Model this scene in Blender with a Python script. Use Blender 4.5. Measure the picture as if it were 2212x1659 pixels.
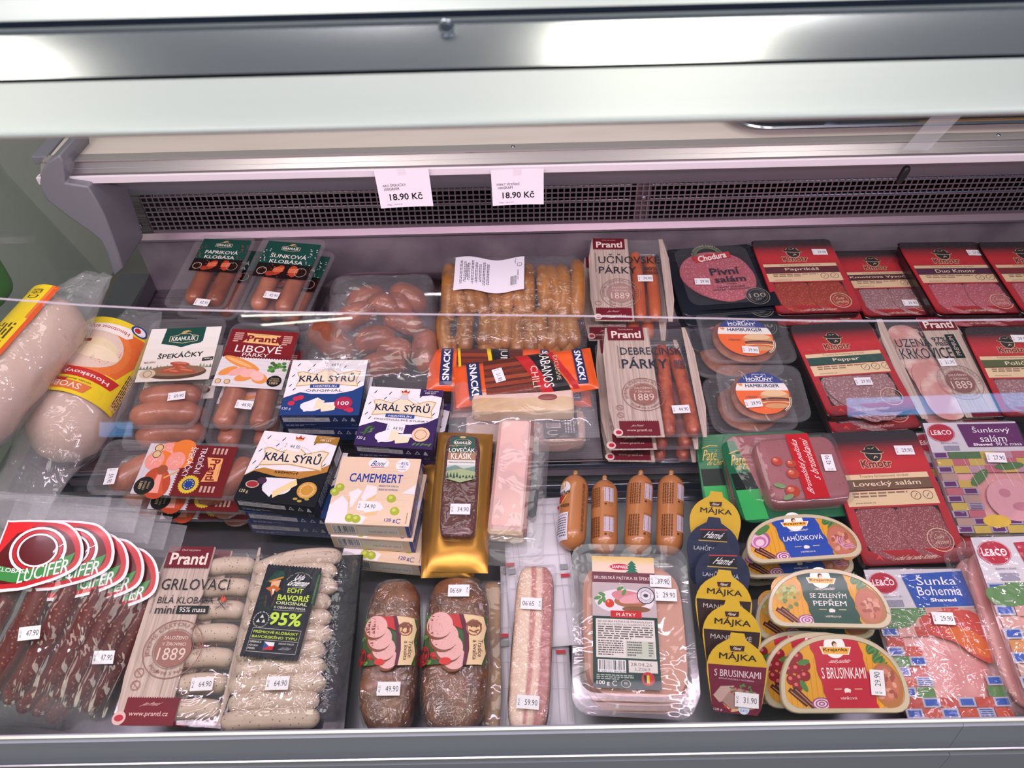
import bpy, math, random
import numpy as np
from mathutils import Vector, Matrix, noise
from mathutils.geometry import tessellate_polygon
for o in list(bpy.data.objects):
    bpy.data.objects.remove(o)
SC = bpy.context.scene
COL = SC.collection
R = math.radians
# ------------------------------------------------------------ camera, sky, lights, exposure
FPX = 1661.0
cam_d = bpy.data.cameras.new('camera')
cam = bpy.data.objects.new('camera', cam_d)
COL.objects.link(cam)
cam_d.sensor_width = 36
cam_d.lens = FPX / 2212 * 36
cam_d.clip_start = 0.02
CAM = Vector((0, 0, 0.92))
CR = Matrix.Rotation(R(0.65), 3, 'Z') @ Matrix.Rotation(R(45), 3, 'X') @ Matrix.Rotation(R(-1.7), 3, 'Z')
cam.matrix_world = Matrix.Translation(CAM) @ CR.to_4x4()
cam_d.dof.use_dof = True
cam_d.dof.focus_distance = 1.15
cam_d.dof.aperture_fstop = 8.0
SC.camera = cam
SC.cycles.transparent_max_bounces = 28
SC.cycles.max_bounces = 8
SC.view_settings.view_transform = 'Standard'
SC.view_settings.look = 'None'
SC.view_settings.exposure = -0.12
SC.view_settings.gamma = 1
SC.view_settings.use_curve_mapping = False
W = bpy.data.worlds.new('world')
SC.world = W
W.use_nodes = True
W.node_tree.nodes['Background'].inputs[0].default_value = (0.80, 0.86, 0.96, 1)
W.node_tree.nodes['Background'].inputs[1].default_value = 0.17


def lamp(name, loc, target, sx, sy, power, col, spread=180):
    d = bpy.data.lights.new(name, 'AREA')
    d.shape = 'RECTANGLE'
    d.size, d.size_y, d.energy, d.color = sx, sy, power, col
    d.spread = R(spread)
    o = bpy.data.objects.new(name, d)
    COL.objects.link(o)
    o.location = loc
    o.rotation_euler = (Vector(target) - Vector(loc)).to_track_quat('-Z', 'Y').to_euler()
    return o


def ray(px, py):
    return CR @ Vector(((px - 1106) / FPX, -(py - 829.5) / FPX, -1)).normalized()


def at(px, py, z=0.0):
    d = ray(px, py)
    return CAM + d * ((z - CAM.z) / d.z)


def aty(px, py, y):
    d = ray(px, py)
    return CAM + d * (y / d.y)


def proj(p):
    q = CR.transposed() @ (Vector(p) - CAM)
    return (1106 + FPX * q.x / -q.z, 829.5 - FPX * q.y / -q.z)


# meat-case strip light under the canopy (pinkish), ceiling panels of the shop behind the customer
lamp('canopy_strip_light', (0, 0.50, 0.70), (0, 0.95, 0.0), 1.9, 0.03, 10.5, (1.0, 0.76, 0.93))
lamp('ceiling_light', (-0.7, -0.25, 2.6), (-.1, 0.7, 0), 1.2, 0.6, 19, (1.0, 0.96, 0.88))
lamp('ceiling_light', (1.1, -0.3, 2.6), (0.2, 0.7, 0), 1.2, 0.6, 17, (1.0, 0.96, 0.88))
lamp('ceiling_light', (-0.2, 1.6, 2.6), (0, 0.9, 0), 1.6, 0.6, 13, (1.0, 0.96, 0.9))

# ------------------------------------------------------------ materials
def lin(c):
    return tuple((x / 12.92 if x <= 0.04045 else ((x + 0.055) / 1.055) ** 2.4) for x in c)


def hx(h):
    return lin(tuple(int(h[i:i + 2], 16) / 255 for i in (0, 2, 4)))


MATS = {}


def mat(name, col='808080', rough=0.5, metal=0.0, bump=0, bscale=50, var=None, vscale=8, spec=0.5, coat=0, stretch=None, thr=None, coatr=0.1, sss=0):
    """principled material; var = second colour mixed by noise; stretch = mapping scale"""
    if name in MATS:
        return MATS[name]
    m = bpy.data.materials.new(name)
    m.use_nodes = True
    n = m.node_tree.nodes
    l = m.node_tree.links
    p = n['Principled BSDF']
    p.inputs['Base Color'].default_value = (*hx(col), 1)
    p.inputs['Roughness'].default_value = rough
    p.inputs['Metallic'].default_value = metal
    p.inputs['Specular IOR Level'].default_value = spec
    p.inputs['Coat Weight'].default_value = coat
    p.inputs['Coat Roughness'].default_value = coatr
    tc = n.new('ShaderNodeTexCoord')
    mp = n.new('ShaderNodeMapping')
    l.new(tc.outputs['Object'], mp.inputs[0])
    if stretch:
        mp.inputs['Scale'].default_value = stretch
    if var:
        ns = n.new('ShaderNodeTexNoise')
        ns.inputs['Scale'].default_value = vscale
        ns.inputs['Detail'].default_value = 5
        l.new(mp.outputs[0], ns.inputs['Vector'])
        r = n.new('ShaderNodeValToRGB')
        a, b = thr or (0.35, 0.65)
        r.color_ramp.elements[0].position = a
        r.color_ramp.elements[1].position = b
        r.color_ramp.elements[0].color = (*hx(col), 1)
        r.color_ramp.elements[1].color = (*hx(var), 1)
        l.new(ns.outputs[0], r.inputs[0])
        l.new(r.outputs[0], p.inputs['Base Color'])
    if bump:
        nb = n.new('ShaderNodeTexNoise')
        nb.inputs['Scale'].default_value = bscale
        nb.inputs['Detail'].default_value = 3
        l.new(mp.outputs[0], nb.inputs['Vector'])
        bm = n.new('ShaderNodeBump')
        bm.inputs['Strength'].default_value = bump
        bm.inputs['Distance'].default_value = 0.004
        l.new(nb.outputs[0], bm.inputs['Height'])
        l.new(bm.outputs[0], p.inputs['Normal'])
        if coat:
            l.new(bm.outputs[0], p.inputs['Coat Normal'])
    MATS[name] = m
    return m


def film(name, haze=0.06, tint=(1, 1, 1), refl=0.06, edge=0.5, rough=0.12, bump=0.0, bscale=40, stretch=None, hcol=(0.9, 0.9, 0.95), dist=0.004):
    """thin clear plastic / glass sheet: transparent + glossy + faint milky haze"""
    if name in MATS:
        return MATS[name]
    m = bpy.data.materials.new(name)
    m.use_nodes = True
    n = m.node_tree.nodes
    l = m.node_tree.links
    n.remove(n['Principled BSDF'])
    out = n['Material Output']
    tr = n.new('ShaderNodeBsdfTransparent')
    tr.inputs[0].default_value = (*tint, 1)
    df = n.new('ShaderNodeBsdfDiffuse')
    df.inputs[0].default_value = (*hcol, 1)
    gl = n.new('ShaderNodeBsdfGlossy')
    gl.inputs['Roughness'].default_value = rough
    m1 = n.new('ShaderNodeMixShader')
    m1.inputs[0].default_value = haze * .55
    l.new(tr.outputs[0], m1.inputs[1])
    l.new(df.outputs[0], m1.inputs[2])
    lw = n.new('ShaderNodeLayerWeight')
    lw.inputs['Blend'].default_value = 0.5
    pw = n.new('ShaderNodeMath')
    pw.operation = 'POWER'
    pw.inputs[1].default_value = 3.0
    ml = n.new('ShaderNodeMath')
    ml.operation = 'MULTIPLY_ADD'
    ml.inputs[1].default_value = edge * .7
    ml.inputs[2].default_value = refl * .8
    l.new(lw.outputs['Facing'], pw.inputs[0])
    l.new(pw.outputs[0], ml.inputs[0])
    m2 = n.new('ShaderNodeMixShader')
    l.new(ml.outputs[0], m2.inputs[0])
    l.new(m1.outputs[0], m2.inputs[1])
    l.new(gl.outputs[0], m2.inputs[2])
    l.new(m2.outputs[0], out.inputs[0])
    if bump:
        tc = n.new('ShaderNodeTexCoord')
        mp = n.new('ShaderNodeMapping')
        if stretch:
            mp.inputs['Scale'].default_value = stretch
        l.new(tc.outputs['Object'], mp.inputs[0])
        nb = n.new('ShaderNodeTexNoise')
        nb.inputs['Scale'].default_value = bscale
        nb.inputs['Detail'].default_value = 2
        nb.inputs['Distortion'].default_value = 1.2
        l.new(mp.outputs[0], nb.inputs['Vector'])
        bm = n.new('ShaderNodeBump')
        bm.inputs['Strength'].default_value = bump
        bm.inputs['Distance'].default_value = dist
        l.new(nb.outputs[0], bm.inputs['Height'])
        l.new(bm.outputs[0], gl.inputs['Normal'])
        l.new(bm.outputs[0], lw.inputs['Normal'])
    MATS[name] = m
    return m


def printmat(name='print', rough=0.42, grain=False, metal=0, bump=0, coat=0.0):
    if name in MATS:
        return MATS[name]
    m = bpy.data.materials.new(name)
    m.use_nodes = True
    n = m.node_tree.nodes
    l = m.node_tree.links
    p = n['Principled BSDF']
    p.inputs['Roughness'].default_value = rough
    p.inputs['Metallic'].default_value = metal
    p.inputs['Coat Weight'].default_value = coat * .2
    p.inputs['Specular IOR Level'].default_value = .22
    at_ = n.new('ShaderNodeAttribute')
    at_.attribute_name = 'Col'
    src = at_.outputs['Color']
    tc = n.new('ShaderNodeTexCoord')
    if grain:
        mp = n.new('ShaderNodeMapping')
        mp.inputs['Scale'].default_value = (160, 4, 4)
        l.new(tc.outputs['Object'], mp.inputs[0])
        ns = n.new('ShaderNodeTexNoise')
        ns.inputs['Scale'].default_value = 2.5
        ns.inputs['Detail'].default_value = 6
        l.new(mp.outputs[0], ns.inputs['Vector'])
        r = n.new('ShaderNodeValToRGB')
        r.color_ramp.elements[0].position = 0.3
        r.color_ramp.elements[1].position = 0.7
        r.color_ramp.elements[0].color = (0.62, 0.58, 0.55, 1)
        r.color_ramp.elements[1].color = (1, 1, 1, 1)
        l.new(ns.outputs[0], r.inputs[0])
        mx = n.new('ShaderNodeMix')
        mx.data_type = 'RGBA'
        mx.blend_type = 'MULTIPLY'
        mx.inputs[0].default_value = 1
        l.new(src, mx.inputs[6])
        l.new(r.outputs[0], mx.inputs[7])
        src = mx.outputs[2]
    if bump:
        nb = n.new('ShaderNodeTexNoise')
        nb.inputs['Scale'].default_value = 35
        nb.inputs['Distortion'].default_value = 1
        l.new(tc.outputs['Object'], nb.inputs['Vector'])
        bm = n.new('ShaderNodeBump')
        bm.inputs['Strength'].default_value = bump
        bm.inputs['Distance'].default_value = 0.004
        l.new(nb.outputs[0], bm.inputs['Height'])
        l.new(bm.outputs[0], p.inputs['Normal'])
    l.new(src, p.inputs['Base Color'])
    MATS[name] = m
    return m


def meat(name, base, spots, scale=260, thr=(0.10, 0.30), rough=0.4, dark=None, bump=0.15):
    """minced meat: voronoi fat specks over a noisy base"""
    if name in MATS:
        return MATS[name]
    m = bpy.data.materials.new(name)
    m.use_nodes = True
    n = m.node_tree.nodes
    l = m.node_tree.links
    p = n['Principled BSDF']
    p.inputs['Roughness'].default_value = rough
    p.inputs['Specular IOR Level'].default_value = .25
    tc = n.new('ShaderNodeTexCoord')
    ns = n.new('ShaderNodeTexNoise')
    ns.inputs['Scale'].default_value = 60
    ns.inputs['Detail'].default_value = 4
    l.new(tc.outputs['Object'], ns.inputs['Vector'])
    mx = n.new('ShaderNodeMix')
    mx.data_type = 'RGBA'
    mx.inputs[6].default_value = (*hx(base), 1)
    mx.inputs[7].default_value = (*hx(dark or base), 1)
    l.new(ns.outputs[0], mx.inputs[0])
    vo = n.new('ShaderNodeTexVoronoi')
    vo.inputs['Scale'].default_value = scale
    l.new(tc.outputs['Object'], vo.inputs['Vector'])
    r = n.new('ShaderNodeValToRGB')
    r.color_ramp.elements[0].position = thr[0]
    r.color_ramp.elements[1].position = thr[1]
    r.color_ramp.elements[0].color = (1, 1, 1, 1)
    r.color_ramp.elements[1].color = (0, 0, 0, 1)
    l.new(vo.outputs['Distance'], r.inputs[0])
    m2 = n.new('ShaderNodeMix')
    m2.data_type = 'RGBA'
    l.new(r.outputs[0], m2.inputs[0])
    l.new(mx.outputs[2], m2.inputs[6])
    m2.inputs[7].default_value = (*hx(spots), 1)
    l.new(m2.outputs[2], p.inputs['Base Color'])
    bm = n.new('ShaderNodeBump')
    bm.inputs['Strength'].default_value = bump
    bm.inputs['Distance'].default_value = 0.002
    l.new(ns.outputs[0], bm.inputs['Height'])
    l.new(bm.outputs[0], p.inputs['Normal'])
    MATS[name] = m
    return m


# ------------------------------------------------------------ object helpers
def mesh(name, V, F, smooth=False):
    m = bpy.data.meshes.new(name)
    m.from_pydata([tuple(v) for v in V], [], F)
    m.validate()
    if smooth:
        m.shade_smooth()
    return m


def obj(name, me, m=None, parent=None, kind=None, label=None, smooth_angle=None):
    if m and not me.materials:
        me.materials.append(m)
    if smooth_angle:
        me.shade_smooth()
        me.set_sharp_from_angle(angle=R(smooth_angle))
    o = bpy.data.objects.new(name, me)
    COL.objects.link(o)
    if parent:
        o.parent = parent
    if kind:
        o['kind'] = kind
    if label:
        o['label'] = label
    return o


def tag(o, label, cat, group=None):
    o['label'] = label
    o['category'] = cat
    if group:
        o['group'] = group
    return o


def thing(name, M, label, cat, group=None):
    o = bpy.data.objects.new(name, None)
    COL.objects.link(o)
    o.empty_display_size = 0.02
    o.matrix_world = M
    return tag(o, label, cat, group)


KIDS = {}


def kids(o):
    return [c for c in bpy.data.objects if c.parent == o]


def dup(root, dx, dy, dz, label, rz=0, group=None, skip=(), world=False):
    """copy of a thing with its parts and sub-parts, moved in the thing's own frame"""
    r = root.copy()
    COL.objects.link(r)
    L = Matrix.Translation((dx, dy, dz)) @ Matrix.Rotation(R(rz), 4, 'Z')
    r.matrix_world = (L @ root.matrix_world) if world else (root.matrix_world @ L)
    r['label'] = label
    if group:
        r['group'] = group
        root['group'] = group
    for ch in kids(root):
        if ch.name.split('.')[0] in skip:
            continue
        c = ch.copy()
        COL.objects.link(c)
        c.parent = r
        for g in kids(ch):
            d = g.copy()
            COL.objects.link(d)
            d.parent = c
    return r


Z = {'1': (0, 200, .339), '2': (700, 200, .339), '3': (1400, 200, .3671), '4': (0, 500, .3375), '5': (600, 500, .3375),
     '6': (1200, 500, .3014), '7': (1650, 500, .3014), '8': (0, 900, .4219), '9': (480, 850, .3255), '10': (450, 1150, .3067),
     '11': (1050, 950, .2713), '12': (1050, 1150, .3067), '13': (1450, 880, .3445), '14': (1450, 1200, .3445),
     '15': (1440, 1040, .3136), '16': (0, 1040, .3496), '17': (900, 720, .1899), '18': (1980, 880, .4336), '0': (0, 0, 1)}


def Q(z, *pts):
    ox, oy, s = Z[z]
    return [(ox + x * s, oy + y * s) for x, y in pts]


def fit(q, z, tilt=5, roll=0, wt=1.0, H=None, Wd=None):
    """rectangle (size and pose) whose corners look like q; its centre lies at height z. Returns matrix, W, H"""
    q = np.array(q, float)
    a, b, c, d = q
    den = (a[0] - c[0]) * (b[1] - d[1]) - (a[1] - c[1]) * (b[0] - d[0])
    t = ((a[0] - b[0]) * (b[1] - d[1]) - (a[1] - b[1]) * (b[0] - d[0])) / den
    c0 = a + t * (c - a)
    C0 = at(c0[0], c0[1], z)
    P = [at(x, y, z) for x, y in q]
    u = (P[1] - P[0] + P[2] - P[3]) / 2
    v = (P[0] - P[3] + P[1] - P[2]) / 2
    x0 = np.array([C0.x, C0.y, math.atan2(u.y, u.x), u.length, v.length, R(tilt), R(roll)])
    Rc = np.array(CR)
    cc = np.array(CAM)

    def frame(x):
        cy, sy = math.cos(x[2]), math.sin(x[2])
        ca, sa = math.cos(x[5]), math.sin(x[5])
        cb, sb = math.cos(x[6]), math.sin(x[6])
        Ry = np.array([[cy, -sy, 0], [sy, cy, 0], [0, 0, 1]])
        Rx = np.array([[1, 0, 0], [0, ca, -sa], [0, sa, ca]])
        Rr = np.array([[cb, 0, sb], [0, 1, 0], [-sb, 0, cb]])
        return Ry @ Rx @ Rr

    def res(x):
        F = frame(x)
        r = []
        for (sx, sy), tp in zip(((-1, 1), (1, 1), (1, -1), (-1, -1)), q):
            p = np.array([x[0], x[1], z]) + F @ np.array([sx * x[3] / 2, sy * x[4] / 2, 0])
            k = Rc.T @ (p - cc)
            r += [1106 + FPX * k[0] / -k[2] - tp[0], 829.5 - FPX * k[1] / -k[2] - tp[1]]
        r += [(x[5] - R(tilt)) * 80 * wt, (x[6] - R(roll)) * 120 * wt]
        if H:
            r.append((x[4] - H) * 3000)
        if Wd:
            r.append((x[3] - Wd) * 3000)
        return np.array(r)
    x = x0
    for it in range(12):
        r0 = res(x)
        J = np.zeros((len(r0), 7))
        for i in range(7):
            h = 1e-5
            y = x.copy()
            y[i] += h
            J[:, i] = (res(y) - r0) / h
        x = x - np.linalg.lstsq(J.T @ J + 1e-3 * np.eye(7), J.T @ r0, rcond=None)[0]
    F = frame(x)
    M = Matrix.Translation((x[0], x[1], z)) @ Matrix([list(F[0]), list(F[1]), list(F[2])]).to_4x4()
    FITLOG.append((x[3], x[4], math.degrees(x[5]), math.degrees(x[6]), float(np.abs(res(x)[:8]).max())))
    return M, float(x[3]), float(x[4])


FITLOG = []


def base(M, t):
    return M @ Matrix.Translation((0, 0, -t))


# ------------------------------------------------------------ printed artwork on labels
FONTS = {}


def font(k):
    return None


_tx = {}
_tc = bpy.data.curves.new('lettering', 'FONT')
_to = bpy.data.objects.new('lettering', _tc)


def glyphs(s, bold=0.0):
    """list of copies (nudged sideways for heavier strokes) sharing one face list"""
    key = (s, bold)
    if key in _tx:
        return _tx[key]
    _tc.body = s
    _tc.resolution_u = 2
    m = _to.to_mesh()
    nv = len(m.vertices)
    if nv == 0:
        _tx[key] = ([], [])
        return _tx[key]
    co = np.empty(nv * 3)
    m.vertices.foreach_get('co', co)
    co = co.reshape(-1, 3)[:, :2]
    F = [tuple(p.vertices) for p in m.polygons]
    q, r_ = (1, 0) if bold < .015 else (2, .010) if bold < .025 else (4, bold * .6) if bold < .1 else (10, bold * .55)
    cs = []
    for k in range(q):
        an = 2 * math.pi * (k + (0 if q == 2 else .5)) / q
        cs.append(co + np.array([math.cos(an), math.sin(an)]) * r_)
    al = np.concatenate(cs)
    lo, hi = al.min(0), al.max(0)
    cs = [((c - lo) / np.maximum(hi - lo, 1e-6)).tolist() for c in cs]
    _to.to_mesh_clear()
    _tx[key] = (cs, F)
    return _tx[key]


def smooth(pts, n=5):
    out = []
    N = len(pts)
    for i in range(N):
        p0, p1, p2, p3 = pts[i - 1], pts[i], pts[(i + 1) % N], pts[(i + 2) % N]
        for k in range(n):
            t = k / n
            out.append(tuple(.5 * (2 * b + (c - a_) * t + (2 * a_ - 5 * b + 4 * c - d) * t * t + (3 * b - a_ - 3 * c + d) * t ** 3) for a_, b, c, d in zip(p0, p1, p2, p3)))
    return out


class Art:
    def __init__(s, W, H, z=0.0, x=0.0, y=0.0, warp=None, rot=0, dz=1.6e-5):
        s.W, s.H, s.z, s.x, s.y, s.warp, s.rot, s.dz = W, H, z, x, y, warp, R(rot), (6e-5 if warp else dz)
        s.V, s.F, s.C, s.k = [], [], [], 0
        s.rng = random.Random(5)

    def p(s, u, v):
        x, y = -s.W / 2 + u * s.W, s.H / 2 - v * s.H
        if s.rot:
            c, n = math.cos(s.rot), math.sin(s.rot)
            x, y = x * c - y * n, x * n + y * c
        h = s.z + s.k * s.dz
        if s.warp:
            return s.warp(s.x + x, s.y + y, h)
        return (s.x + x, s.y + y, h)

    def add(s, pts, faces, col):
        i = len(s.V)
        s.V += [s.p(u, v) for u, v in pts]
        c = hx(col) if isinstance(col, str) else col
        if s.warp:
            # follow the curved surface: split long triangles
            pts = [tuple(p) for p in pts]
            del s.V[i:]
            tris = []
            for f in faces:
                for k in range(1, len(f) - 1):
                    tris.append((f[0], f[k], f[k + 1]))
            lim = .0075
            for _ in range(5):
                mids, out, done = {}, [], True

                def md(p, q):
                    key = (min(p, q), max(p, q))
                    if key not in mids:
                        L = math.hypot((pts[p][0] - pts[q][0]) * s.W, (pts[p][1] - pts[q][1]) * s.H)
                        if L <= lim:
                            mids[key] = None
                        else:
                            mids[key] = len(pts)
                            pts.append(((pts[p][0] + pts[q][0]) / 2, (pts[p][1] + pts[q][1]) / 2))
                    return mids[key]
                for (p, q, r) in tris:
                    x, y, z = md(p, q), md(q, r), md(r, p)
                    m = [v is not None for v in (x, y, z)]
                    if not any(m):
                        out.append((p, q, r))
                        continue
                    done = False
                    if all(m):
                        out += [(p, x, z), (x, q, y), (z, y, r), (x, y, z)]
                    elif m == [1, 0, 0]:
                        out += [(p, x, r), (x, q, r)]
                    elif m == [0, 1, 0]:
                        out += [(p, q, y), (p, y, r)]
                    elif m == [0, 0, 1]:
                        out += [(p, q, z), (z, q, r)]
                    elif m == [1, 1, 0]:
                        out += [(x, q, y), (p, x, y), (p, y, r)]
                    elif m == [0, 1, 1]:
                        out += [(z, y, r), (p, q, y), (p, y, z)]
                    else:
                        out += [(p, x, z), (x, q, r), (x, r, z)]
                tris = out
                if done:
                    break
            s.V += [s.p(u, v) for u, v in pts]
            faces = tris
        for f in faces:
            a, b, d = (s.V[i + f[0]], s.V[i + f[1]], s.V[i + f[2]])
            nz = (b[0] - a[0]) * (d[1] - a[1]) - (b[1] - a[1]) * (d[0] - a[0])
            f = [i + k for k in f]
            if nz < 0 and not s.warp:
                f.reverse()
            s.F.append(f)
            s.C.append((c, len(f)))

    def up(s):
        s.k += 1
        return s

    def rect(s, u0, v0, u1, v1, col, n=1):
        s.k += 1
        s.add([(u0, v0), (u0, v1), (u1, v1), (u1, v0)], [(0, 1, 2, 3)], col)

    def poly(s, pts, col, st=1):
        s.k += st
        t = tessellate_polygon([[Vector((a, b, 0)) for a, b in pts]])
        s.add(pts, [tuple(x) for x in t], col)

    def ell(s, u, v, ru, rv=None, col='ffffff', n=20, a0=0, a1=360, rot=0):
        """ru in widths; rv in widths too unless given"""
        rv = ru if rv is None else rv
        k = s.W / s.H
        c, sn = math.cos(R(rot)), math.sin(R(rot))
        pts = []
        for i in range(n + (a1 - a0 < 360)):
            a = R(a0 + (a1 - a0) * i / n)
            x, y = ru * math.cos(a), rv * math.sin(a)
            pts.append((u + x * c - y * sn, v - (x * sn + y * c) * k))
        s.poly(pts, col, 1 if ru >= .03 else .06)

    def ring(s, u, v, r0, r1, col, n=28, ry=1.0, a0=0, a1=360):
        s.k += 1
        k = s.W / s.H
        pts, fs = [], []
        for i in range(n + 1):
            a = R(a0 + (a1 - a0) * i / n)
            for r in (r0, r1):
                pts.append((u + r * math.cos(a), v - r * ry * math.sin(a) * k))
        for i in range(n):
            fs.append((2 * i, 2 * i + 1, 2 * i + 3, 2 * i + 2))
        s.add(pts, fs, col)

    def line(s, pts, w, col):
        """polyline, width w in widths"""
        s.k += .3 if w < .012 else 1
        k = s.W / s.H
        for (a, b), (c, d) in zip(pts, pts[1:]):
            dx, dy = (c - a), (d - b) / k
            L = math.hypot(dx, dy) or 1
            nx, ny = -dy / L * w / 2, dx / L * w / 2 * k
            s.add([(a + nx, b + ny), (c + nx, d + ny), (c - nx, d - ny), (a - nx, b - ny)], [(0, 1, 2, 3)], col)

    def grad(s, u0, v0, u1, v1, cols, n=14, rr=0.0, top=True, bot=False):
        """horizontal bands fading through cols; rr = corner radius in widths"""
        s.k += 1
        cs = [hx(c) for c in cols]
        k = s.W / s.H
        for i in range(n):
            va, vb = v0 + (v1 - v0) * i / n, v0 + (v1 - v0) * (i + 1) / n
            t = (i + .5) / n * (len(cs) - 1)
            j = min(int(t), len(cs) - 2)
            c = tuple(cs[j][q] * (1 - (t - j)) + cs[j + 1][q] * (t - j) for q in range(3))
            e = []
            for v in (va, vb):
                d = 0
                if rr:
                    y = 1e9
                    if top:
                        y = min(y, (v) / k)
                    if bot:
                        y = min(y, (1 - v) / k)
                    if y < rr:
                        d = rr - math.sqrt(max(0, rr * rr - (rr - y) ** 2))
                e.append(d)
            s.add([(max(u0, e[0]), va), (max(u0, e[1]), vb), (min(u1, 1 - e[1]), vb), (min(u1, 1 - e[0]), va)], [(0, 1, 2, 3)], c)

    def text(s, t, u, v, w, h, col, rot=0, bold=0.02, it=0.0, sl=0.0, arch=0.0):
        cs, F = glyphs(t, bold)
        for co in cs:
            s.k += .5
            pts = []
            for x, y in co:
                if it:
                    x = x * (1 - it) + it * y
                if rot == 0:
                    P = (u + w * x, v + h * (1 - y) - sl * (x - .5) + arch * (2 * x - 1) ** 2)
                elif rot == 90:
                    P = (u + w * (1 - y), v + h * (1 - x))
                elif rot == -90:
                    P = (u + w * y, v + h * x)
                else:
                    P = (u + w * (1 - x), v + h * y)
                pts.append(P)
            s.add(pts, F, col)

    def atext(s, t, u, v, r, h, a0, a1, col, bold=0.01, inward=False):
        """text along an arc; r, h in widths; angles counter-clockwise from +x"""
        k = s.W / s.H
        cs, F = glyphs(t, bold)
        for co in cs:
            s.k += .5
            pts = []
            for x, y in co:
                a = R(a0 + (a1 - a0) * x)
                q = r + h * y if not inward else r + h * (1 - y)
                pts.append((u + q * math.cos(a), v - q * math.sin(a) * k))
            s.add(pts, F, col)

    def micro(s, u, v, w, h, n, col, fill=0.55, rot=0):
        """n rows of tiny unreadable words"""
        s.k += 1
        if rot:
            for i in range(n):
                x = u + w * i / n
                y = v
                while y < v + h:
                    L = h * s.rng.uniform(.05, .16)
                    y1 = min(v + h, y + L)
                    s.add([(x, y), (x, y1), (x + w / n * fill, y1), (x + w / n * fill, y)], [(0, 1, 2, 3)], col)
                    y = y1 + h * .025
            return
        for i in range(n):
            y = v + h * i / n
            x = u
            end = u + w * (1 if i < n - 1 else .6)
            while x < end:
                L = w * s.rng.uniform(.05, .16)
                x1 = min(end, x + L)
                s.add([(x, y), (x, y + h / n * fill), (x1, y + h / n * fill), (x1, y)], [(0, 1, 2, 3)], col)
                x = x1 + w * .025

    def bars(s, u, v, w, h, col='222222', bg='e8e6e8', num=None, rot=0):
        s.rect(u, v, u + w, v + h, bg)
        s.k += 1
        t = 0.04
        hh = .8 if num else .92
        while t < 0.94:
            b = s.rng.choice((.012, .012, .022, .034))
            if rot:
                s.add([(u + w * .04, v + h * t), (u + w * .04, v + h * (t + b)), (u + w * hh, v + h * (t + b)), (u + w * hh, v + h * t)], [(0, 1, 2, 3)], col)
            else:
                s.add([(u + w * t, v + h * .05), (u + w * t, v + h * hh), (u + w * (t + b), v + h * hh), (u + w * (t + b), v + h * .05)], [(0, 1, 2, 3)], col)
            t += b + s.rng.choice((.012, .02, .03))
        if num:
            s.text(num, u + w * .02, v + h * .84, w * .96, h * .15, col)

    def zig(s, u0, u1, v, n, d, col):
        s.k += 1
        w = (u1 - u0) / n
        for i in range(n):
            s.add([(u0 + i * w, v), (u0 + (i + .5) * w, v + d), (u0 + (i + 1) * w, v)], [(0, 1, 2)], col)

    def build(s, name, parent, m=None, label=None):
        me = bpy.data.meshes.new(name)
        me.from_pydata(s.V, [], s.F)
        ca = me.color_attributes.new('Col', 'FLOAT_COLOR', 'CORNER')
        buf = []
        for c, n in s.C:
            buf += [c[0], c[1], c[2], 1.0] * n
        ca.data.foreach_set('color', buf)
        return obj(name, me, m or printmat(), parent, label=label)


# ------------------------------------------------------------ shape helpers
def rr(W, H, r, n=5, cx=0, cy=0):
    r = min(r, W / 2 - 1e-4, H / 2 - 1e-4)
    P = []
    for (sx, sy, a0) in ((1, 1, 0), (-1, 1, 90), (-1, -1, 180), (1, -1, 270)):
        for i in range(n + 1):
            a = R(a0 + 90 * i / n)
            P.append((cx + sx * (W / 2 - r) + r * math.cos(a), cy + sy * (H / 2 - r) + r * math.sin(a)))
    return P


def loft(loops, cap0=True, cap1=True):
    """loops: list of lists of 3-D points of equal count"""
    V = [p for L in loops for p in L]
    n = len(loops[0])
    F = []
    for k in range(len(loops) - 1):
        for i in range(n):
            j = (i + 1) % n
            F.append((k * n + i, k * n + j, (k + 1) * n + j, (k + 1) * n + i))
    if cap0:
        F.append(tuple(reversed(range(n))))
    if cap1:
        F.append(tuple(range((len(loops) - 1) * n, len(loops) * n)))
    return V, F


def L3(P, z):
    return [(x, y, z) for x, y in P]


def slab(name, W, H, z0, z1, r, m, parent, bev=0.001, label=None, cx=0, cy=0):
    P = [L3(rr(W - 2 * bev, H - 2 * bev, max(r - bev, 1e-4), 5, cx, cy), z0), L3(rr(W, H, r, 5, cx, cy), z0 + bev),
         L3(rr(W, H, r, 5, cx, cy), z1 - bev), L3(rr(W - 2 * bev, H - 2 * bev, max(r - bev, 1e-4), 5, cx, cy), z1)]
    V, F = loft(P)
    return obj(name, mesh(name, V, F), m, parent, label=label, smooth_angle=40)


def trayshell(name, W, H, t, r, fl, m, parent, taper=0.008, label=None, ribs=0):
    """open thermoformed tray with a flange at the top"""
    P = [L3(rr(W - 2 * fl - 2 * taper - .008, H - 2 * fl - 2 * taper - .008, r * .6), 0),
         L3(rr(W - 2 * fl - 2 * taper, H - 2 * fl - 2 * taper, r * .8), 0.004),
         L3(rr(W - 2 * fl - .002, H - 2 * fl - .002, r), t - .003), L3(rr(W - 2 * fl, H - 2 * fl, r), t - .001),
         L3(rr(W, H, r + fl * .6), t - .001), L3(rr(W, H, r + fl * .6), t)]
    V, F = loft(P, True, False)
    return obj(name, mesh(name, V, F), m, parent, label=label, smooth_angle=50)


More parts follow.
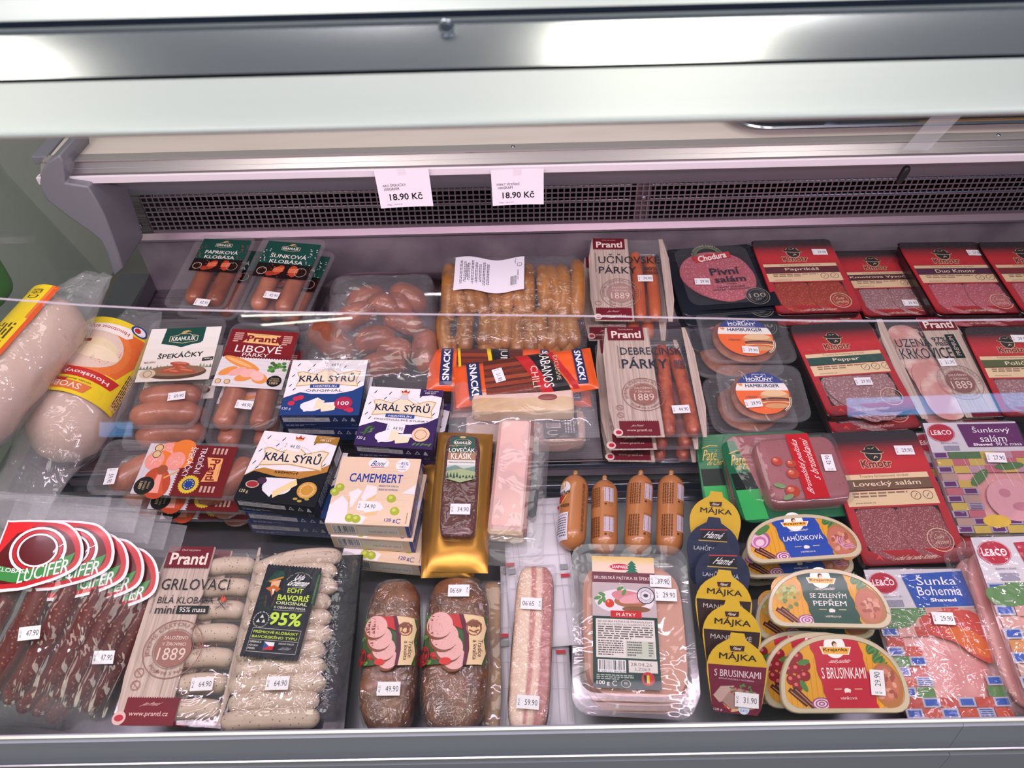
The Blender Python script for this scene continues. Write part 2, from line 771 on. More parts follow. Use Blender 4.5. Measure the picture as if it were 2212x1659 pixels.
def sheet(name, W, H, z, r, m, parent, cx=0, cy=0, label=None, n=14, amp=0.0, seed=1, dome=0.0):
    """thin film as a rounded grid, optionally rippled or domed"""
    V, F = [], []
    for j in range(n + 1):
        for i in range(n + 1):
            u, v = 2 * i / n - 1, 2 * j / n - 1
            # square -> rounded
            k = r / max(W, H) * 2
            x, y = u * W / 2, v * H / 2
            ex, ey = abs(x) - (W / 2 - r), abs(y) - (H / 2 - r)
            if ex > 0 and ey > 0:
                d = math.hypot(ex, ey)
                mx = max(ex, ey)
                s = mx / d
                x = math.copysign(W / 2 - r + ex * s, x)
                y = math.copysign(H / 2 - r + ey * s, y)
            h = amp * noise.noise(Vector((x * 45 + seed, y * 45, seed))) * (1 - u ** 6) * (1 - v ** 6)
            h += dome * (1 - u ** 4) * (1 - v ** 4)
            V.append((x + cx, y + cy, z + h))
    for j in range(n):
        for i in range(n):
            a = j * (n + 1) + i
            F.append((a, a + 1, a + n + 2, a + n + 1))
    return obj(name, mesh(name, V, F, True), m, parent, label=label)


def pouch(name, W, H, t, m, parent, seed=1, n=34, ex=0.35, ey=0.3, amp=0.004, fr=28, seal=0.0, z0=0.0, cx=0, cy=0, label=None, bottom=True, power=0.6):
    """crumpled bag: swollen sheet pair closing at the edges"""
    V, F = [], []
    for s in ((1, 0) if bottom else (1,)):
        off = len(V)
        for j in range(n + 1):
            for i in range(n + 1):
                u, v = 2 * i / n - 1, 2 * j / n - 1
                fu = min(1, (1 - abs(u)) / ex) if ex else 1
                vv = (1 - abs(v))
                fv = min(1, max(0, vv - seal) / ey)
                f = (math.sin(fu * math.pi / 2) * math.sin(fv * math.pi / 2)) ** power
                x, y = u * W / 2, v * H / 2
                q = Vector((x * fr + seed * 3.1, y * fr, seed))
                c = noise.noise(q) + .5 * noise.noise(q * 2.3)
                edge = .25 + .75 * min(1, f * 2)
                z = t * (0.12 + .88 * f) * s + amp * c * edge * (1 if s else 0)
                if s == 0:
                    z = t * .06 * (1 - f)
                x += noise.noise(q * .35 + Vector((9, 0, 0))) * .004 * (1 if abs(u) > .9 else .3)
                y += noise.noise(q * .35 + Vector((0, 9, 0))) * .004 * (1 if abs(v) > .9 else .3)
                V.append((x + cx, y + cy, max(z, 0.0003) + z0))
        for j in range(n):
            for i in range(n):
                a = off + j * (n + 1) + i
                F.append((a, a + 1, a + n + 2, a + n + 1) if s else (a, a + n + 1, a + n + 2, a + 1))
    return obj(name, mesh(name, V, F, True), m, parent, label=label)


def block(name, W, H, t, m, parent, r=0.01, seed=1, amp=0.002, fr=30, n=22, sq=5.0, z0=0, cx=0, cy=0, label=None, top=None, fl=0.25):
    """superellipsoid lump W x H x t resting on z0"""
    V, F = [], []
    rings = n
    seg = 40
    for k in range(rings + 1):
        ph = -math.pi / 2 + math.pi * k / rings
        cz, cr = math.sin(ph), math.cos(ph)
        zz = math.copysign(abs(cz) ** (2 / sq), cz)
        rad = abs(cr) ** (2 / sq)
        for i in range(seg):
            a = 2 * math.pi * i / seg
            x = math.copysign(abs(math.cos(a)) ** (2 / sq), math.cos(a)) * rad * W / 2
            y = math.copysign(abs(math.sin(a)) ** (2 / sq), math.sin(a)) * rad * H / 2
            z = zz * t / 2
            q = Vector((x * fr + seed * 7, y * fr, z * fr + seed))
            d = amp * (noise.noise(q) + .5 * noise.noise(q * 2.2))
            nrm = Vector((x / W, y / H, z / t)).normalized()
            V.append((x + nrm.x * d + cx, y + nrm.y * d + cy, max(z + nrm.z * d + t / 2, 0.0) + z0))
    for k in range(rings):
        for i in range(seg):
            j = (i + 1) % seg
            F.append((k * seg + i, k * seg + j, (k + 1) * seg + j, (k + 1) * seg + i))
    return obj(name, mesh(name, V, F, True), m, parent, label=label)


def sausage(name, pts, r, m, parent, seg=14, rings=18, label=None, endr=0.35, seed=0, amp=0.0, nub=False, flat=1.0):
    """rounded tube through 2 or 3 points (quadratic bend)"""
    pts = [Vector(p) for p in pts]
    if len(pts) == 2:
        pts = [pts[0], (pts[0] + pts[1]) / 2, pts[1]]
    a, b, c = pts
    L = (c - a).length
    V, F = [], []
    ts = [0.5 - 0.5 * math.cos(math.pi * k / rings) for k in range(rings + 1)]
    for k, t in enumerate(ts):
        ctr = b * 2 - (a + c) / 2
        P = a * (1 - t) ** 2 + ctr * 2 * t * (1 - t) + c * t * t
        T = ((ctr - a) * (1 - t) + (c - ctr) * t).normalized()
        N = T.cross(Vector((0, 0, 1)))
        if N.length < 1e-3:
            N = Vector((1, 0, 0))
        N.normalize()
        B = N.cross(T)
        e = min(t, 1 - t) * L / (r * 1.1)
        f = math.sqrt(max(0.0, 1 - (1 - min(1, e)) ** 2))
        f = max(f, 0.03)
        for i in range(seg):
            g = 2 * math.pi * i / seg
            rad = r * f
            if amp:
                rad += amp * noise.noise(Vector((P.x * 60 + seed, P.y * 60 + math.cos(g) * 2, math.sin(g) * 2 + seed)))
            V.append(P + N * math.cos(g) * rad + B * math.sin(g) * rad * flat)
    for k in range(rings):
        for i in range(seg):
            j = (i + 1) % seg
            F.append((k * seg + i, k * seg + j, (k + 1) * seg + j, (k + 1) * seg + i))
    F.append(tuple(reversed(range(seg))))
    F.append(tuple(range(rings * seg, (rings + 1) * seg)))
    return obj(name, mesh(name, V, F, True), m, parent, label=label)


def boxmesh(name, x0, y0, z0, x1, y1, z1, m, parent=None, bev=0.0, kind=None, label=None, rot=None):
    V = [(x, y, z) for z in (z0, z1) for y in (y0, y1) for x in (x0, x1)]
    F = [(0, 2, 3, 1), (4, 5, 7, 6), (0, 1, 5, 4), (2, 6, 7, 3), (0, 4, 6, 2), (1, 3, 7, 5)]
    me = mesh(name, V, F)
    o = obj(name, me, m, parent, kind, label)
    if bev:
        b = o.modifiers.new('bevel', 'BEVEL')
        b.width = bev
        b.segments = 2
    return o


def extrude_profile(name, prof, x0, x1, m, parent=None, kind=None, closed=True, thick=0.0):
    """profile in (y, z) swept along x"""
    n = len(prof)
    V = [(x0, y, z) for y, z in prof] + [(x1, y, z) for y, z in prof]
    F = [(i, (i + 1) % n, n + (i + 1) % n, n + i) for i in range(n if closed else n - 1)]
    if closed:
        F += [tuple(reversed(range(n))), tuple(range(n, 2 * n))]
    return obj(name, mesh(name, V, F), m, parent, kind, smooth_angle=30)


def sticker(parent, x, y, z, price, rot=0, label=None, s=1.0, dim='e9e7ea'):
    """price-gun label; rot in degrees about its centre"""
    a = Art(0.028 * s, 0.0165 * s, 0.0002)
    a.rect(0, 0, 1, 1, dim)
    a.text('Kč', .05, .25, .09, .5, '33343c', rot=90, bold=0.01)
    if price:
        a.text(price, .36, .3, .56, .42, '33343c', bold=0.0)
    o = a.build('price_sticker', parent, printmat('sticker_paper', 0.55), label=label or ('white price sticker reading ' + price))
    o.location = (x, y, z)
    o.rotation_euler = (0, 0, R(rot))
    return o


def suv(parent, W, H, t, u, v, price, rot=0, **k):
    return sticker(parent, -W / 2 + u * W, H / 2 - v * H, t + 0.0035, price, rot, **k)
# ------------------------------------------------------------ reflections of the far shop (real lamps and a window)
for i, (xa, xb) in enumerate(((-3.0, -1.9), (0.95, 1.55), (3.3, 4.6))):
    for k in range(4):
        yy = -6.2 - 0.28 * k
        lamp('ceiling_light', ((xa + xb) / 2 + .08 * (k % 2), yy, 2.62), ((xa + xb) / 2, yy + .4, 0), xb - xa, 0.045, 5.0, (1.0, 0.98, 0.82))
lamp('daylight_window', (4.5, -6.9, 1.50), (4.0, 0, 1.0), 1.9, 0.20, 11, (0.17, 0.50, 1.0))
lamp('daylight_window', (-4.35, -6.9, 1.42), (-3.5, 0, 1.0), 0.34, 0.16, 1.1, (0.2, 0.50, 1.0))
lamp('ceiling_light', (0.50, -1.24, 2.6), (0.50, -1.2, 0), 0.60, 0.6, 12, (1.0, 0.95, 0.76))
lamp('ceiling_light', (-2.02, -1.24, 2.6), (-2.02, -1.2, 0), 0.70, 0.6, 12, (1.0, 0.95, 0.76))

# ------------------------------------------------------------ setting
m_wall = mat('plaster_wall', 'e0e4dc', 0.8, bump=0.35, bscale=30, stretch=(1, 1, 1))
wl = boxmesh('wall_left', -1.75, -1.0, -0.95, -1.65, 3.2, 1.6, m_wall, None, kind='structure')
fl = boxmesh('floor', -1.65, -1.0, -1.0, 3.0, 3.2, -0.95, mat('floor_tiles', '8c8a86', 0.4, var='7b7974', vscale=3), None, kind='structure')
wb = boxmesh('wall_back', -1.65, 3.2, -0.95, 3.0, 3.3, 1.6, mat('back_wall_paint', 'a9a8a4', 0.7), None, kind='structure')

m_steel = mat('brushed_steel', 'a89ea6', 0.34, 1.0, bump=0.04, bscale=6, stretch=(3, 90, 90), var='756d73', vscale=5)
m_steel_dk = mat('dull_steel_liner', 'b5a9b1', 0.34, 0.5, bump=0.02, bscale=3, stretch=(1, 1, 1), var='857b85', vscale=7)
m_alu = mat('satin_aluminium', 'd6dade', 0.33, 0.85, bump=0.02, bscale=5, stretch=(1.5, 200, 200))
m_alu2 = mat('polished_aluminium', 'a9b0bc', 0.2, 1.0, bump=0.02, bscale=5, stretch=(1.5, 200, 200))
m_grey = mat('grey_plastic_trim', '74757e', 0.38)
m_greyl = mat('grey_fascia_paint', 'a0a4b2', 0.42)
m_white = mat('white_plastic_rail', 'd9d2d8', 0.35)
m_cream = mat('laminate_worktop', 'cfc6bd', 0.4, var='c3bab0', vscale=3, stretch=(1, 6, 1))
m_black = mat('black_void', '141318', 0.6)


def zf(py, y):
    return aty(1106, py, y).z


case = bpy.data.objects.new('refrigerated_counter', None)
COL.objects.link(case)
case.location = (0, 0.75, -0.95)
tag(case, 'long refrigerated meat counter of grey metal with sloping glass front', 'display counter')
bpy.context.view_layer.update()
CINV = case.matrix_world.inverted()


def cpart(o):
    o.parent = case
    o.matrix_parent_inverse = Matrix.Translation((0, -0.75, 0.95))
    return o


YW = 1.29
XL = -0.755
XR = 1.75
ZR, ZF = -0.068, -0.10
YS = at(1340, 995, ZR).y
zb, zt = zf(494, YW), zf(398, YW)
cpart(boxmesh('cabinet_body', XL - .02, 0.36, -0.93, XR, 1.95, ZF - .03, m_greyl))
cpart(boxmesh('rear_deck', XL, YS, ZR - .02, XR, YW, ZR, m_steel, bev=.002))
cpart(boxmesh('front_deck', XL, 0.345, ZF - .02, XR, YS - .05, ZF, mat('pale_deck_steel', 'a5a7ad', 0.35, 0.9, var='8d8f96', vscale=4), bev=.002))
cpart(boxmesh('step_riser', XL, YS - .004, ZF, XR, YS, ZR - .004, m_steel_dk))
cpart(boxmesh('step_rail', XL, YS - .040, ZF, XR, YS - .030, ZR - .012, m_alu2, bev=.002))
cpart(boxmesh('step_rail', XL, YS - .060, ZF, XR, YS - .052, ZR - .024, m_alu2, bev=.002))
cpart(boxmesh('step_rail', XL, YS - .008, ZR - .008, XR, YS, ZR + .001, m_alu2, bev=.002))
cpart(boxmesh('rear_panel', XL, YW, ZR - .02, XR, YW + .004, zb, m_steel_dk))
# folded lip under the grille
cpart(extrude_profile('grille_lip', [(YW + .004, zb - .002), (YW - .012, zb - .004), (YW - .014, zb + .002), (YW - .006, zb + .012), (YW + .004, zb + .014)], XL, XR, mat('lip_steel', 'a08f98', .4, .5)))
# wire grille: every wire is real, joined as one part
gz0, gz1 = zb + .012, zt
wx, V, F = 0.0115, [], []


def wire(x0, z0, x1, z1, y, d):
    i = len(V)
    if x0 == x1:
        V.extend([(x0 - d, y, z0), (x0 + d, y, z0), (x0 + d, y, z1), (x0 - d, y, z1), (x0 - d, y + d, z0), (x0 + d, y + d, z0), (x0 + d, y + d, z1), (x0 - d, y + d, z1)])
    else:
        V.extend([(x0, y, z0 - d), (x1, y, z0 - d), (x1, y, z0 + d), (x0, y, z0 + d), (x0, y + d, z0 - d), (x1, y + d, z0 - d), (x1, y + d, z0 + d), (x0, y + d, z0 + d)])
    F.extend([(i, i + 1, i + 2, i + 3), (i, i + 4, i + 5, i + 1), (i + 3, i + 2, i + 6, i + 7), (i, i + 3, i + 7, i + 4), (i + 1, i + 5, i + 6, i + 2)])


x = XL + .045
while x < XR:
    wire(x, gz0, x, gz1, YW - .003, .0012)
    x += wx
z = gz0 + .004
while z < gz1:
    wire(XL + .04, z, XR, z, YW - .0045, .0012)
    z += wx * .93
g = obj('air_grille', mesh('air_grille', V, F), mat('grille_wire', '8e8289', 0.42, 0.5), kind='stuff')
cpart(g)
cpart(boxmesh('grille_frame', XL + .012, YW - .006, gz0 - .002, XL + .045, YW + .002, gz1, m_steel, bev=.001))
xs = at(1385, 440, 0.11).x * 0.985
cpart(boxmesh('grille_bracket', 0.232, YW + .003, gz0, 0.262, YW + .006, gz1, m_steel))
for bx, bz in ((XL + .025, .09), (.247, .125)):
    cpart(block('screw', .009, .003, .009, m_alu2, None, sq=2, n=6, amp=0, z0=bz, cx=bx, cy=YW - .008))
# cooler behind the wires
cpart(boxmesh('evaporator_box', XL, YW + .075, ZR, XR, YW + .09, gz1 + .03, m_black))
cpart(boxmesh('evaporator_floor', XL, YW + .006, gz0 - .006, XR, YW + .08, gz0 - .002, m_black))
V, F = [], []
x = XL + .1
while x < XR:
    i = len(V)
    V += [(x, YW + .05, gz0), (x, YW + .05, gz1), (x, YW + .075, gz1), (x, YW + .075, gz0)]
    F.append((i, i + 1, i + 2, i + 3))
    x += .0065
cpart(obj('evaporator_fins', mesh('evaporator_fins', V, F), mat('fins', '5a5560', 0.4, 0.9), kind='stuff'))
for k in (0.052, .02):
    cpart(boxmesh('coolant_pipe', XL + .05, YW + .035, gz0 + k, XR, YW + .043, gz0 + k + .008, mat('pipe_alu', 'b8a8b4', 0.25, 1), bev=.003))
# overhanging shelf edge: white rail, aluminium fascia, worktop
YF = 1.15
zr0, zr1, zf1 = zf(373, YF), zf(357, YF), zf(331, YF + .012)
cpart(extrude_profile('soffit_board', [(YF + .012, zr0), (YW - .008, zt), (YW - .008, zt + .03), (YF + .012, zr0 + .02)], XL + .012, XR, mat('soffit_grey', 'a4a6b2', .45)))
cpart(boxmesh('white_rail', XL - .035, YF - .004, zr0, XR, YF + .01, zr1, m_white, bev=.0015))
cpart(extrude_profile('aluminium_fascia', [(YF, zr1), (YF + .006, zr1 + .0005), (YF + .020, zf1 - .002), (YF + .018, zf1 + .001), (YF + .10, zf1 + .001), (YF + .10, zr1)], XL - .03, XR, mat('fascia_aluminium', 'b9b0b3', 0.3, 0.9, bump=0.02, bscale=5, stretch=(1.5, 200, 200))))
cpart(boxmesh('worktop_edge_strip', XL - .025, YF + .018, zf1, XR, YF + .038, zf1 + .003, mat('strip_steel', '9c9a96', 0.42, 0.3, bump=0.03, bscale=5, stretch=(1.5, 200, 200))))
cpart(boxmesh('worktop', XL - .02, YF + .034, zf1 - .01, XR, 1.95, zf1 + .002, m_cream))
cpart(boxmesh('worktop_end_post', XL - .048, YF + .03, zf1 - .01, XL - .022, 1.95, zf1 + .005, m_grey, bev=.002))
for k in range(3):
    cpart(block('screw', .007, .007, .003, m_alu2, None, sq=2, n=6, amp=0, z0=zf1 + .002, cx=(-.745, .0, .8)[k], cy=YF + .028))
cpart(boxmesh('rail_clip', .0, 0, 0, .018, .03, .012, m_grey, bev=.002)).location = (XL - .0, YF + .005, zr0 - .012)
# black clip under the rail
c = block('cable_clip', .012, .012, .034, mat('black_rubber', '1b1b1e', .5), None, sq=3, n=10, amp=.001)
c.location = aty(1948, 372, YF + .02) + Vector((0, 0, -.022))
c.rotation_euler = (0, R(12), 0)
cpart(c)
# moulded end panel on the left, dark inner frame and steel corner
pr = [(127, 335), (102, 350), (89, 370), (85, 395), (90, 415), (101, 433), (146, 468), (190, 498), (217, 520), (232, 550), (240, 580), (247, 598), (266, 580), (256, 548), (244, 515), (225, 465), (210, 437), (190, 403), (140, 396), (137, 350)]
P = [aty(x, y, 1.13) for x, y in pr]
n = len(P)
V = [tuple(p) for p in P] + [(p.x + .004, p.y + .10, p.z) for p in P]
F = [tuple(range(n)), tuple(reversed(range(n, 2 * n)))] + [(i, i + n, (i + 1) % n + n, (i + 1) % n) for i in range(n)]
o = obj('end_panel', mesh('end_panel', V, F), mat('end_panel_plastic', '74747c', 0.45, bump=.1, bscale=200), smooth_angle=35)
b = o.modifiers.new('bevel', 'BEVEL')
b.width = .003
b.segments = 2
cpart(o)
V = [(XL - .09, 0.36, ZF), (XL - .012, 0.36, ZF - .03), (XL, YW, ZF), (XL - .06, YW, ZF)]
V = V + [(a, b_, c_ + (.002 if b_ < .7 else .075)) for a, b_, c_ in V]
cpart(obj('side_kerb', mesh('side_kerb', V, [(0, 3, 2, 1), (4, 5, 6, 7), (0, 1, 5, 4), (1, 2, 6, 5), (2, 3, 7, 6), (3, 0, 4, 7)]), mat('kerb_steel', '7d7f86', 0.35, 0.9), smooth_angle=30))
# left side glass
m_glass = film('side_glass', haze=0.03, tint=(.90, .94, .91), refl=.05, edge=.3, rough=.02)
V = [(XL - .095, .36, ZF + .03), (XL - .095, YW, ZF + .06), (XL - .095, YF + .02, zr0 + .01), (XL - .095, YF - .02, zf1 + .32), (XL - .095, .62, .55)]
V2 = [(a - .005, b_, c_) for a, b_, c_ in V]
cpart(obj('side_glass', mesh('side_glass', V + V2, [(0, 1, 2, 3, 4), (9, 8, 7, 6, 5)] + [(i, i + 5, (i + 1) % 5 + 5, (i + 1) % 5) for i in range(5)]), m_glass))
# front sill
ys = 0.345
zs = zf(1576, ys)
s2 = zf(1640, ys - .012)
prof = [(ys + .006, ZF), (ys + .006, zs - .004), (ys + .005, zs - .002), (ys, zs), (ys - .002, zs - .003), (ys - .004, zs - .004), (ys - .010, zf(1636, ys - .010)), (ys - .016, zf(1636, ys - .010) + .001), (ys - .017, zf(1646, ys - .016)), (ys - .022, zs - .14), (ys - .03, -.9), (ys + .012, -.9)]
cpart(extrude_profile('front_sill', prof, -1.1, .502, m_greyl))
cpart(extrude_profile('front_sill', prof, .5026, 1.3, m_greyl))
cpart(boxmesh('sill_strip', -1.1, ys - .001, zs - .001, 1.3, ys + .003, zs + .001, mat('bright_strip', 'f0efe6', 0.25, .3), bev=.001))
cpart(boxmesh('sill_strip', -1.1, ys - .0175, zf(1640, ys - .017), 1.3, ys - .0155, zf(1636, ys - .017), m_alu))
# sloping front glass: bottom edge on the sill, leaning back
lean = R(28)


def gl(px, py):
    """point of the glass plane seen at a pixel"""
    d = ray(px, py)
    nrm = Vector((0, -math.cos(lean), math.sin(lean)))
    P0 = Vector((0, ys + .004, zs + .004))
    return CAM + d * ((P0 - CAM).dot(nrm) / d.dot(nrm))


top = [gl(x, y) for x, y in ((-300, 625), (0, 645), (180, 659), (350, 668), (700, 676), (1000, 680), (1300, 683), (1550, 688), (1750, 693), (1950, 693), (2212, 690), (2500, 688))]
bot = [Vector((p.x * .62, ys + .004, zs + .004)) for p in top]
nn_ = Vector((0, -math.cos(lean), math.sin(lean))) * .004
n = len(top)
V = [tuple(p) for p in bot] + [tuple(p) for p in top] + [tuple(p + nn_) for p in bot] + [tuple(p + nn_) for p in top]
F = []
for i in range(n - 1):
    F += [(i, n + i, n + i + 1, i + 1), (2 * n + i, 2 * n + i + 1, 3 * n + i + 1, 3 * n + i), (i, i + 1, 2 * n + i + 1, 2 * n + i)]
E_ = [(n + i, 3 * n + i, 3 * n + i + 1, n + i + 1) for i in range(n - 1)]
me = mesh('front_glass', V, F)
cpart(obj('front_glass', me, film('front_glass_clear', haze=0.0, tint=(.975, .98, .98), refl=.035, edge=.35, rough=.0)))
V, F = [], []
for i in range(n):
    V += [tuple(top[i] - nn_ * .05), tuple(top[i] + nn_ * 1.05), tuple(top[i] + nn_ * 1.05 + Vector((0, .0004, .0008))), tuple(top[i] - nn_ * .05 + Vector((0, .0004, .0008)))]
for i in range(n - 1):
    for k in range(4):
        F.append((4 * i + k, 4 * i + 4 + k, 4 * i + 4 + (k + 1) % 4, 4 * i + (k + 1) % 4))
cpart(obj('reflection_line', mesh('reflection_line', V, F), film('reflection_line_film', haze=.45, refl=.35, edge=.3, rough=.2, hcol=(.85, .8, .88))))  # reflection of an overhead edge, put in as a pale strip on the pane
# canopy rail over the glass, close to the viewer
cp = [(275, .402), (270, .398), (264, .3985), (261, .404), (258, .4055), (153, .4203), (151, .427), (146, .427), (144, .4205), (118, .4240), (95, .4271), (70, .4305), (50, .4333), (44, .438), (36, .4345), (34, .444), (20, .446), (18, .437), (6, .439), (-30, .446)]
prof = [(y, zf(p, y)) for p, y in cp]
prof += [(.56, prof[-1][1] + .004), (.56, zf(275, .402) + .02), (.47, zf(275, .402) + .012), (.44, zf(275, .402) + .002)]
can = extrude_profile('canopy_rail', prof, -.9, .9, mat('pale_anodised_rail', 'dfe5ea', 0.35, 0.25, bump=0.02, bscale=5, stretch=(1.5, 200, 200)))
can.data.materials.append(mat('rail_polished_groove', 'ccd0da', .16, .9))
can.data.materials.append(mat('dark_gasket', '3c4766', .4))
for f in can.data.polygons:
    i = f.index
    if 8 <= i <= 12:
        f.material_index = 1
    if i in (15, 5, 6):
        f.material_index = 2
cpart(can)
cpart(block('rail_rivet', .009, .004, .009, m_alu2, None, sq=2, n=8, amp=0, cx=0, cy=0)).location = aty(965, 76, .4265)
cpart(boxmesh('light_strip', -.85, .47, prof[-2][1] - .012, .85, .495, prof[-2][1] + .004, m_white, bev=.002))
# glass support strip, upper right, clear plastic
V = [aty(2015, 250, 1.165), aty(2078, 250, 1.165), aty(2005, 325, 1.14), aty(1950, 325, 1.14)]
V = [tuple(v) for v in V] + [tuple(v + Vector((0, .002, 0))) for v in V]
cpart(obj('clear_brace', mesh('clear_brace', V, [(0, 3, 2, 1), (4, 5, 6, 7), (0, 1, 5, 4), (1, 2, 6, 5), (2, 3, 7, 6), (3, 0, 4, 7)]), film('clear_brace_plastic', haze=.16, refl=.08, edge=.3, rough=.1)))

# price cards taped to the rail
def price_card(px0, py0, px1, py1, l1, l2, label, rz):
    a0, a1 = aty(px0, py0, YF - .008), aty(px1, py0, YF - .008)
    b0 = aty(px0, py1, YF - .008)
    Wc, Hc = (a1 - a0).length, a0.z - b0.z
    M = Matrix.Translation((a0 + a1) / 2 - Vector((0, 0, Hc))) @ Matrix.Rotation(R(90), 4, 'X') @ Matrix.Rotation(R(rz), 4, 'Z')
    t = thing('price_card', M, label, 'price card', None)
    obj_ = Art(Wc, Hc, .0006, 0, Hc / 2, warp=lambda x, y, z: (x, y, z + .35 * (x / Wc) ** 2 * .02 + .004 * (y / Hc - .5) ** 2))
    obj_.rect(0, 0, 1, 1, 'efe9f2')
    obj_.text(l1, .10, .36, .44, .09, '2b2830')
    obj_.text(l2, .12, .475, .28, .07, '2b2830')
    obj_.text('18.90 Kč', .2, .62, .62, .19, '1f1d24', bold=.035)
    obj_.text('100g / 18,9 Kč', .13, .90, .28, .045, '6a6570', bold=0)
    obj_.build('card', t, printmat('card_paper', .6))
    sheet('tape', Wc * .16, .012, .002, .001, film('tape', haze=.25, refl=.1), t, cy=Hc - .005, n=2)


price_card(810, 364, 928, 446, 'ARO ŠPEKÁČKY', '100GRAM', 'white price card on the rail for smoked sausages, the one nearer the left end', 1.5)
price_card(1061, 364, 1175, 441, 'PÁRKY VÍDEŇSKÉ', '100GRAM', 'white price card on the rail for Vienna sausages, tape patch at its top', 0.6)

# oval steel tray with knife and board on the worktop
zw = zf1 + .002
A_, B_ = at(1575, 300, zw), at(2300, 275, zw)
tw = 0.62
t = thing('steel_platter', Matrix.Translation((A_.x + tw / 2 - .0, A_.y + .16, zw)), 'shallow steel tray on the worktop holding a knife and a board', 'tray')
P = [L3(rr(tw - .06, .26, .05, 8), .001), L3(rr(tw - .03, .29, .06, 8), .018), L3(rr(tw, .32, .07, 8), .020), L3(rr(tw + .004, .324, .07, 8), .017)]
V, F = loft(P, True, False)
obj('tray_body', mesh('tray_body', V, F), m_alu2, t, smooth_angle=50)
k = thing('kitchen_knife', t.matrix_world @ Matrix.Translation((-.2, -.07, .012)) @ Matrix.Rotation(R(2), 4, 'Z'), 'kitchen knife with dark brown handle lying in the steel tray', 'knife')
block('handle', .16, .026, .018, mat('dark_brown_handle', '3a2028', .4), k, sq=4, amp=0)
block('ferrule', .03, .024, .017, m_alu2, k, sq=5, amp=0, cx=.088)
V = [(.10, -.012, .008), (.10, .014, .008), (.30, .014, .008), (.38, -.01, .008), (.10, -.012, .010), (.10, .014, .0105), (.30, .014, .0105), (.38, -.01, .0085)]
obj('blade', mesh('blade', V, [(0, 1, 2, 3), (7, 6, 5, 4), (0, 3, 7, 4), (1, 5, 6, 2), (2, 6, 7, 3), (0, 4, 5, 1)]), m_alu2, k)
bd = slab('cutting_board', .26, .14, 0, .012, .03, mat('beech', 'c99a62', .5, var='b8834e', vscale=6, stretch=(1, 14, 1)), None, bev=.003)
bd.location = t.matrix_world @ Vector((.17, -.03, .012))
tag(bd, 'small wooden board with rounded corners lying in the steel tray', 'board')

# green container beyond the side glass
g = block('green_container', .06, .08, .10, mat('green_plastic', '4f9a42', .4), None, sq=4, amp=0)
g.location = aty(-18, 632, 1.15)
g.location.z = aty(-22, 650, 1.15).z
tag(g, 'green plastic container partly seen beyond the left side glass', 'container')
# ------------------------------------------------------------ materials of goods and wraps
M_TRAY = film('clear_tray', haze=.10, refl=.07, edge=.55, rough=.14)
M_TOP = film('tray_film', haze=.05, refl=.05, edge=.5, rough=.06, bump=.35, bscale=26, dist=.006)
M_CR = film('crumpled_film', haze=.04, refl=.055, edge=.5, rough=.07, bump=.5, bscale=42, dist=.006)
M_BAG = film('loose_bag', haze=.13, refl=.08, edge=.5, rough=.10, bump=.8, bscale=18, dist=.008)
M_VAC = film('vacuum_bag', haze=.14, refl=.06, edge=.5, rough=.08, bump=.5, bscale=22, dist=.006)
M_SAU = mat('smoked_sausage_skin', '9c5234', .32, var='763a24', vscale=30, bump=.25, bscale=60, coat=.3)
M_FAT = mat('pink_sausage_skin', 'b87256', .35, var='93543e', vscale=25, bump=.2, bscale=60, coat=.3)
M_VIE = mat('vienna_sausage_skin', 'a86f34', .32, var='82501f', vscale=22, bump=.4, bscale=50, coat=.3)
M_ORA = mat('orange_sausage_skin', 'c0622f', .35, var='b34e22', vscale=35, bump=.3, bscale=60, coat=.2)
M_DEB = mat('coarse_red_sausage', 'bc5a38', .38, var='8d3622', vscale=60, bump=.5, bscale=90, coat=.2)
M_WHT = mat('white_sausage_skin', 'cdbba8', .33, var='b8a390', vscale=30, bump=.15, bscale=60, coat=.4)
M_SPK = meat('herb_white_sausage', 'd2bfac', '64523e', 190, (.11, .19), .33, 'c0ab98')
M_DRY = meat('dry_sausage', '642019', 'a86a50', 190, (.08, .3), .42, '52201c', .6)
M_SAL = meat('salami_slice', 'b6606a', 'd9a3b4', 240, (.12, .34), .45, 'a5525c')
M_SALP = meat('paprika_salami', 'a03a26', 'd07a50', 240, (.12, .32), .4, '8a2a20')
M_SALG = meat('pale_salami', 'a17a7c', 'cdb4b2', 240, (.14, .4), .45, '8c6468')
M_SALD = meat('hunter_salami', '8e4a4c', 'c79a98', 380, (.14, .4), .45, '7c3c40')
M_PATE = meat('pate_slice', 'c99a88', 'b98070', 300, (.05, .12), .4, 'c28f7e')
PR = printmat()
PRG = printmat('print_gloss', .25, coat=.3)
PRC = printmat('print_crinkle', .3, bump=.5, coat=.4)
WOODP = printmat('wood_print', .45, grain=True)


def crown(a, u, v, s):
    a.poly([(u - s, v), (u - s * 1.15, v - s * .9), (u - s * .5, v - s * .5), (u, v - s * 1.25), (u + s * .5, v - s * .5), (u + s * 1.15, v - s * .9), (u + s, v)], 'b3262e')
    a.ell(u, v, s * 1.02, s * .28, 'd6a650')
    a.ell(u, v - s * 1.2, s * .2, s * .2, 'd6a650', 10)
    a.ell(u - s * 1.1, v - s * .95, s * .14, s * .14, 'd6a650', 8)
    a.ell(u + s * 1.1, v - s * .95, s * .14, s * .14, 'd6a650', 8)


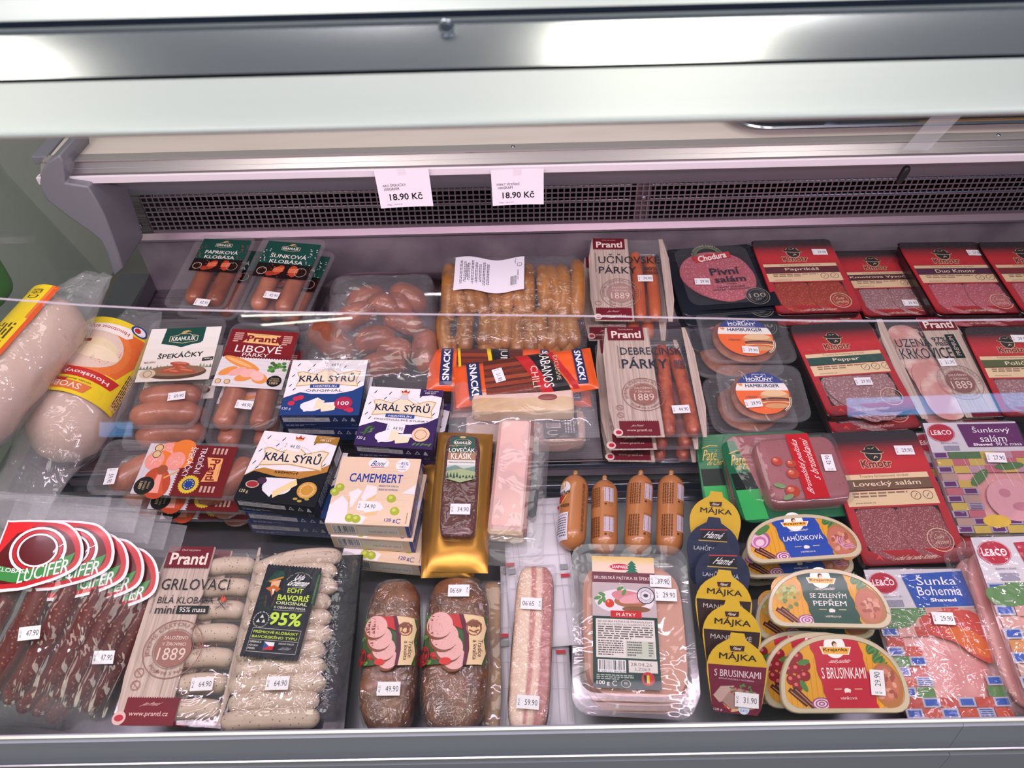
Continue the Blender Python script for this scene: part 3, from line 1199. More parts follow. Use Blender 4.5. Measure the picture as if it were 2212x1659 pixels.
def logo_krah(a, u, v, w, h):
    """badge with bird and name; box u,v,w,h"""
    a.poly([(u, v), (u + w, v), (u + w, v + h * .72), (u + w * .5, v + h), (u, v + h * .72)], '1d4a42')
    k = a.W / a.H
    a.poly([(u + .14 * w, v + .42 * h), (u + .34 * w, v + .36 * h), (u + .36 * w, v + .3 * h), (u + .64 * w, v + .3 * h), (u + .66 * w, v + .36 * h), (u + .86 * w, v + .42 * h), (u + .86 * w, v + .7 * h), (u + .5 * w, v + .8 * h), (u + .14 * w, v + .7 * h)], 'cdbf9a')
    a.poly([(u + .16 * w, v + .44 * h), (u + .35 * w, v + .385 * h), (u + .37 * w, v + .32 * h), (u + .63 * w, v + .32 * h), (u + .65 * w, v + .385 * h), (u + .84 * w, v + .44 * h), (u + .84 * w, v + .68 * h), (u + .5 * w, v + .775 * h), (u + .16 * w, v + .68 * h)], '1d4a42')
    a.poly([(u + .38 * w, v + .32 * h), (u + .44 * w, v + .18 * h), (u + .56 * w, v + .12 * h), (u + .66 * w, v + .22 * h), (u + .58 * w, v + .2 * h), (u + .5 * w, v + .3 * h)], 'c8a468')
    a.text('KRAHULÍK', u + .2 * w, v + .4 * h, w * .6, h * .26, 'f2efe6', bold=.03)


def sausage_pic(a, u, v, L, r, col, cut, rot=0, cutr=True):
    a.ell(u, v, L, r, col, 18, rot=rot)
    a.ell(u - L * .1 * math.sin(R(rot)), v - r * .35, L * .7, r * .3, 'e8a878' if col != 'a8503a' else 'c97a60', 12, rot=rot)
    if cutr:
        a.ell(u + L * .62 * math.cos(R(rot)), v - L * .62 * math.sin(R(rot)), r * .95, r * 1.0, cut, 16)


def logo_kmotr(a, u, v, w, name=True):
    k = a.W / a.H
    a.ell(u, v, w * .34, w * .40, 'd9b98c', 24)
    a.ell(u, v, w * .31, w * .37, '15161c', 24)
    a.ell(u, v - .08 * w * k, w * .46, w * .10, 'd9b98c', 20, rot=-6)
    a.ell(u, v - .09 * w * k, w * .44, w * .085, '101116', 20, rot=-6)
    a.ell(u, v - .22 * w * k, w * .24, w * .17, '101116', 16)
    a.line([(u - .13 * w, v - .26 * w * k), (u - .02 * w, v - .22 * w * k)], w * .025, 'd9b98c')
    a.line([(u + .02 * w, v - .22 * w * k), (u + .13 * w, v - .28 * w * k)], w * .025, 'd9b98c')
    a.line([(u - .02 * w, v + .24 * w * k), (u + .06 * w, v + .12 * w * k), (u + .14 * w, v + .2 * w * k)], w * .04, 'd9b98c')
    if name:
        a.text('Kmotr', u - .62 * w, v + .26 * w * k, w * 1.24, .42 * w * k, 'e2c49a', bold=.14)
        a.text('Kmotr', u - .60 * w, v + .285 * w * k, w * 1.2, .37 * w * k, '7a1c22', bold=.07)


def czech_seal(a, u, v, r, col='d8b69a'):
    a.ring(u, v, r * .93, r, col)
    a.ring(u, v, r * .70, r * .73, col)
    a.text('Český', u - r * .5, v - r * .5 * a.W / a.H, r * 1.0, r * .5 * a.W / a.H, col, it=.2, sl=.003)
    a.text('výrobce', u - r * .62, v + r * .02 * a.W / a.H, r * 1.3, r * .45 * a.W / a.H, col, it=.2, sl=.003)


def seal1889(a, u, v, r, col='96665e', bg=None):
    if bg:
        a.ell(u, v, r * .62, r * .62, bg, 28)
    a.ring(u, v, r * .97, r, col)
    a.ring(u, v, r * .66, r * .68, col)
    a.atext('JDEME CESTOU KVALITY', u, v, r * .74, r * .17, 200, -15, col)
    a.atext('POJĎTE S NÁMI', u, v, r * .74, r * .17, 222, 322, col, inward=True)
    c2 = 'd8c4b8'
    k = a.W / a.H
    a.text('ZALOŽENO', u - r * .42, v - r * .46 * k, r * .84, r * .15 * k, c2)
    a.text('V ŽIROVNICI', u - r * .4, v - r * .24 * k, r * .8, r * .14 * k, c2)
    a.text('1889', u - r * .46, v - r * .03 * k, r * .92, r * .42 * k, c2, bold=.01)


def prantl_logo(a, u, v, w, h, col='6b1b2a'):
    a.rect(u, v, u + w, v + h * .9, col)
    a.zig(u, u + w, v + h * .9, 18, h * .07, col)
    a.text('Chuť má jméno', u + w * .3, v + h * .1, w * .42, h * .13, 'd8c0b4', bold=0)
    a.text('Prantl', u + w * .1, v + h * .28, w * .82, h * .52, 'e6d6cc', bold=.05)


def prantl_pack(q, z, tilt, t, label, price, pp, title, win=(.50, .86), sa=None, group=None, mirror=False, seal=True, thick=.018, Hh=None):
    M, W, H = fit(q, z, tilt, H=Hh)
    T = thing('sausage_pack', base(M, t), label, 'sausage pack', group)
    trayshell('tray', W * .985, H * .985, t - .001, .012, .006, M_TRAY, T)
    l, r = win
    a = Art(W, H, t)
    b = 'cdbbb0'
    if not mirror:
        a.grad(0, 0, l, 1, [b, b], 4, rr=.05, bot=True)
        a.grad(r, 0, 1, 1, [b, b], 4, rr=.05, bot=True)
        for u in (.19, .36):
            a.line([(u, 0.01), (u + .004, .99)], .004, 'a8948a')
        a.line([(l, 0), (l, 1)], .008, 'b09c90')
    else:
        a.grad(0, 0, .12, 1, [b, b], 4, rr=.05, bot=True)
        a.grad(l, 0, 1, 1, [b, b], 4, rr=.05, bot=True)
        a.line([(.82, .01), (.82, .99)], .004, 'a8948a')
    a.build('wood_print', T, WOODP)
    a = Art(W, H, t + .0016)
    title(a)
    a.build('printing', T, PR)
    return T, W, H


# ------------------------------------------------------------ Prantl-style packs (wood look card with a window)
def t_uc(a):
    prantl_logo(a, .06, .0, .40, .15)
    a.text('UČŇOVSKÉ', .12, .20, .76, .12, '2b2a34', bold=0)
    a.text('PÁRKY', .12, .34, .46, .105, '2b2a34', bold=.01)
    a.text('80%', .68, .36, .16, .045, '3a3036')
    a.text('masa', .68, .415, .17, .035, '3a3036')
    a.text('MASNÝ VÝROBEK TEPELNĚ OPRACOVANÝ', .07, .19, .022, .24, '6b5a58', rot=90, bold=0)
    seal1889(a, .36, .68, .24, 'a07c74', 'a5847c')
    a.ring(.09, .80, .03, .037, 'a07c74')
    a.rect(.06, .86, .48, .99, '6b1b2a')
    a.zig(.06, .48, .861, 20, -.012, '6b1b2a')
    a.text('www.prantl.cz', .13, .925, .28, .035, 'd8c0b4', bold=0)
    a.text('Jan Prantl', .18, .885, .16, .025, 'd8c0b4', bold=0, it=.2)
    a.ell(.08, .955, .045, .045, 'd9c6c0')
    a.ell(.085, .955, .03, .025, 'b02a3c')


def t_deb(a):
    prantl_logo(a, .07, .0, .40, .14)
    a.text('DEBRECÍNSKÉ', .19, .185, .72, .09, '2b3444', bold=0)
    a.text('PÁRKY', .19, .295, .49, .11, '2b3444', bold=.015)
    a.text('80%', .75, .325, .15, .05, '4a4658')
    a.text('masa', .75, .38, .155, .03, '4a3c40')
    a.text('MASNÝ VÝROBEK TEPELNĚ OPRACOVANÝ', .15, .185, .022, .22, '6b5a58', rot=90, bold=0)
    seal1889(a, .38, .64, .225, '96665e', '94685e')
    for v in (.755, .82):
        a.ring(.115, v, .03, .037, 'a07c74')
        a.line([(.09, v - .015), (.14, v + .015)], .006, 'a07c74')
    a.rect(.09, .875, .49, .99, '6b1b2a')
    a.zig(.09, .49, .876, 20, -.01, '6b1b2a')
    a.text('www.prantl.cz', .16, .935, .25, .028, 'd8c0b4', bold=0)
    a.text('Jan Prantl', .2, .9, .14, .022, 'd8c0b4', bold=0, it=.2)
    a.ell(.07, .965, .048, .048, 'd9c6c0')
    a.ell(.075, .965, .03, .025, 'b02a3c')


def pair_window(T, W, H, t, u0, u1, m, v0=.1, v1=.96, conv=0.0, r=.0115):
    for i, u in enumerate((u0, u1)):
        x = -W / 2 + u * W
        d = conv * W * (1 if i == 0 else -1)
        sausage('sausage', [(x - d, H / 2 - v0 * H - (.01 if i else 0), r + .001), (x + .002, 0, r + .0015), (x + d, H / 2 - v1 * H, r + .001)], r, m, T, amp=.0005, seed=i)


q = Q('6', (325, 690), (955, 690), (1125, 1475), (400, 1475))
T, W, H = prantl_pack(q, .022, 5, .027, 'debrecen sausage pack with wood-look card and 44.90 sticker, topmost of its stack', '44.90', 0, t_deb, win=(.53, .91))
pair_window(T, W, H, .02, .63, .82, M_DEB, .13, .95, -.035, .0118)
sheet('film', W * .40, H * .96, .0272, .004, M_TOP, T, cx=W * .21, amp=.0008)
suv(T, W, H, .0245, .74, .77, '44.90', 3)
DEB = T
dup(T, -.010, -.004, -.0275, 'debrecen sausage pack second from the top of its stack, web address strip showing', 0.5, skip=('price_sticker',))
dup(T, -.007, -.008, -.055, 'debrecen sausage pack at the bottom of its stack, lowest strip edge showing', -1, skip=('price_sticker',))

q = Q('6', (230, 55), (795, 55), (870, 650), (260, 640))
T, W, H = prantl_pack(q, .035, 9, .027, 'wood-look pack of two orange frankfurters with 74.90 sticker, against the rear panel', '74.90', 0, t_uc, win=(.50, .90))
pair_window(T, W, H, .02, .59, .77, M_ORA, .12, .93, 0, .0118)
sheet('film', W * .42, H * .96, .0272, .004, M_TOP, T, cx=W * .20, amp=.0008)
suv(T, W, H, .0245, .68, .50, '74.90', 1)
dup(T, -.012, -.022, -.028, 'wood-look frankfurter pack lying under the 74.90 one, shifted forward and left', .5, skip=('price_sticker',))


def t_gri(a):
    prantl_logo(a, .05, .0, .44, .145)
    a.text('GRILOVACÍ', .085, .185, .66, .085, '2e2a30', bold=0)
    a.text('BÍLÁ KLOBÁSA', .095, .30, .53, .05, '2e2a30', bold=0)
    a.text('mini', .10, .365, .18, .045, '2e2a30', bold=.02)
    a.rect(.30, .362, .60, .41, '1e2626')
    a.text('95% masa', .325, .37, .25, .03, 'e4dcd6', bold=.01)
    a.text('MASNÝ VÝROBEK TEPELNĚ OPRACOVANÝ', .045, .19, .02, .22, '5a4a4a', rot=90, bold=0)
    for k, (u, c) in enumerate(((.70, 'c84a3a'), (.72, 'd8603a'), (.735, 'b83a34'))):
        a.poly([(u - .015, .335), (u, .29 + .01 * k), (u + .015, .335)], c)
    a.text('VHODNÉ PRO', .64, .342, .17, .014, '5a4a4a', bold=0)
    a.text('GRILOVÁNÍ', .64, .36, .15, .014, '5a4a4a', bold=0)
    a.line([(.66, .385), (.76, .325)], .006, '4a3c3c')
    a.line([(.66, .325), (.76, .385)], .006, '4a3c3c')
    seal1889(a, .37, .605, .27, '96665e', '94685e')
    for v in (.735, .80):
        a.ring(.13, v, .036, .043, '96665e')
        a.line([(.10, v - .015), (.155, v + .015)], .007, '96665e')
    a.rect(.10, .865, .56, 1.0, '6b1420')
    a.zig(.10, .56, .866, 22, -.009, '6b1420')
    a.text('Jan Prantl', .22, .885, .2, .022, 'd8b8b0', bold=0, it=.3)
    a.text('www.prantl.cz', .15, .93, .34, .03, 'd8b8b0', bold=0)
    a.ell(.075, .965, .058, .058, 'cdb0aa')
    a.ell(.075, .965, .04, .028, 'b02a3c')


q = Q('0', (360, 1180), (570, 1184), (488, 1572), (232, 1566))
T, W, H = prantl_pack(q, -.018, 6, .026, 'wood-look pack of short white grilling sausages with 64.90 sticker, beside the red-labelled bags', '64.90', 0, t_gri, win=(.50, .93))
for i in range(7):
    y = H / 2 - (.10 + .135 * i) * H
    sausage('sausage', [(-W * .08, y - .004, .012), (W * .17, y + .003, .0128), (W * .42, y, .012)], .0122, M_SPK, T, seed=i)
    if i == 0:
        pass
sheet('film', W * .45, H * .96, .0262, .004, M_TOP, T, cx=W * .215, amp=.001)
suv(T, W, H, .0245, .72, .79, '64.90', 3)
dup(T, .012, .004, -.02, 'white grilling sausage pack lying under the wood-look one, its right edge showing', -2.5, skip=('price_sticker',))


def t_krk(a):
    prantl_logo(a, .53, .0, .42, .15)
    a.text('UZENÁ', .14, .205, .41, .105, '2c3440', bold=0)
    a.text('KRKOVICE', .14, .325, .60, .11, '2c3440', bold=0)
    a.text('97%', .58, .215, .17, .05, '3a3a44')
    a.text('masa', .60, .27, .16, .035, '3a3a44')
    a.rect(.755, .19, .865, .435, '1f302c')
    a.text('PREMIUM', .785, .21, .05, .20, 'c9b0a8', rot=90, bold=0)
    seal1889(a, .66, .67, .25, 'a58a88', '86605e')
    a.rect(.60, .96, .98, 1.0, '6b1b2a')
    a.text('MASNÝ VÝROBEK TEPELNĚ OPRACOVANÝ', .095, .2, .02, .24, '6b5a58', rot=90, bold=0)


q = Q('7', (755, 625), (1385, 620), (1745, 1330), (1120, 1340))
T, W, H = prantl_pack(q, .012, 7, .014, 'wood-look pack of smoked pork neck slices, between two red salami packs', '31.90', 0, t_krk, win=(.53, .9), mirror=True)
m_neck = mat('smoked_pork_neck', 'c98f88', .4, var='e6cdc2', vscale=22, thr=(.42, .6))
for i in range(5):
    block('meat_slice', W * .40, H * .42, .003, m_neck, T, sq=2.6, amp=.001, z0=.002 + i * .002, cx=-W * .16 + .002 * i, cy=H * (.26 - .14 * i), seed=i)
sheet('film', W * .42, H * .96, .0143, .004, M_TOP, T, cx=-W * .17, amp=.0008)
suv(T, W, H, .013, .62, .48, '31.90', 2)
dup(T, -.01, -.004, -.016, 'wood-look smoked pork neck pack lying under the 31.90 one, left edge showing', 1.5, skip=('price_sticker',))


# ------------------------------------------------------------ red salami packs
def kmotr(q, z, tilt, name, band, sal, label, price=None, pp=(.8, .14), n_ic=2, two=True, rot=0, logou=.47, Hh=None, sub=None, dark='2a0d12', roll=0):
    t = .013
    M, W, H = fit(q, z, tilt, roll, Hh and None or 1.0, Hh)
    T = thing('salami_pack', base(M, t), label, 'salami pack', 'red packs of sliced salami')
    slab('tray', W * .99, H * .99, 0, t - .0006, .012, mat('dark_tray', '241418', .3, coat=.3), T)
    # slices
    cols = ((.30, .70) if two else (.5,))
    for ci, u in enumerate(cols):
        for k in range(6):
            rr_ = W * (.235 if two else .43)
            V, F = loft([L3([(rr_ * math.cos(R(a)), rr_ * (1 if two else .62) * math.sin(R(a))) for a in range(0, 360, 15)], 0), L3([(rr_ * math.cos(R(a)), rr_ * (1 if two else .62) * math.sin(R(a))) for a in range(0, 360, 15)], .0010)])
            me_ = mesh('salami_slice', V, F)
            me_.materials.append(sal)
            me_.materials.append(mat('slice_rim', '6a3434', .5))
            for f_ in me_.polygons:
                f_.material_index = 1 if len(f_.vertices) == 4 else 0
            o = obj('salami_slice', me_, None, T)
            o.location = (-W / 2 + u * W + .001 * (k % 2), H / 2 - (.70 + .022 * k) * H, t - .0006 + .0006 * k)
            o.rotation_euler = (R(2), 0, R(30 * k))
    a = Art(W, H, t + .0042)
    red, deep = 'b51f28', '7c1420'
    a.grad(0, 0, 1, .34, ['15151c', '2a1218', 'a01a22', 'c2222a', 'b8202a'], 16, rr=.05)
    a.grad(0, .60, .085, .93, ['b01c26', 'a01822'], 4)
    a.grad(.915, .60, 1, .93, ['b01c26', 'a01822'], 4)
    a.rect(0, .34, 1, .60, 'b01e28')
    a.grad(0, .90, 1, 1, ['a8141e', '8c141c', '5c1018'], 6, rr=.05, top=False, bot=True)
    cr = 'e3c9a0'
    a.rect(.045, .345, .945, .385, cr)
    a.rect(.045, .385, .945, .465, band)
    a.rect(.045, .465, .945, .472, '2a1a20')
    a.rect(.045, .475, .945, .585, cr)
    a.text(sub or 'Trvanlivý fermentovaný výrobek', .25, .352, .5, .026, '5a4038', bold=0)
    a.text(name, .5 - .026 * len(name), .402, .052 * len(name), .046, 'ecd9bb', bold=.02)
    a.micro(.12, .485, .55, .045, 2, '8a6a54')
    a.text('www.kmotr.cz', .12, .552, .2, .018, '6a4a40', bold=0)
    for i in range(n_ic):
        a.ring(.74 + .12 * i - .06 * (n_ic - 2), .52, .043, .05, '6a4a40')
        a.line([(.72 + .12 * i - .06 * (n_ic - 2), .535), (.76 + .12 * i - .06 * (n_ic - 2), .505)], .006, '6a4a40')
    logo_kmotr(a, logou, .185, .26)
    czech_seal(a, .80, .845, .125)
    a.text('...i chuť má svého Kmotra', .27, .935, .48, .035, 'e6cdbb', it=.15, bold=.01)
    a.poly([(.13, .96), (.17, .925), (.20, .975), (.165, .95)], 'd23a3a')
    a.build('printed_film', T, PRG)
    sheet('clear_film', W * .99, H * .99, t + .0062, .012, M_TOP, T, amp=.0006, seed=len(name))
    if price:
        suv(T, W, H, t + .003, pp[0], pp[1], price, -2)
    return T, W, H


T, W, H = kmotr(Q('3', (608, 885), (1045, 870), (1275, 1308), (750, 1305)), .035, 8, 'Paprikáš', '5c1526', M_SALP, 'red salami pack with paprika salami and dark maroon name band, against the rear panel', '29.90', (.80, .20), sub='Trvanlivý fermentovaný výrobek')
dup(T, .003, -.014, -.016, 'red salami pack lying under the paprika salami pack, only its front edge showing', 0, skip=('price_sticker',))
T, W, H = kmotr(Q('3', (1088, 945), (1490, 935), (1740, 1325), (1265, 1320)), .01, 7, 'Kmotrova Vysočina', '4a1a24', M_SALG, 'red salami pack with pale salami, set lower between two others by the rear panel', '29.90', (.66, .83), sub='Trvanlivý tepelně opracovaný výrobek')
T, W, H = kmotr(Q('3', (1465, 890), (1915, 895), (2240, 1310), (1690, 1310)), .035, 8, 'Duo Kmotr', '4c1a3c', M_SAL, 'red salami pack with purple name band and two kinds of slices, by the rear panel', '27.90', (.86, .18))
dup(T, .004, -.016, -.016, 'red salami pack lying under the purple-banded one, only its front edge showing', 0, skip=('price_sticker',))
T, W, H = kmotr(Q('3', (1935, 890), (2390, 890), (2740, 1300), (2190, 1300)), .04, 8, '', '7a1a20', M_SAL, 'red salami pack cut off by the right border, rear row', '29.90', (.62, .55))
dup(T, -.014, .012, -.018, 'dark topped salami pack behind and under the cut-off rear one', 1, skip=('price_sticker',))
T, W, H = kmotr(Q('7', (160, 690), (742, 650), (1090, 1300), (465, 1330)), .012, 7, 'Pepper', '1c4a40', M_SALG, 'red salami pack with green name band and grey-white pepper coated slices', '29.90', (.56, .68), n_ic=3, two=False)
dup(T, .006, -.022, -.018, 'red salami pack lying under the green-banded pepper pack, its red front strip showing', 0, skip=('price_sticker',))
T, W, H = kmotr(Q('7', (1400, 700), (1990, 690), (2330, 1330), (1720, 1340)), .012, 7, 'Poličan', '4f5a2c', M_SALG, 'red salami pack with olive green name band beside the smoked pork neck pack', '29.90', (.64, .155))
T, W, H = kmotr(Q('13', (945, 168), (1500, 150), (1885, 965), (1190, 1015)), -.012, 8, 'Lovecký salám', '6e5038', M_SALD, 'red salami pack with brown name band and hunter salami, behind the blue-labelled ham', '29.90', (.80, .175))
dup(T, .022, .002, -.017, 'dark red pack lying under the brown-banded hunter salami pack, right edge showing', 2, skip=('price_sticker',))


# ------------------------------------------------------------ beer salami pack (dark card)
def pivni(T, W, H, t):
    a = Art(W, H, t)
    a.grad(0, 0, 1, 1, ['22242a', '1a1e26', '1c222c'], 6, rr=.06, bot=True)
    for i in range(12):
        a.text('100', .06 + .29 * (i % 4) + .1 * (i // 4 % 2), .03 + .07 * (i // 4), .07, .02, '3c4048', bold=0)
    a.build('dark_card', T, PRG)
    for k in range(9):
        P = [(W * .38 * math.cos(R(b)), H * .33 * math.sin(R(b))) for b in range(0, 360, 12)]
        V, F = loft([L3(P, 0), L3(P, .0009)])
        o = obj('salami_slice', mesh('salami_slice', V, F), M_SAL, T)
        o.location = (-W * .03 + .0012 * k, H * (.07 - .012 * k), t + .0006 + .0007 * k)
        o.rotation_euler = (R(1), R(.6), R(12 * k))
    a = Art(W, H, t + .0095)
    a.poly([(.16, .99), (.99, .80), (1, 1), (.5, 1.0)], '1b2028')
    a.ring(.44, .20, .12, .15, '5a6a50', a0=0, a1=180)
    a.atext('PLZEŇSKÉ UZENINY', .44, .20, .155, .03, 170, 10, 'a8b090')
    a.poly([(.26, .205), (.68, .155), (.69, .245), (.29, .30)], 'b8252e')
    a.text('Chodura', .32, .175, .32, .095, 'f0e8e6', bold=.06, sl=.05)
    a.text('Pivní', .40, .40, .31, .11, '221c28', bold=.03)
    a.text('salám', .42, .53, .33, .09, '221c28', bold=.03)
    a.line([(.54, .645), (.64, .645)], .006, '221c28')
    a.text('MASNÝ VÝROBEK', .42, .675, .30, .025, '2c2430', bold=.02)
    a.text('TEPELNĚ OPRACOVANÝ', .36, .71, .40, .025, '2c2430', bold=.02)
    a.ell(.80, .85, .125, .125, '20252c')
    a.ring(.80, .85, .118, .124, '8c8878')
    a.ring(.80, .85, .095, .098, '8c8878')
    a.text('100', .715, .81, .17, .06, '9c9884', bold=0)
    a.text('LET', .77, .885, .06, .02, '9c9884', bold=0)
    a.build('printing', T, PRG)
    sheet('film', W * .8, H * .86, t + .0105, .02, M_TOP, T, cx=-W * .02, amp=.001)


M, W, H = fit(Q('6', (805, 140), (1375, 85), (1640, 555), (890, 600)), .035, 8)
T = thing('salami_pack', base(M, .008), 'black-bordered pack of round pink beer salami slices with 29.90 sticker', 'salami pack')
slab('tray', W, H, 0, .0078, .012, mat('navy_tray', '151a24', .35, coat=.3), T)
pivni(T, W, H, .008)
suv(T, W, H, .0165, .28, .60, '29.90', -6)
dup(T, .008, -.016, -.014, 'black-bordered pack lying under the round beer salami pack', -3, skip=('price_sticker',))
dup(T, .0, -.055, -.028, 'black-bordered pack lowest of its pile, between the hamburger pack and the beer salami', 4, skip=('price_sticker',))


# ------------------------------------------------------------ twin hamburger packs
m_patty = mat('burger_patty', 'a3684e', .4, var='7e4632', vscale=40, bump=.4, bscale=90)


def burger_art(a):
    n = 26
    a.ell(.5, .5, .5, .5, 'f26a1c', 36)
    pts = [(.5 + .5 * math.cos(R(b)), .5 - .5 * math.sin(R(b))) for b in range(27, 154, 5)]
    a.poly(pts, '1f3a86')
    P = [(.5 - .5 * math.cos(R(b)), .5 - .5 * math.sin(R(b))) for b in (27, 23, 18, 14, 9, 6)]
    P2 = [(1 - x, y) for x, y in reversed(P)]
    a.poly(P + P2, 'f3efe8')
    for u in (.25, .37, .63, .75):
        a.line([(u, .02 + abs(u - .5) * .35), (u, .10 + abs(u - .5) * .3)], .006, 'dfe2ee')
    a.text('SINCE 1992', .37, .04, .26, .03, 'e8e8f0', bold=0)
    a.line([(.42, .10), (.5, .135), (.58, .09)], .02, 'f0f0f4')
    a.text('MORLINY', .24, .14, .50, .08, 'f4f4f6', bold=.04)
    a.line([(.24, .235), (.74, .235)], .006, 'f0f0f4')
    a.text('HAMBURGER', .20, .29, .64, .085, '1f2f66', bold=.05)
    a.poly([(.06, .26), (.1, .29), (.13, .27), (.16, .31), (.12, .345), (.08, .32)], 'e8882a')
    a.text('classic', .17, .56, .22, .06, '2a2430', bold=.02)
    a.ell(.71, .56, .27, .12, 'd9a26a', 24)
    a.ell(.71, .52, .24, .07, 'ecc898', 24)
    a.ell(.72, .66, .27, .05, '3c1f1c', 20)
    a.ell(.72, .69, .26, .045, 'a8503a', 20)
    a.ell(.71, .73, .27, .03, 'e8d87a', 20)
    a.ell(.71, .78, .25, .07, 'd9603c', 20)
    a.ell(.71, .81, .22, .06, 'd9a26a', 20)
    a.ring(.70, .66, .27, .285, 'f4ead0', a0=-60, a1=10)
    a.ring(.70, .66, .30, .31, 'f4ead0', a0=-60, a1=10)


def burgers(q, z, tilt, label, sk, s0):
    M, W, H = fit(q, z, tilt)
    t = .02
    T = thing('hamburger_pack', base(M, t), label, 'hamburger pack')
    trayshell('tray', W, H, t - .001, .02, .008, M_TRAY, T, taper=.006)
    rr_ = min(W, H) * .43
    block('patty', rr_ * 2, rr_ * 1.96, .013, m_patty, T, sq=2.1, amp=.0015, z0=.002, seed=s0, fr=60)
    a = Art(rr_ * 1.72, rr_ * 1.72, .0195)
    burger_art(a)
    a.build('round_label', T, PRG)
    sheet('film', W * .99, H * .99, .0206, .02, film('burger_film', haze=.08, refl=.07, edge=.5, rough=.08, bump=.6, bscale=30, dist=.006), T, amp=.0012, seed=s0)
    if sk:
        suv(T, W, H, .019, sk[0], sk[1], '29.90', sk[2])
    return T, W, H


T, W, H = burgers(Q('6', (985, 560), (1610, 580), (1760, 955), (1095, 925)), .018, 6, 'clear hamburger pack with round orange label, rear one of the joined pair', (.50, .78, -4), 3)
dup(T, -.02, -.012, -.022, 'hamburger pack mostly hidden under the rear one of the joined pair', 3, skip=('price_sticker', 'round_label'))
T, W, H = burgers(Q('6', (1110, 955), (1765, 955), (1830, 1365), (1240, 1365)), .0, 6, 'hamburger pack with round orange label, front one of the joined pair', (.36, .70, 6), 8)
dup(T, -.018, -.006, -.022, 'hamburger pack mostly hidden under the front one of the joined pair', 4, skip=('price_sticker', 'round_label'))


# ------------------------------------------------------------ clear trays of sausages with paper labels
def krah_small(word1, accent):
    def f(a):
        a.rect(0, 0, 1, .62, '1d4a42')
        a.grad(0, .62, 1, 1, ['141a1c', '2a1614', '1c1214'], 5)
        for i in range(26):
            u = a.rng.choice((a.rng.uniform(0, .12), a.rng.uniform(.85, 1)))
            a.ell(u, a.rng.uniform(.15, .6), .012, .012, accent, 6)
        for i in range(40):
            a.ell(a.rng.uniform(0, 1), a.rng.uniform(.64, .97), .012, .01, a.rng.choice(('a8302a', '5a2018', 'd0603a')), 6)
        logo_krah(a, .24, .0, .48, .33)
        a.text(word1, .16, .33, .68, .13, 'ece8e0', bold=.02)
        a.text('KLOBÁSA', .19, .485, .62, .12, 'ece8e0', bold=.02)
        for u, r in ((.42, 55), (.70, 100)):
            a.ell(u, .80, .14, .085, 'b8452c', 16, rot=r)
            for k in range(4):
                a.line([(u - .09, .75 + .03 * k), (u + .09, .73 + .03 * k)], .018, 'e0805a')
        a.ell(.30, .9, .09, .06, 'a03c28', 12)
        a.ring(.84, .82, .10, .108, 'b0b0a8')
        a.ring(.13, .84, .08, .09, 'c8c4b8')
    return f


def tray_pack(q, z, tilt, t, label, lab, lf, price=None, pp=None, prot=0, saus=(), m=M_FAT, labrot=0, cat='sausage pack', name='sausage_pack', group=None, r=.014, roll=0):
    M, W, H = fit(q, z, tilt, roll)
    T = thing(name, base(M, t), label, cat, group)
    trayshell('tray', W, H, t - .001, r, .008, M_TRAY, T, taper=.008)
    for i, s in enumerate(saus):
        zm = t - .0015 - s[-1]
        pts = [(-W / 2 + u * W, H / 2 - v * H, min(zz, zm)) for u, v, zz in s[:-1]]
        sausage('sausage', pts, s[-1], m, T, seed=i, amp=.0006)
    if lab:
        u0, v0, u1, v1 = lab
        lw, lh = (u1 - u0) * W, (v1 - v0) * H
        a = Art(lw, lh, 0)
        lf(a)
        o = a.build('paper_label', T, PRG)
        o.location = (-W / 2 + (u0 + u1) / 2 * W, H / 2 - (v0 + v1) / 2 * H, t + .0006)
        o.rotation_euler = (0, 0, R(labrot))
    sheet('film', W * .985, H * .985, t - .0005, .016, M_TOP, T, amp=.0008, seed=int(z * 1000) % 17)
    if price:
        suv(T, W, H, t - .001, pp[0], pp[1], price, prot)
    return T, W, H


T, W, H = tray_pack(Q('0', (432, 508), (554, 508), (486, 672), (345, 660)), .062, 9, .03, 'sausage tray with dark green label reading paprika, left one of the rear pair', (.14, .07, .94, .52), krah_small('PAPRIKOVÁ', 'a83a38'), '42.90', (.62, .93), -4,
                    saus=((( .33, .12, .016), (.33, .5, .018), (.33, .86, .016), .0155), ((.68, .12, .016), (.70, .5, .018), (.68, .88, .016), .0155)), m=M_SAU)
dup(T, .010, .006, -.032, 'sausage tray stacked under the paprika label tray', -1, skip=('price_sticker',))
T, W, H = tray_pack(Q('0', (577, 506), (702, 518), (640, 690), (481, 675)), .062, 9, .03, 'sausage tray with dark green ham sausage label, right one of the rear pair', (.12, .08, .94, .54), krah_small('ŠUNKOVÁ', 'd8d4cc'), '42.90', (.55, .76), -3,
                    saus=(((.33, .12, .016), (.33, .5, .018), (.33, .86, .016), .0155), ((.70, .10, .016), (.72, .5, .018), (.70, .88, .016), .0155)), m=M_FAT)
dup(T, .008, .002, -.031, 'sausage tray stacked right under the ham sausage label tray', -2, skip=('price_sticker',))


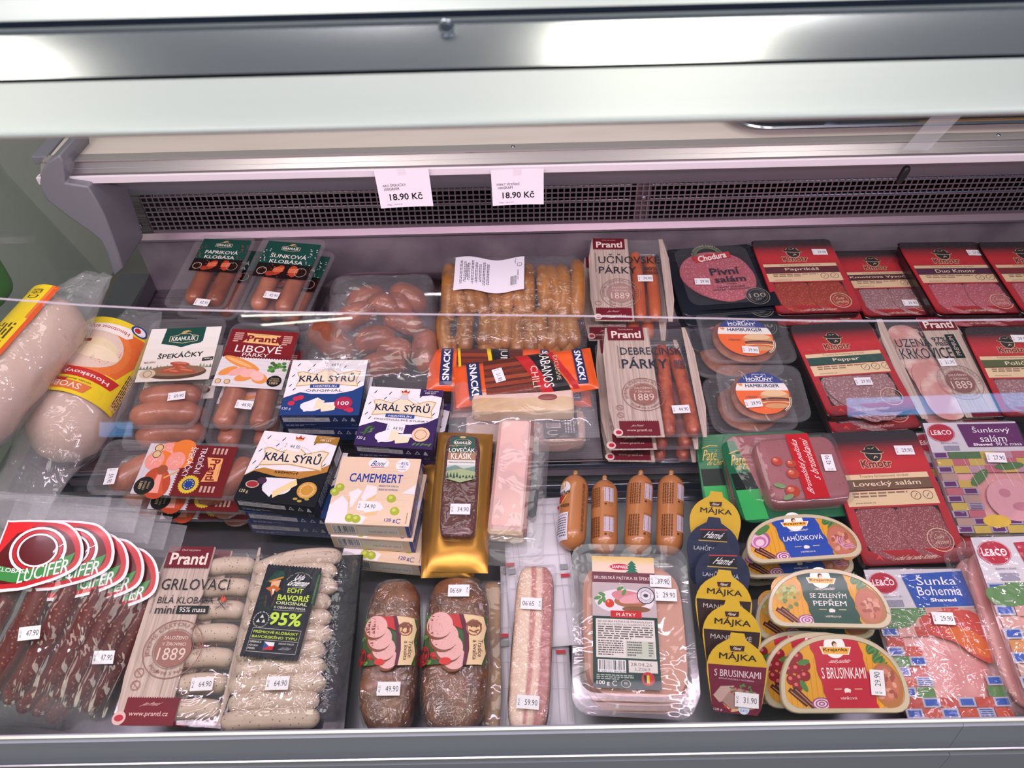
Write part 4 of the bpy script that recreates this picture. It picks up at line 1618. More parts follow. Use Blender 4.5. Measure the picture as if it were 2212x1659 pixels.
def spek(a):
    a.grad(0, 0, 1, 1, ['f0ece8', 'e6dfd8', 'd8cfc6'], 5)
    a.poly([(.22, 0), (.78, 0), (.76, .30), (.5, .36), (.20, .30)], '1d4a42')
    logo_krah(a, .22, .0, .56, .38)
    a.text('ŠPEKÁČKY', .21, .46, .62, .12, '33302e', bold=.05, sl=.03)
    for i in range(22):
        u = i / 22 + .02
        h = a.rng.uniform(.04, .09)
        a.poly([(u - .025, .78), (u, .78 - h), (u + .025, .78)], a.rng.choice(('7c8a74', '98a08c', '6a7a66')))
    a.ell(.52, .85, .42, .12, '5a4034', 28)
    a.ell(.52, .82, .40, .095, '8a6a50', 28)
    a.ell(.14, .86, .11, .08, 'c8b69c', 18)
    a.ring(.14, .86, .05, .06, '8a7460')
    for u, v, r in ((.44, .80, 15), (.52, .84, -5), (.58, .77, -25), (.66, .83, -12), (.55, .70, -8)):
        sausage_pic(a, u, v, .14, .04, 'a8503a', 'c97a60', r, False)
    a.text('BEZ LEPKU', .05, .635, .15, .03, '7a2a2c')
    a.poly([(.84, .60), (.99, .58), (.99, .645), (.84, .665)], '3c3a38')
    a.text('400 g', .865, .605, .11, .035, 'e8e4dc')


T, W, H = tray_pack(Q('0', (330, 692), (492, 682), (424, 928), (240, 922)), .022, 6, .03, 'large sausage tray with pale label and green badge, 69.90 sticker, beside the dumpling bags', (.06, .10, .97, .60), spek, '69.90', (.66, .74), 8,
                    saus=(((.12, .70, .018), (.5, .66, .02), (.88, .68, .018), .019), ((.08, .86, .018), (.5, .80, .02), (.92, .84, .018), .021), ((.1, .4, .012), (.5, .4, .014), (.9, .4, .012), .018)), m=M_FAT, labrot=2)
dup(T, -.0, -.018, -.032, 'large sausage tray stacked under the pale-labelled 69.90 tray', 2, skip=('price_sticker',))


def libove(a):
    a.rect(0, 0, 1, .48, '7c1a20')
    a.zig(0, 1, .48, 26, .02, '7c1a20')
    a.rect(0, .49, 1, 1, 'ddd6d8')
    for i in range(7):
        a.line([(0, .53 + i * .07), (1, .55 + i * .07)], .004, 'c0b8bc')
    a.rect(0, .42, 1, .49, '701820')
    a.zig(0, 1, .489, 26, .02, '701820')
    a.poly([(.24, .06), (.76, .08), (.70, .16), (.78, .26), (.22, .23), (.28, .15)], 'e8b878')
    a.text('Prantl', .27, .10, .46, .115, '7c1a20', bold=.07, sl=-.01)
    a.text('Chuť má jméno', .36, .075, .24, .022, '7c1a20', bold=0)
    a.micro(.07, .06, .13, .18, 5, 'd8b0a0')
    a.micro(.80, .08, .13, .18, 5, 'd8b0a0')
    a.text('LIBOVÉ', .15, .25, .68, .155, 'f0e8e4', bold=0)
    a.text('PÁRKY', .28, .40, .38, .075, 'f0e8e4', bold=.01)
    for i in range(16):
        a.ell(.72 + a.rng.uniform(0, .24), .56 + a.rng.uniform(0, .18), .035, .03, a.rng.choice(('4a7a3a', '5c9048', '3c6430')), 7)
    a.ell(.32, .60, .30, .07, 'e2924a', 24, rot=-22)
    a.ell(.28, .585, .22, .028, 'f0b070', 18, rot=-22)
    a.ell(.16, .74, .14, .06, 'e2924a', 18, rot=30)
    a.ell(.30, .74, .13, .06, 'e8a8a0', 18, rot=28)
    a.ell(.42, .83, .14, .07, 'e2924a', 18, rot=20)
    a.ell(.46, .76, .12, .075, 'eab0a8', 18, rot=10)
    a.ell(.64, .84, .12, .09, 'e2924a', 18, rot=-20)
    a.ell(.60, .80, .11, .08, 'f0bab0', 18, rot=-35)
    a.ell(.86, .87, .105, .10, '1e1c1c', 22)
    a.text('TRADICE', .80, .82, .12, .022, 'c8b088', bold=0)
    a.text('OD ROKU', .785, .85, .15, .028, 'c8b088', bold=0)
    a.text('1889', .80, .885, .12, .04, 'c8b088')
    for u in (.07, .20):
        a.ell(u, .92, .045, .045, 'd8b888', 14)
        a.ring(u, .92, .036, .043, '6a4a3a', 14)


T, W, H = tray_pack(Q('0', (503, 692), (648, 704), (595, 930), (425, 921)), .024, 6, .03, 'sausage tray with maroon label showing cut frankfurters, 44.90 sticker', (.02, .08, .98, .64), libove, '44.90', (.53, .80), -5,
                    saus=(((.30, .1, .018), (.28, .6, .02), (.24, .95, .018), .0175), ((.68, .1, .018), (.72, .6, .02), (.74, .95, .018), .0175)), m=M_FAT, labrot=-2)
dup(T, .004, -.016, -.031, 'sausage tray stacked under the maroon-labelled 44.90 tray, beside the blue cheese box', -1, skip=('price_sticker',))


def tradicni(a):
    # drawn upright on its own side: text runs down the tray
    a.rect(0, 0, .44, 1, 'cfc8cc')
    for i in range(6):
        a.line([(.05 + .07 * i, 0), (.04 + .07 * i, 1)], .004, 'b4acb2')
    a.rect(.44, 0, 1, 1, '6e1c20')
    for i in range(20):
        v = i / 20
        a.poly([(.44, v), (.42, v + .025), (.44, v + .05)], '6e1c20')
    for u, v, r in ((.22, .16, 1), (.34, .10, 0), (.12, .34, 1), (.36, .34, 1)):
        a.ell(u + .06, v - .03, .13, .11, 'e07a34', 18)
        if r:
            a.ell(u, v, .105, .12, 'e8968a', 18)
            for i in range(16):
                b = a.rng.uniform(0, 6.28)
                d = a.rng.uniform(0, .085)
                a.ell(u + d * math.cos(b), v + d * 1.0 * math.sin(b), .008, .008, 'f0b8a8', 6)
    a.ell(.24, .78, .15, .2, 'b84a2c', 20, rot=20)
    a.poly([(.20, .50), (.30, .52), (.30, .75), (.36, .98), (.14, .98), (.2, .75)], 'c8583a')
    a.poly([(.22, .62), (.27, .62), (.30, .97), (.2, .97)], 'e8a090')
    a.ell(.25, .52, .06, .06, '9a5234', 14)
    a.line([(.44, .52), (.30, .68)], .02, 'd8a468')
    a.ell(.12, .84, .11, .11, '1e1c1c', 22)
    a.text('1889', .06, .76, .035, .15, 'c8b088', rot=-90)
    a.text('OD ROKU', .11, .75, .025, .17, 'c8b088', rot=-90, bold=0)
    a.text('TRADICE', .155, .76, .02, .14, 'c8b088', rot=-90, bold=0)
    for v in (.09, .22):
        a.ell(.12, v, .055, .055, 'd8b888', 14)
        a.ring(.12, v, .04, .05, '6a4a3a', 14)
    a.text('TRADIČNÍ', .605, .05, .085, .52, 'e8e2e6', rot=-90, bold=0)
    a.text('ŠPEKÁČKY', .485, .05, .085, .60, 'e8e2e6', rot=-90, bold=0)
    a.poly([(.70, .24), (.88, .25), (.90, .70), (.72, .72), (.76, .48)], 'e8a868')
    a.text('Prantl', .755, .27, .105, .42, '7c1a20', rot=-90, bold=.06)
    a.text('Chuť má jméno', .865, .36, .02, .22, '7c1a20', rot=-90, bold=0)
    a.micro(.74, .05, .18, .12, 4, 'd8b0a0', rot=1)
    a.micro(.74, .80, .18, .12, 4, 'd8b0a0', rot=1)
    a.ell(.60, .78, .105, .105, 'd8b83a', 24)
    a.ell(.60, .78, .07, .07, '20408c', 20)
    for i in range(12):
        a.ell(.60 + .05 * math.cos(R(30 * i)), .78 + .05 * 1.0 * math.sin(R(30 * i)) * a.W / a.H, .007, .007, 'e8d050', 6)
    for i in range(24):
        a.ell(.60 + .105 * math.cos(R(15 * i)), .78 + .105 * math.sin(R(15 * i)) * a.W / a.H, .01, .01, 'd8b83a', 6)


T, W, H = tray_pack(Q('8', (545, 122), (1330, 132), (1235, 445), (425, 380)), .02, 6, .032, 'sausage tray turned sideways with maroon label and 59.90 sticker, topmost of its stack', (.30, .06, .87, .97), tradicni, '59.90', (.14, .70), -82,
                    saus=(((.10, .78, .018), (.2, .5, .02), (.34, .20, .018), .021), ((.28, .8, .014), (.5, .5, .018), (.6, .2, .014), .02), ((.68, .9, .014), (.86, .5, .018), (.95, .15, .014), .021)), m=M_FAT)
dup(T, .014, -.006, -.033, 'sausage tray second from the top in the sideways stack, label partly showing', 1, skip=('price_sticker',))
dup(T, .018, -.004, -.066, 'sausage tray at the bottom of the sideways stack', 3, skip=('price_sticker',))


# ------------------------------------------------------------ cheese boxes
def rind(a, kind):
    base_ = {'orig': '23407c', 'prov': '3a2458', 'krem': '17191f'}[kind]
    a.rect(0, 0, 1, 1, base_)
    bot = {'orig': .60, 'prov': .60, 'krem': .58}[kind]
    pts = [(0, 0), (1, 0), (1, bot - .12), (.86, bot - .02), (.66, bot + .03), (.5, bot + .03), (.34, bot + .03), (.2, bot - .0), (.08, bot + .06), (0, bot + .10)]
    if kind == 'krem':
        a.poly([(0, bot + .10), (.10, bot + .02), (.4, bot + .07), (.7, bot + .07), (1, bot - .06), (1, bot - .16), (.6, bot - .02), (.2, bot - .04), (0, bot - .0)], 'b8823c')
        pts = [(0, 0), (1, 0), (1, bot - .17), (.86, bot - .07), (.66, bot - .03), (.34, bot - .02), (.2, bot - .04), (.1, bot), (0, bot + .09)]
    a.poly(pts, 'ece8ea')
    for u, v, L in ((.10, .06, .06), (.30, .07, .06), (.06, .27, .05), (.16, .38, .06), (.05, .45, .05), (.9, .25, .05), (.93, .40, .05), (.72, .10, .05), (.25, .17, .05), (.11, .52, .05)):
        if v < bot:
            a.poly([(u - .02, v + L), (u + .012, v), (u + .02, v + .01), (u - .004, v + L)], '2c2830')
    for i in range(10):
        a.line([(a.rng.uniform(0, .9), a.rng.uniform(.05, .4)), (a.rng.uniform(.1, 1), a.rng.uniform(.05, .45))], .012, 'e2dce0')
    yo = .30 if kind == 'krem' else .28
    a.poly([(.10, yo - .04), (.18, yo - .06), (.34, yo - .01), (.5, yo - .13), (.66, yo - .01), (.84, yo - .08), (.94, yo - .06), (.90, yo + .10), (.93, yo + .22), (.5, yo + .17), (.12, yo + .22), (.15, yo + .08)], 'c8a064')
    a.poly([(.115, yo - .03), (.18, yo - .045), (.34, yo + .003), (.5, yo - .115), (.66, yo + .003), (.84, yo - .065), (.925, yo - .045), (.885, yo + .10), (.915, yo + .205), (.5, yo + .155), (.135, yo + .205), (.165, yo + .08)], 'f0dcc0')
    for i in range(20):
        b = R(20 + 140 * i / 19)
        a.ell(.5 + .24 * math.cos(b), yo + .05 - .16 * math.sin(b), .006, .004, '3a3a50', 6)
    crown(a, .5, .09, .05)
    if kind != 'krem':
        a.ell(.5, .13, .045, .05, 'e0b8a0', 14)
        a.ell(.5, .165, .06, .05, 'cfcad0', 14)
    a.text('KRÁL', .15, yo - .01, .33, .145, '1f2a48', bold=.035)
    a.text('SÝRŮ', .53, yo - .03, .34, .165, '1f2a48', bold=.035)
    if kind == 'krem':
        a.text('KRÉMOVÝ', .36, bot - .015, .30, .04, '2a2018', bold=.03)
    else:
        a.rect(.31, yo + .18, .69, yo + .245, '2a4c90')
        a.text('HERMELÍN', .35, yo + .193, .30, .038, 'f0f0f0', bold=.02)
        if kind == 'orig':
            a.text('·ORIGINÁL·', .24, yo + .265, .52, .05, '4a4a5a', bold=.01)
        else:
            a.text('·PROVENSÁLSKÉ BYLINKY·', .16, yo + .26, .74, .036, '4a4a5a', bold=.01)
    if kind != 'orig':
        a.poly([(.70, 0), (1, 0), (1, .13), (.86, .10), (.70, .13)], '3a2458' if kind == 'prov' else 'a0742c')
        a.text('JIŽ VÍCE NEŽ', .74, .02, .2, .02, 'e8e0d0', bold=0)
        a.text('100 LET', .77, .05, .14, .03, 'f0e8d8')
    # cheese picture
    if kind == 'krem':
        a.ell(.46, .80, .18, .11, 'e4e0e8', 24)
        a.poly([(.28, .68), (.66, .66), (.44, .86), (.42, .94), (.30, .86)], 'e9e6ee')
        a.poly([(.66, .66), (.70, .74), (.46, .95), (.43, .86)], 'eed49c')
        a.ell(.15, .79, .085, .055, 'c4a898', 18)
        a.ell(.15, .79, .07, .042, '9c3038', 18)
        a.ell(.25, .73, .06, .05, '4a2c48', 16)
        a.ell(.84, .80, .12, .12, 'c8923c', 22)
        a.ring(.84, .80, .075, .082, 'ecd29a')
        a.atext('ČESKÁ CHUŤ ROZTOUŽENÍ', .84, .80, .087, .02, 170, -150, 'f0dca8')
        for u, v in ((.74, .93), (.80, .955), (.88, .92)):
            a.ell(u, v, .03, .018, 'b09c48', 10)
        a.text('120 g', .03, .87, .11, .055, 'd8c890')
    else:
        a.ell(.38, .85, .14, .085, 'e6e3ea', 22)
        a.poly([(.24, .82), (.44, .70), (.52, .76), (.36, .93), (.30, .95)], 'ece9ef')
        a.poly([(.44, .72), (.54, .76), (.50, .90), (.42, .90)], 'f0ddbc')
        a.poly([(.48, .80), (.70, .80), (.68, .92), (.52, .95)], 'f0e0c0')
        a.poly([(.48, .80), (.70, .78), (.72, .84)], 'e9e6ee')
        if kind == 'orig':
            for u, v in ((.12, .80), (.22, .70), (.17, .72), (.88, .92), (.84, .90)):
                a.ell(u, v, .045, .04, 'c8304c', 12)
            a.ell(.78, .80, .115, .105, 'a82a4c', 22)
            a.text('100', .71, .77, .14, .065, 'f0e8ec', bold=.03)
        else:
            for i in range(10):
                a.ell(.12 + a.rng.uniform(-.05, .08), .76 + a.rng.uniform(-.06, .08), .035, .012, a.rng.choice(('5c8050', '40663c')), 8, rot=a.rng.uniform(0, 180))
            a.ell(.82, .78, .115, .115, 'ecc8a4', 22)
            a.ring(.82, .78, .07, .078, '7a5a50')
            for i in range(5):
                a.ell(.76 + .05 * i, .94, .035, .012, '5c8050', 8, rot=a.rng.uniform(0, 60))
        a.text('120 g', .02, .87, .11, .055, 'e0dce4')


def rind_side(a, base_, txt='25.05.2026  H2800AA2      14:17'):
    a.rect(0, 0, 1, 1, base_)
    a.text('Minimální trvanlivost do/Minimálna trvanlivosť do:', .03, .06, .42, .08, 'b8bcc8', bold=0)
    a.rect(.03, .18, .62, .52, 'b4b4b8')
    a.text(txt, .09, .25, .48, .19, '6a6a70', bold=0)
    for u in (.655, .77):
        a.poly([(u, .48), (u + .035, .18), (u + .07, .48)], 'b8bcc8')
        a.poly([(u + .015, .44), (u + .035, .26), (u + .055, .44)], base_)
    a.ell(.91, .25, .012, .012, 'c8ccd6', 8)
    a.poly([(.88, .50), (.895, .3), (.925, .3), (.94, .5)], 'b8bcc8')
    a.micro(.05, .74, .38, .16, 2, '8a90a4')
    a.ring(.92, .80, .028, .033, '8a90a4', ry=.6)


def carton(q, z, t, topf, sidef, rightf, label, body, tilt=3, name='cheese_box', cat='cheese box', group=None, roll=0):
    M, W, H = fit(q, z, tilt, roll)
    T = thing(name, base(M, t), label, cat, group)
    slab('carton', W, H, 0, t, .0012, mat('carton_' + body, body, .4), T, bev=.0006)
    a = Art(W - .001, H - .001, t + .0001)
    topf(a)
    a.build('top_print', T, PRG)
    a = Art(W - .001, t - .0012, .0001)
    sidef(a)
    o = a.build('front_print', T, PRG)
    o.location = (0, -H / 2, t / 2)
    o.rotation_euler = (R(90), 0, 0)
    a = Art(H - .001, t - .0012, .0001)
    rightf(a)
    o = a.build('side_print', T, PRG)
    o.location = (W / 2, 0, t / 2)
    o.rotation_euler = (R(90), 0, R(90))
    # flap slot on the front edge
    return T, W, H


def rs(base_):
    def f(a):
        a.rect(0, 0, 1, 1, base_)
        a.micro(.1, .15, .5, .6, 4, '8a90a4')
        a.bars(.7, .2, .22, .6)
    return f


NAVY, PURP, BLK = '1c2c58', '2c1c44', '14161c'
KS = 'soft cheese boxes of one brand'
T, W, H = carton(Q('0', (634, 777), (792, 777), (779, 899), (600, 895)), .045, .031, lambda a: rind(a, 'orig'), lambda a: rind_side(a, NAVY), rs(NAVY), 'dark blue cheese box with raspberries, rearmost of the boxes, 44.90 at its crown', NAVY, 3)
suv(T, W, H, .028, .56, .10, '44.90', -3)
BO = T
dup(T, .004, .0, -.0315, 'dark cheese box standing under the blue raspberry box', -2, skip=('price_sticker',))
T, W, H = carton(Q('0', (799, 836), (956, 841), (936, 976), (763, 956)), .04, .031, lambda a: rind(a, 'prov'), lambda a: rind_side(a, PURP, '10.05.2026 H2600202   07 33'), rs(PURP), 'purple cheese box with herbs, right of the blue raspberry box', PURP, 3)
suv(T, W, H, .028, .48, .70, '44.90', -3)
dup(T, .008, .002, -.0315, 'cheese box standing under the purple herb box, dark edge showing', -3, skip=('price_sticker',))
T, W, H = carton(Q('0', (571, 932), (736, 943), (679, 1096), (504, 1075)), .032, .031, lambda a: rind(a, 'krem'), lambda a: rind_side(a, BLK, '29.05.2026 H28V0AC1   16:32'), rs(BLK), 'black cheese box with fig and gold ribbon, topmost of the left front box stack', BLK, 3)
suv(T, W, H, .028, .45, .20, '44.90', -6)
M3 = T
nb = dup(BO, 0, 0, 0, 'blue cheese box directly under the black fig box', skip=('price_sticker',))
nb.matrix_world = M3.matrix_world @ Matrix.Translation((.008, -.003, -.0315)) @ Matrix.Rotation(R(1.5), 4, 'Z')
nb = dup(BO, 0, 0, 0, 'blue cheese box at the bottom of the stack with the black fig box on top', skip=('price_sticker',))
nb.matrix_world = M3.matrix_world @ Matrix.Translation((.001, -.001, -.063)) @ Matrix.Rotation(R(3), 4, 'Z')


def camem(a):
    a.rect(0, 0, 1, 1, 'e6cbb0')
    for i in range(22):
        v = a.rng.uniform(0, 1)
        u = a.rng.uniform(0, .6)
        a.line([(u, v), (u + .4, v + a.rng.uniform(-.02, .02))], .004, 'd9bb9c')
    a.ell(.48, .09, .13, .085, 'f0ece8', 24)
    a.text('Boni', .38, .05, .20, .085, '23337c', bold=.02, it=.2)
    a.line([(.40, .155), (.56, .145)], .012, 'b8303c')
    a.ell(.79, .11, .09, .10, 'f0ece8', 24)
    a.text('45%', .755, .055, .10, .055, '23409c')
    a.text('min.', .715, .075, .035, .02, '23409c', bold=0)
    a.text('TUKU', .745, .12, .075, .03, '23409c')
    a.text('V SUŠINĚ', .725, .16, .11, .025, '23409c')
    a.text('CAMEMBERT', .16, .255, .66, .135, '20409a', bold=.03, sl=-.0)
    a.text('ZRAJÍCÍ SÝR S BÍLOU', .54, .42, .25, .038, '20409a')
    a.text('PLÍSNÍ NA POVRCHU', .55, .47, .24, .038, '20409a')
    a.poly([(.40, .43), (.52, .45), (.54, .56), (.40, .68), (.36, .62)], 'ebe6e8')
    a.poly([(.42, .66), (.54, .56), (.54, .60), (.43, .72)], 'e8c08a')
    a.poly([(.20, .55), (.30, .49), (.36, .53), (.28, .75), (.24, .78)], 'ebe6e8')
    a.poly([(.22, .58), (.25, .78), (.28, .80), (.20, .72)], 'e8c08a')
    a.poly([(0, .74), (.13, .60), (.22, .70), (.24, .86), (.20, 1), (0, 1)], 'e9e4e8')
    a.poly([(.20, .92), (.36, .86), (.48, .90), (.44, 1), (.2, 1)], 'ebe6e8')
    a.poly([(.42, .80), (.60, .68), (.66, .76), (.60, .84), (.46, .86)], 'ebe6e8')
    a.poly([(.44, .84), (.62, .80), (.58, .86), (.46, .88)], 'e8c08a')
    a.poly([(.84, .54), (1, .40), (1, .55)], 'ebe6e8')
    for u, v in ((.73, .62), (.80, .80), (.07, .48), (.02, .55), (.28, .92), (.36, .93)):
        a.ell(u, v, .055, .06, 'a8b43c', 16, rot=40)
        a.ell(u - .01, v - .015, .025, .025, 'c8d06a', 10)
    a.text('120 g', .70, .905, .13, .06, '20409a')
    a.ring(.87, .94, .025, .032, '20409a', a0=40, a1=320)
    a.text('Složení na zadní straně', .945, .82, .02, .15, '8a6a60', rot=90, bold=0)


def camem_side(a):
    a.rect(0, 0, 1, 1, 'd9c3ab')
    a.rect(.955, 0, 1, 1, '20409a')
    a.bars(.07, .10, .28, .75, num='8584000386006')
    a.rect(.38, .16, .86, .80, 'ebe5e0')
    a.rect(.385, .18, .855, .78, 'ddd3ca')
    a.text('Spotřebujte do:', .385, .07, .2, .07, '5a4a40', bold=0)
    a.text('S-06.05.2026 L/71 16:52 4', .50, .50, .34, .16, '6a625c', bold=0)


T, W, H = carton(Q('9', (800, 420), (1325, 432), (1237, 880), (675, 862)), .032, .030, camem, camem_side, rs('20409a'), 'pale wood-look camembert box with green grapes and 34.90 sticker, topmost', 'd9c3ab', 3)
suv(T, W, H, .027, .46, .74, '34.90', -2)
dup(T, .004, -.004, -.0305, 'pale camembert box second from the top of its stack', -1.5, skip=('price_sticker',))
nb = dup(T, .018, -.022, -.062, 'pale camembert box at the bottom of its stack, grapes and code strip showing', -3, skip=('price_sticker',))


# ------------------------------------------------------------ gold card with dry salami bar
def gold(q, z, tilt, label, price, front=True):
    M, W, H = fit(q, z, tilt)
    t = .004
    T = thing('salami_bar_pack', base(M, t), label, 'salami bar pack')
    pouch('gold_bag', W, H, .010, mat('gold_foil', 'c08a3c', .3, .75, bump=.25, bscale=22), T, seed=4, ex=.5, ey=.3, amp=.0012, fr=22)
    if not front:
        return T, W, H
    bw, bh = W * .60, H * .73
    cy = H * .04
    me = meat('hunter_bar', '5c2320', 'a05f4c', 300, (.08, .3), .4, '46191a', .5)
    block('salami_bar', bw, bh, .022, me, T, sq=7, amp=.0012, fr=90, z0=.008, cy=cy, seed=2)
    a = Art(bw * .80, bh * .46, .0345, 0, cy + bh * .235)
    a.poly([(.06, .05), (.5, -.03), (.94, .05), (1, .96), (.5, 1.04), (0, .96)], '1d4a42')
    a.poly([(.01, .38), (1, .38), (1, .55), (0, .55)], '9c7256')
    a.rect(0, .55, 1, .66, 'd8d8d4')
    a.poly([(0, .66), (1, .66), (1, .96), (.5, 1.04), (0, .96)], 'b8c4b8')
    a.poly([(0, .72), (.3, .66), (.6, .74), (1, .68), (1, .80), (0, .82)], '6c8c84')
    a.poly([(0, .80), (.5, .74), (1, .80), (1, .96), (.5, 1.04), (0, .96)], '9cac7c')
    for i in range(9):
        u = .05 + .11 * i
        h = .14 if i < 4 else .08
        a.poly([(u - .05, .95 - .02 * (i % 2)), (u, .95 - h), (u + .05, .95 - .02 * (i % 2))], '1c3c38')
    a.ring(.5, .15, .30, .32, 'cdbf9a', ry=.45)
    a.text('KRAHULÍK', .22, .11, .58, .08, 'f2efe6', bold=.03)
    a.ell(.5, .03, .12, .05, 'c8a468', 12)
    a.text('MINI', .04, .215, .3, .03, 'c8a468', bold=0)
    a.text('LOVEČÁK', .03, .25, .93, .125, 'f0ece2', bold=.02)
    a.text('KLASIK', .12, .40, .74, .13, 'f0ece2', bold=.02)
    a.text('PŘIROZENÝ ZDROJ PROTEINU', .06, .58, .9, .045, '3a3a3a')
    a.build('paper_label', T, PRG)
    block('film', bw + .004, bh + .004, .025, M_CR, T, sq=7, amp=.0008, fr=60, z0=.0075, cy=cy)
    if price:
        sticker(T, .003, cy - bh * .27, .0345, price, 0)
    return T, W, H


gold(Q('9', (1380, 330), (1600, 340), (1710, 1210), (1275, 1200)), -.015, 8, 'gold foil pack mostly hidden under the salami bar pack, lower left corner showing', None, False)
gold(Q('9', (1442, 250), (1772, 262), (1778, 1198), (1330, 1150)), .015, 9, 'gold foil pack with dark salami bar and 34.90 sticker', '34.90')

# ------------------------------------------------------------ vacuum packed bacon block, pink
m_pink = mat('pork_fat_pink', 'd9a8a4', .33, var='e2bcb2', vscale=9, bump=.15, bscale=40)
m_rind = mat('bacon_rind', '6a3026', .4, var='94503a', vscale=40, bump=.3)
m_fat = mat('white_fat', 'd9c2a0', .4, var='c8a880', vscale=14, bump=.3)
M, W, H = fit(Q('9', (1830, 165), (2070, 160), (2005, 935), (1755, 900)), .03, 7)
T = thing('bacon_block', base(M, .036), 'smooth pink block of bacon in a clear vacuum bag, standing beside the gold pack', 'bacon')
slab('fat_base', W * .96, H * 1.0, 0, .031, .006, m_fat, T, bev=.004)
slab('rind', W * .05, H * .985, .004, .033, .008, m_rind, T, bev=.004, cx=W * .475)
slab('meat_face', W * .95, H * .975, .026, .036, .009, m_pink, T, bev=.005, cy=H * .01)
pouch('vacuum_bag', W * 1.62, H * 1.32, .036, M_VAC, T, seed=9, ex=.35, ey=.25, amp=.003, fr=24, cx=W * .18, cy=-H * .02)
sausage('paper_strip', [(W * .62, -H * .3, .008), (W * .66, -H * .05, .008)], .006, mat('dark_slip', '26262c', .5), T, flat=.2)
dupb = None

# tan block of smoked fat lying across
M, W, H = fit(Q('17', (590, 590), (1820, 555), (1760, 880), (660, 905)), .045, 3)
T = thing('smoked_fat_block', base(M, .03), 'long pale tan block of smoked fat in clear film, lying across the orange snack bags', 'smoked fat')
m_tan = mat('tan_smoked_fat', 'cda878', .33, var='e0c6a0', vscale=16, bump=.35, bscale=30, thr=(.4, .62))
slab('rind_top', W * .99, H * .5, .004, .0305, .004, mat('fat_pink_top', 'd8b8ac', .4, var='e2c8bc', vscale=8), T, bev=.003, cy=H * .24)
block('fat', W, H * .9, .029, m_tan, T, sq=9, amp=.0022, fr=45, seed=3)
block('lean_spot', .03, .012, .006, mat('lean_meat', '8a4a44', .4), T, sq=2.2, amp=.001, z0=.0265, cx=W * .24, cy=0)
pouch('vacuum_bag', W * 1.45, H * 2.1, .030, M_VAC, T, seed=14, ex=.22, ey=.55, amp=.0025, fr=26)

# second vacuum pack under it, with black barcode label
M, W, H = fit(Q('17', (310, 800), (1960, 800), (1975, 1200), (300, 1290)), -.0, 3)
T = thing('bacon_pack', base(M, .036), 'vacuum pack of white bacon with black barcode label, under the tan block', 'bacon')
block('meat', W * .95, H * .9, .034, mat('pale_bacon', 'd8c4b4', .35, var='c99a88', vscale=9, bump=.2), T, sq=6, amp=.002, seed=6)
slab('rind', W * .93, H * .88, .0, .012, .012, mat('smoked_rind_side', '5c4a40', .4, var='7a6654', vscale=20), T, bev=.002)
a = Art(.055, H * .82, .0365, W * .30, 0)
a.rect(0, 0, 1, 1, '1a1a1e')
a.bars(.08, .08, .42, .62, bg='e0dcdc', rot=1)
a.micro(.62, .06, .32, .8, 4, 'b8b8bc', rot=1)
a.text('C', .08, .76, .32, .16, 'e8e8e8')
a.build('black_label', T, PRG)
a = Art(.045, H * .6, .0365, -W * .44, -.01)
a.rect(0, 0, 1, 1, '1c1c22')
a.build('black_label', T, PRG)
pouch('vacuum_bag', W * 1.15, H * 1.3, .0375, M_VAC, T, seed=24, ex=.2, ey=.35, amp=.0025, fr=24)


# ------------------------------------------------------------ orange snack bags
def snack(q, z, tilt, label, sd, red, roll=0, price=None):
    M, W, H = fit(q, z, tilt, roll)
    T = thing('snack_bag', base(M, .012), label, 'snack bag', None)
    pouch('orange_bag', W, H, .014, mat('orange_foil', 'e85a1c', .3, bump=.35, bscale=30, coat=.4), T, seed=sd, ex=.30, ey=.45, amp=.0014, fr=26)

    def wp(x, y, z_):
        u, v = abs(2 * x / W), abs(2 * y / H)
        f = math.sin(min(1, (1 - min(u, 1)) / .30) * math.pi / 2) * math.sin(min(1, (1 - min(v, 1)) / .45) * math.pi / 2)
        return (x, y, .014 * (.12 + .88 * max(f, 0) ** .6) + .0022 + z_)
    a = Art(W, H, 0, warp=wp)
    a.rect(.22, .04, .72, .96, '5a2a22')
    for i in range(5):
        a.k += 1
        a.rect(.22, .22 + .15 * i, .56, .31 + .15 * i, ('8a3c28', '74301f', '96462e')[i % 3])
    a.rect(.10, .05, .19, .95, '1f2c58')
    a.text('SNACK!', .12, .12, .05, .76, 'f0ecec', rot=-90 if red else 90, bold=.05)
    if red:
        a.poly([(.44, .02), (.58, .02), (.74, .98), (.60, .98)], 'b8242a')
        a.text('CHILI', .545, .38, .05, .5, 'e8c8b8', rot=-90, bold=.0, it=0)
        a.poly([(.53, .02), (.64, .02), (.80, .98), (.68, .98)], '1c1a1e')
        a.text('KABANOS', .62, .05, .07, .86, 'ece8e4', rot=-90, bold=.0)
        a.poly([(.66, .02), (.70, .02), (.86, .98), (.82, .98)], 'b8242a')
        a.text('EXCLUSIVE', .715, .2, .03, .6, 'c8b8a0', rot=-90, bold=0)
    else:
        a.poly([(.44, .02), (.47, .02), (.52, .98), (.49, .98)], 'e0c020')
        a.poly([(.47, .02), (.60, .02), (.66, .98), (.52, .98)], '1c1a1e')
        a.text('JUNIOR', .535, .08, .07, .8, 'ece8e4', rot=-90, bold=0)
        a.poly([(.22, .04), (.24, .04), (.27, .96), (.25, .96)], 'e0c020')
    a.rect(.855, .08, .925, .92, '1f2c58')
    a.text('SNACK!', .868, .14, .045, .72, 'f0ecec', rot=-90, bold=.05)
    a.build('printing', T, PRC)
    if price:
        suv(T, W, H, .014, .32, .5, price, -80)
    # pressed seals
    for s in (-1, 1):
        for k in range(5):
            boxmesh('seal_rib', s * (W / 2 - .003 - .0028 * k) - .0006, -H * .46, .001, s * (W / 2 - .003 - .0028 * k) + .0006, H * .46, .0032, mat('orange_foil', 'e85a1c'), T)
    return T


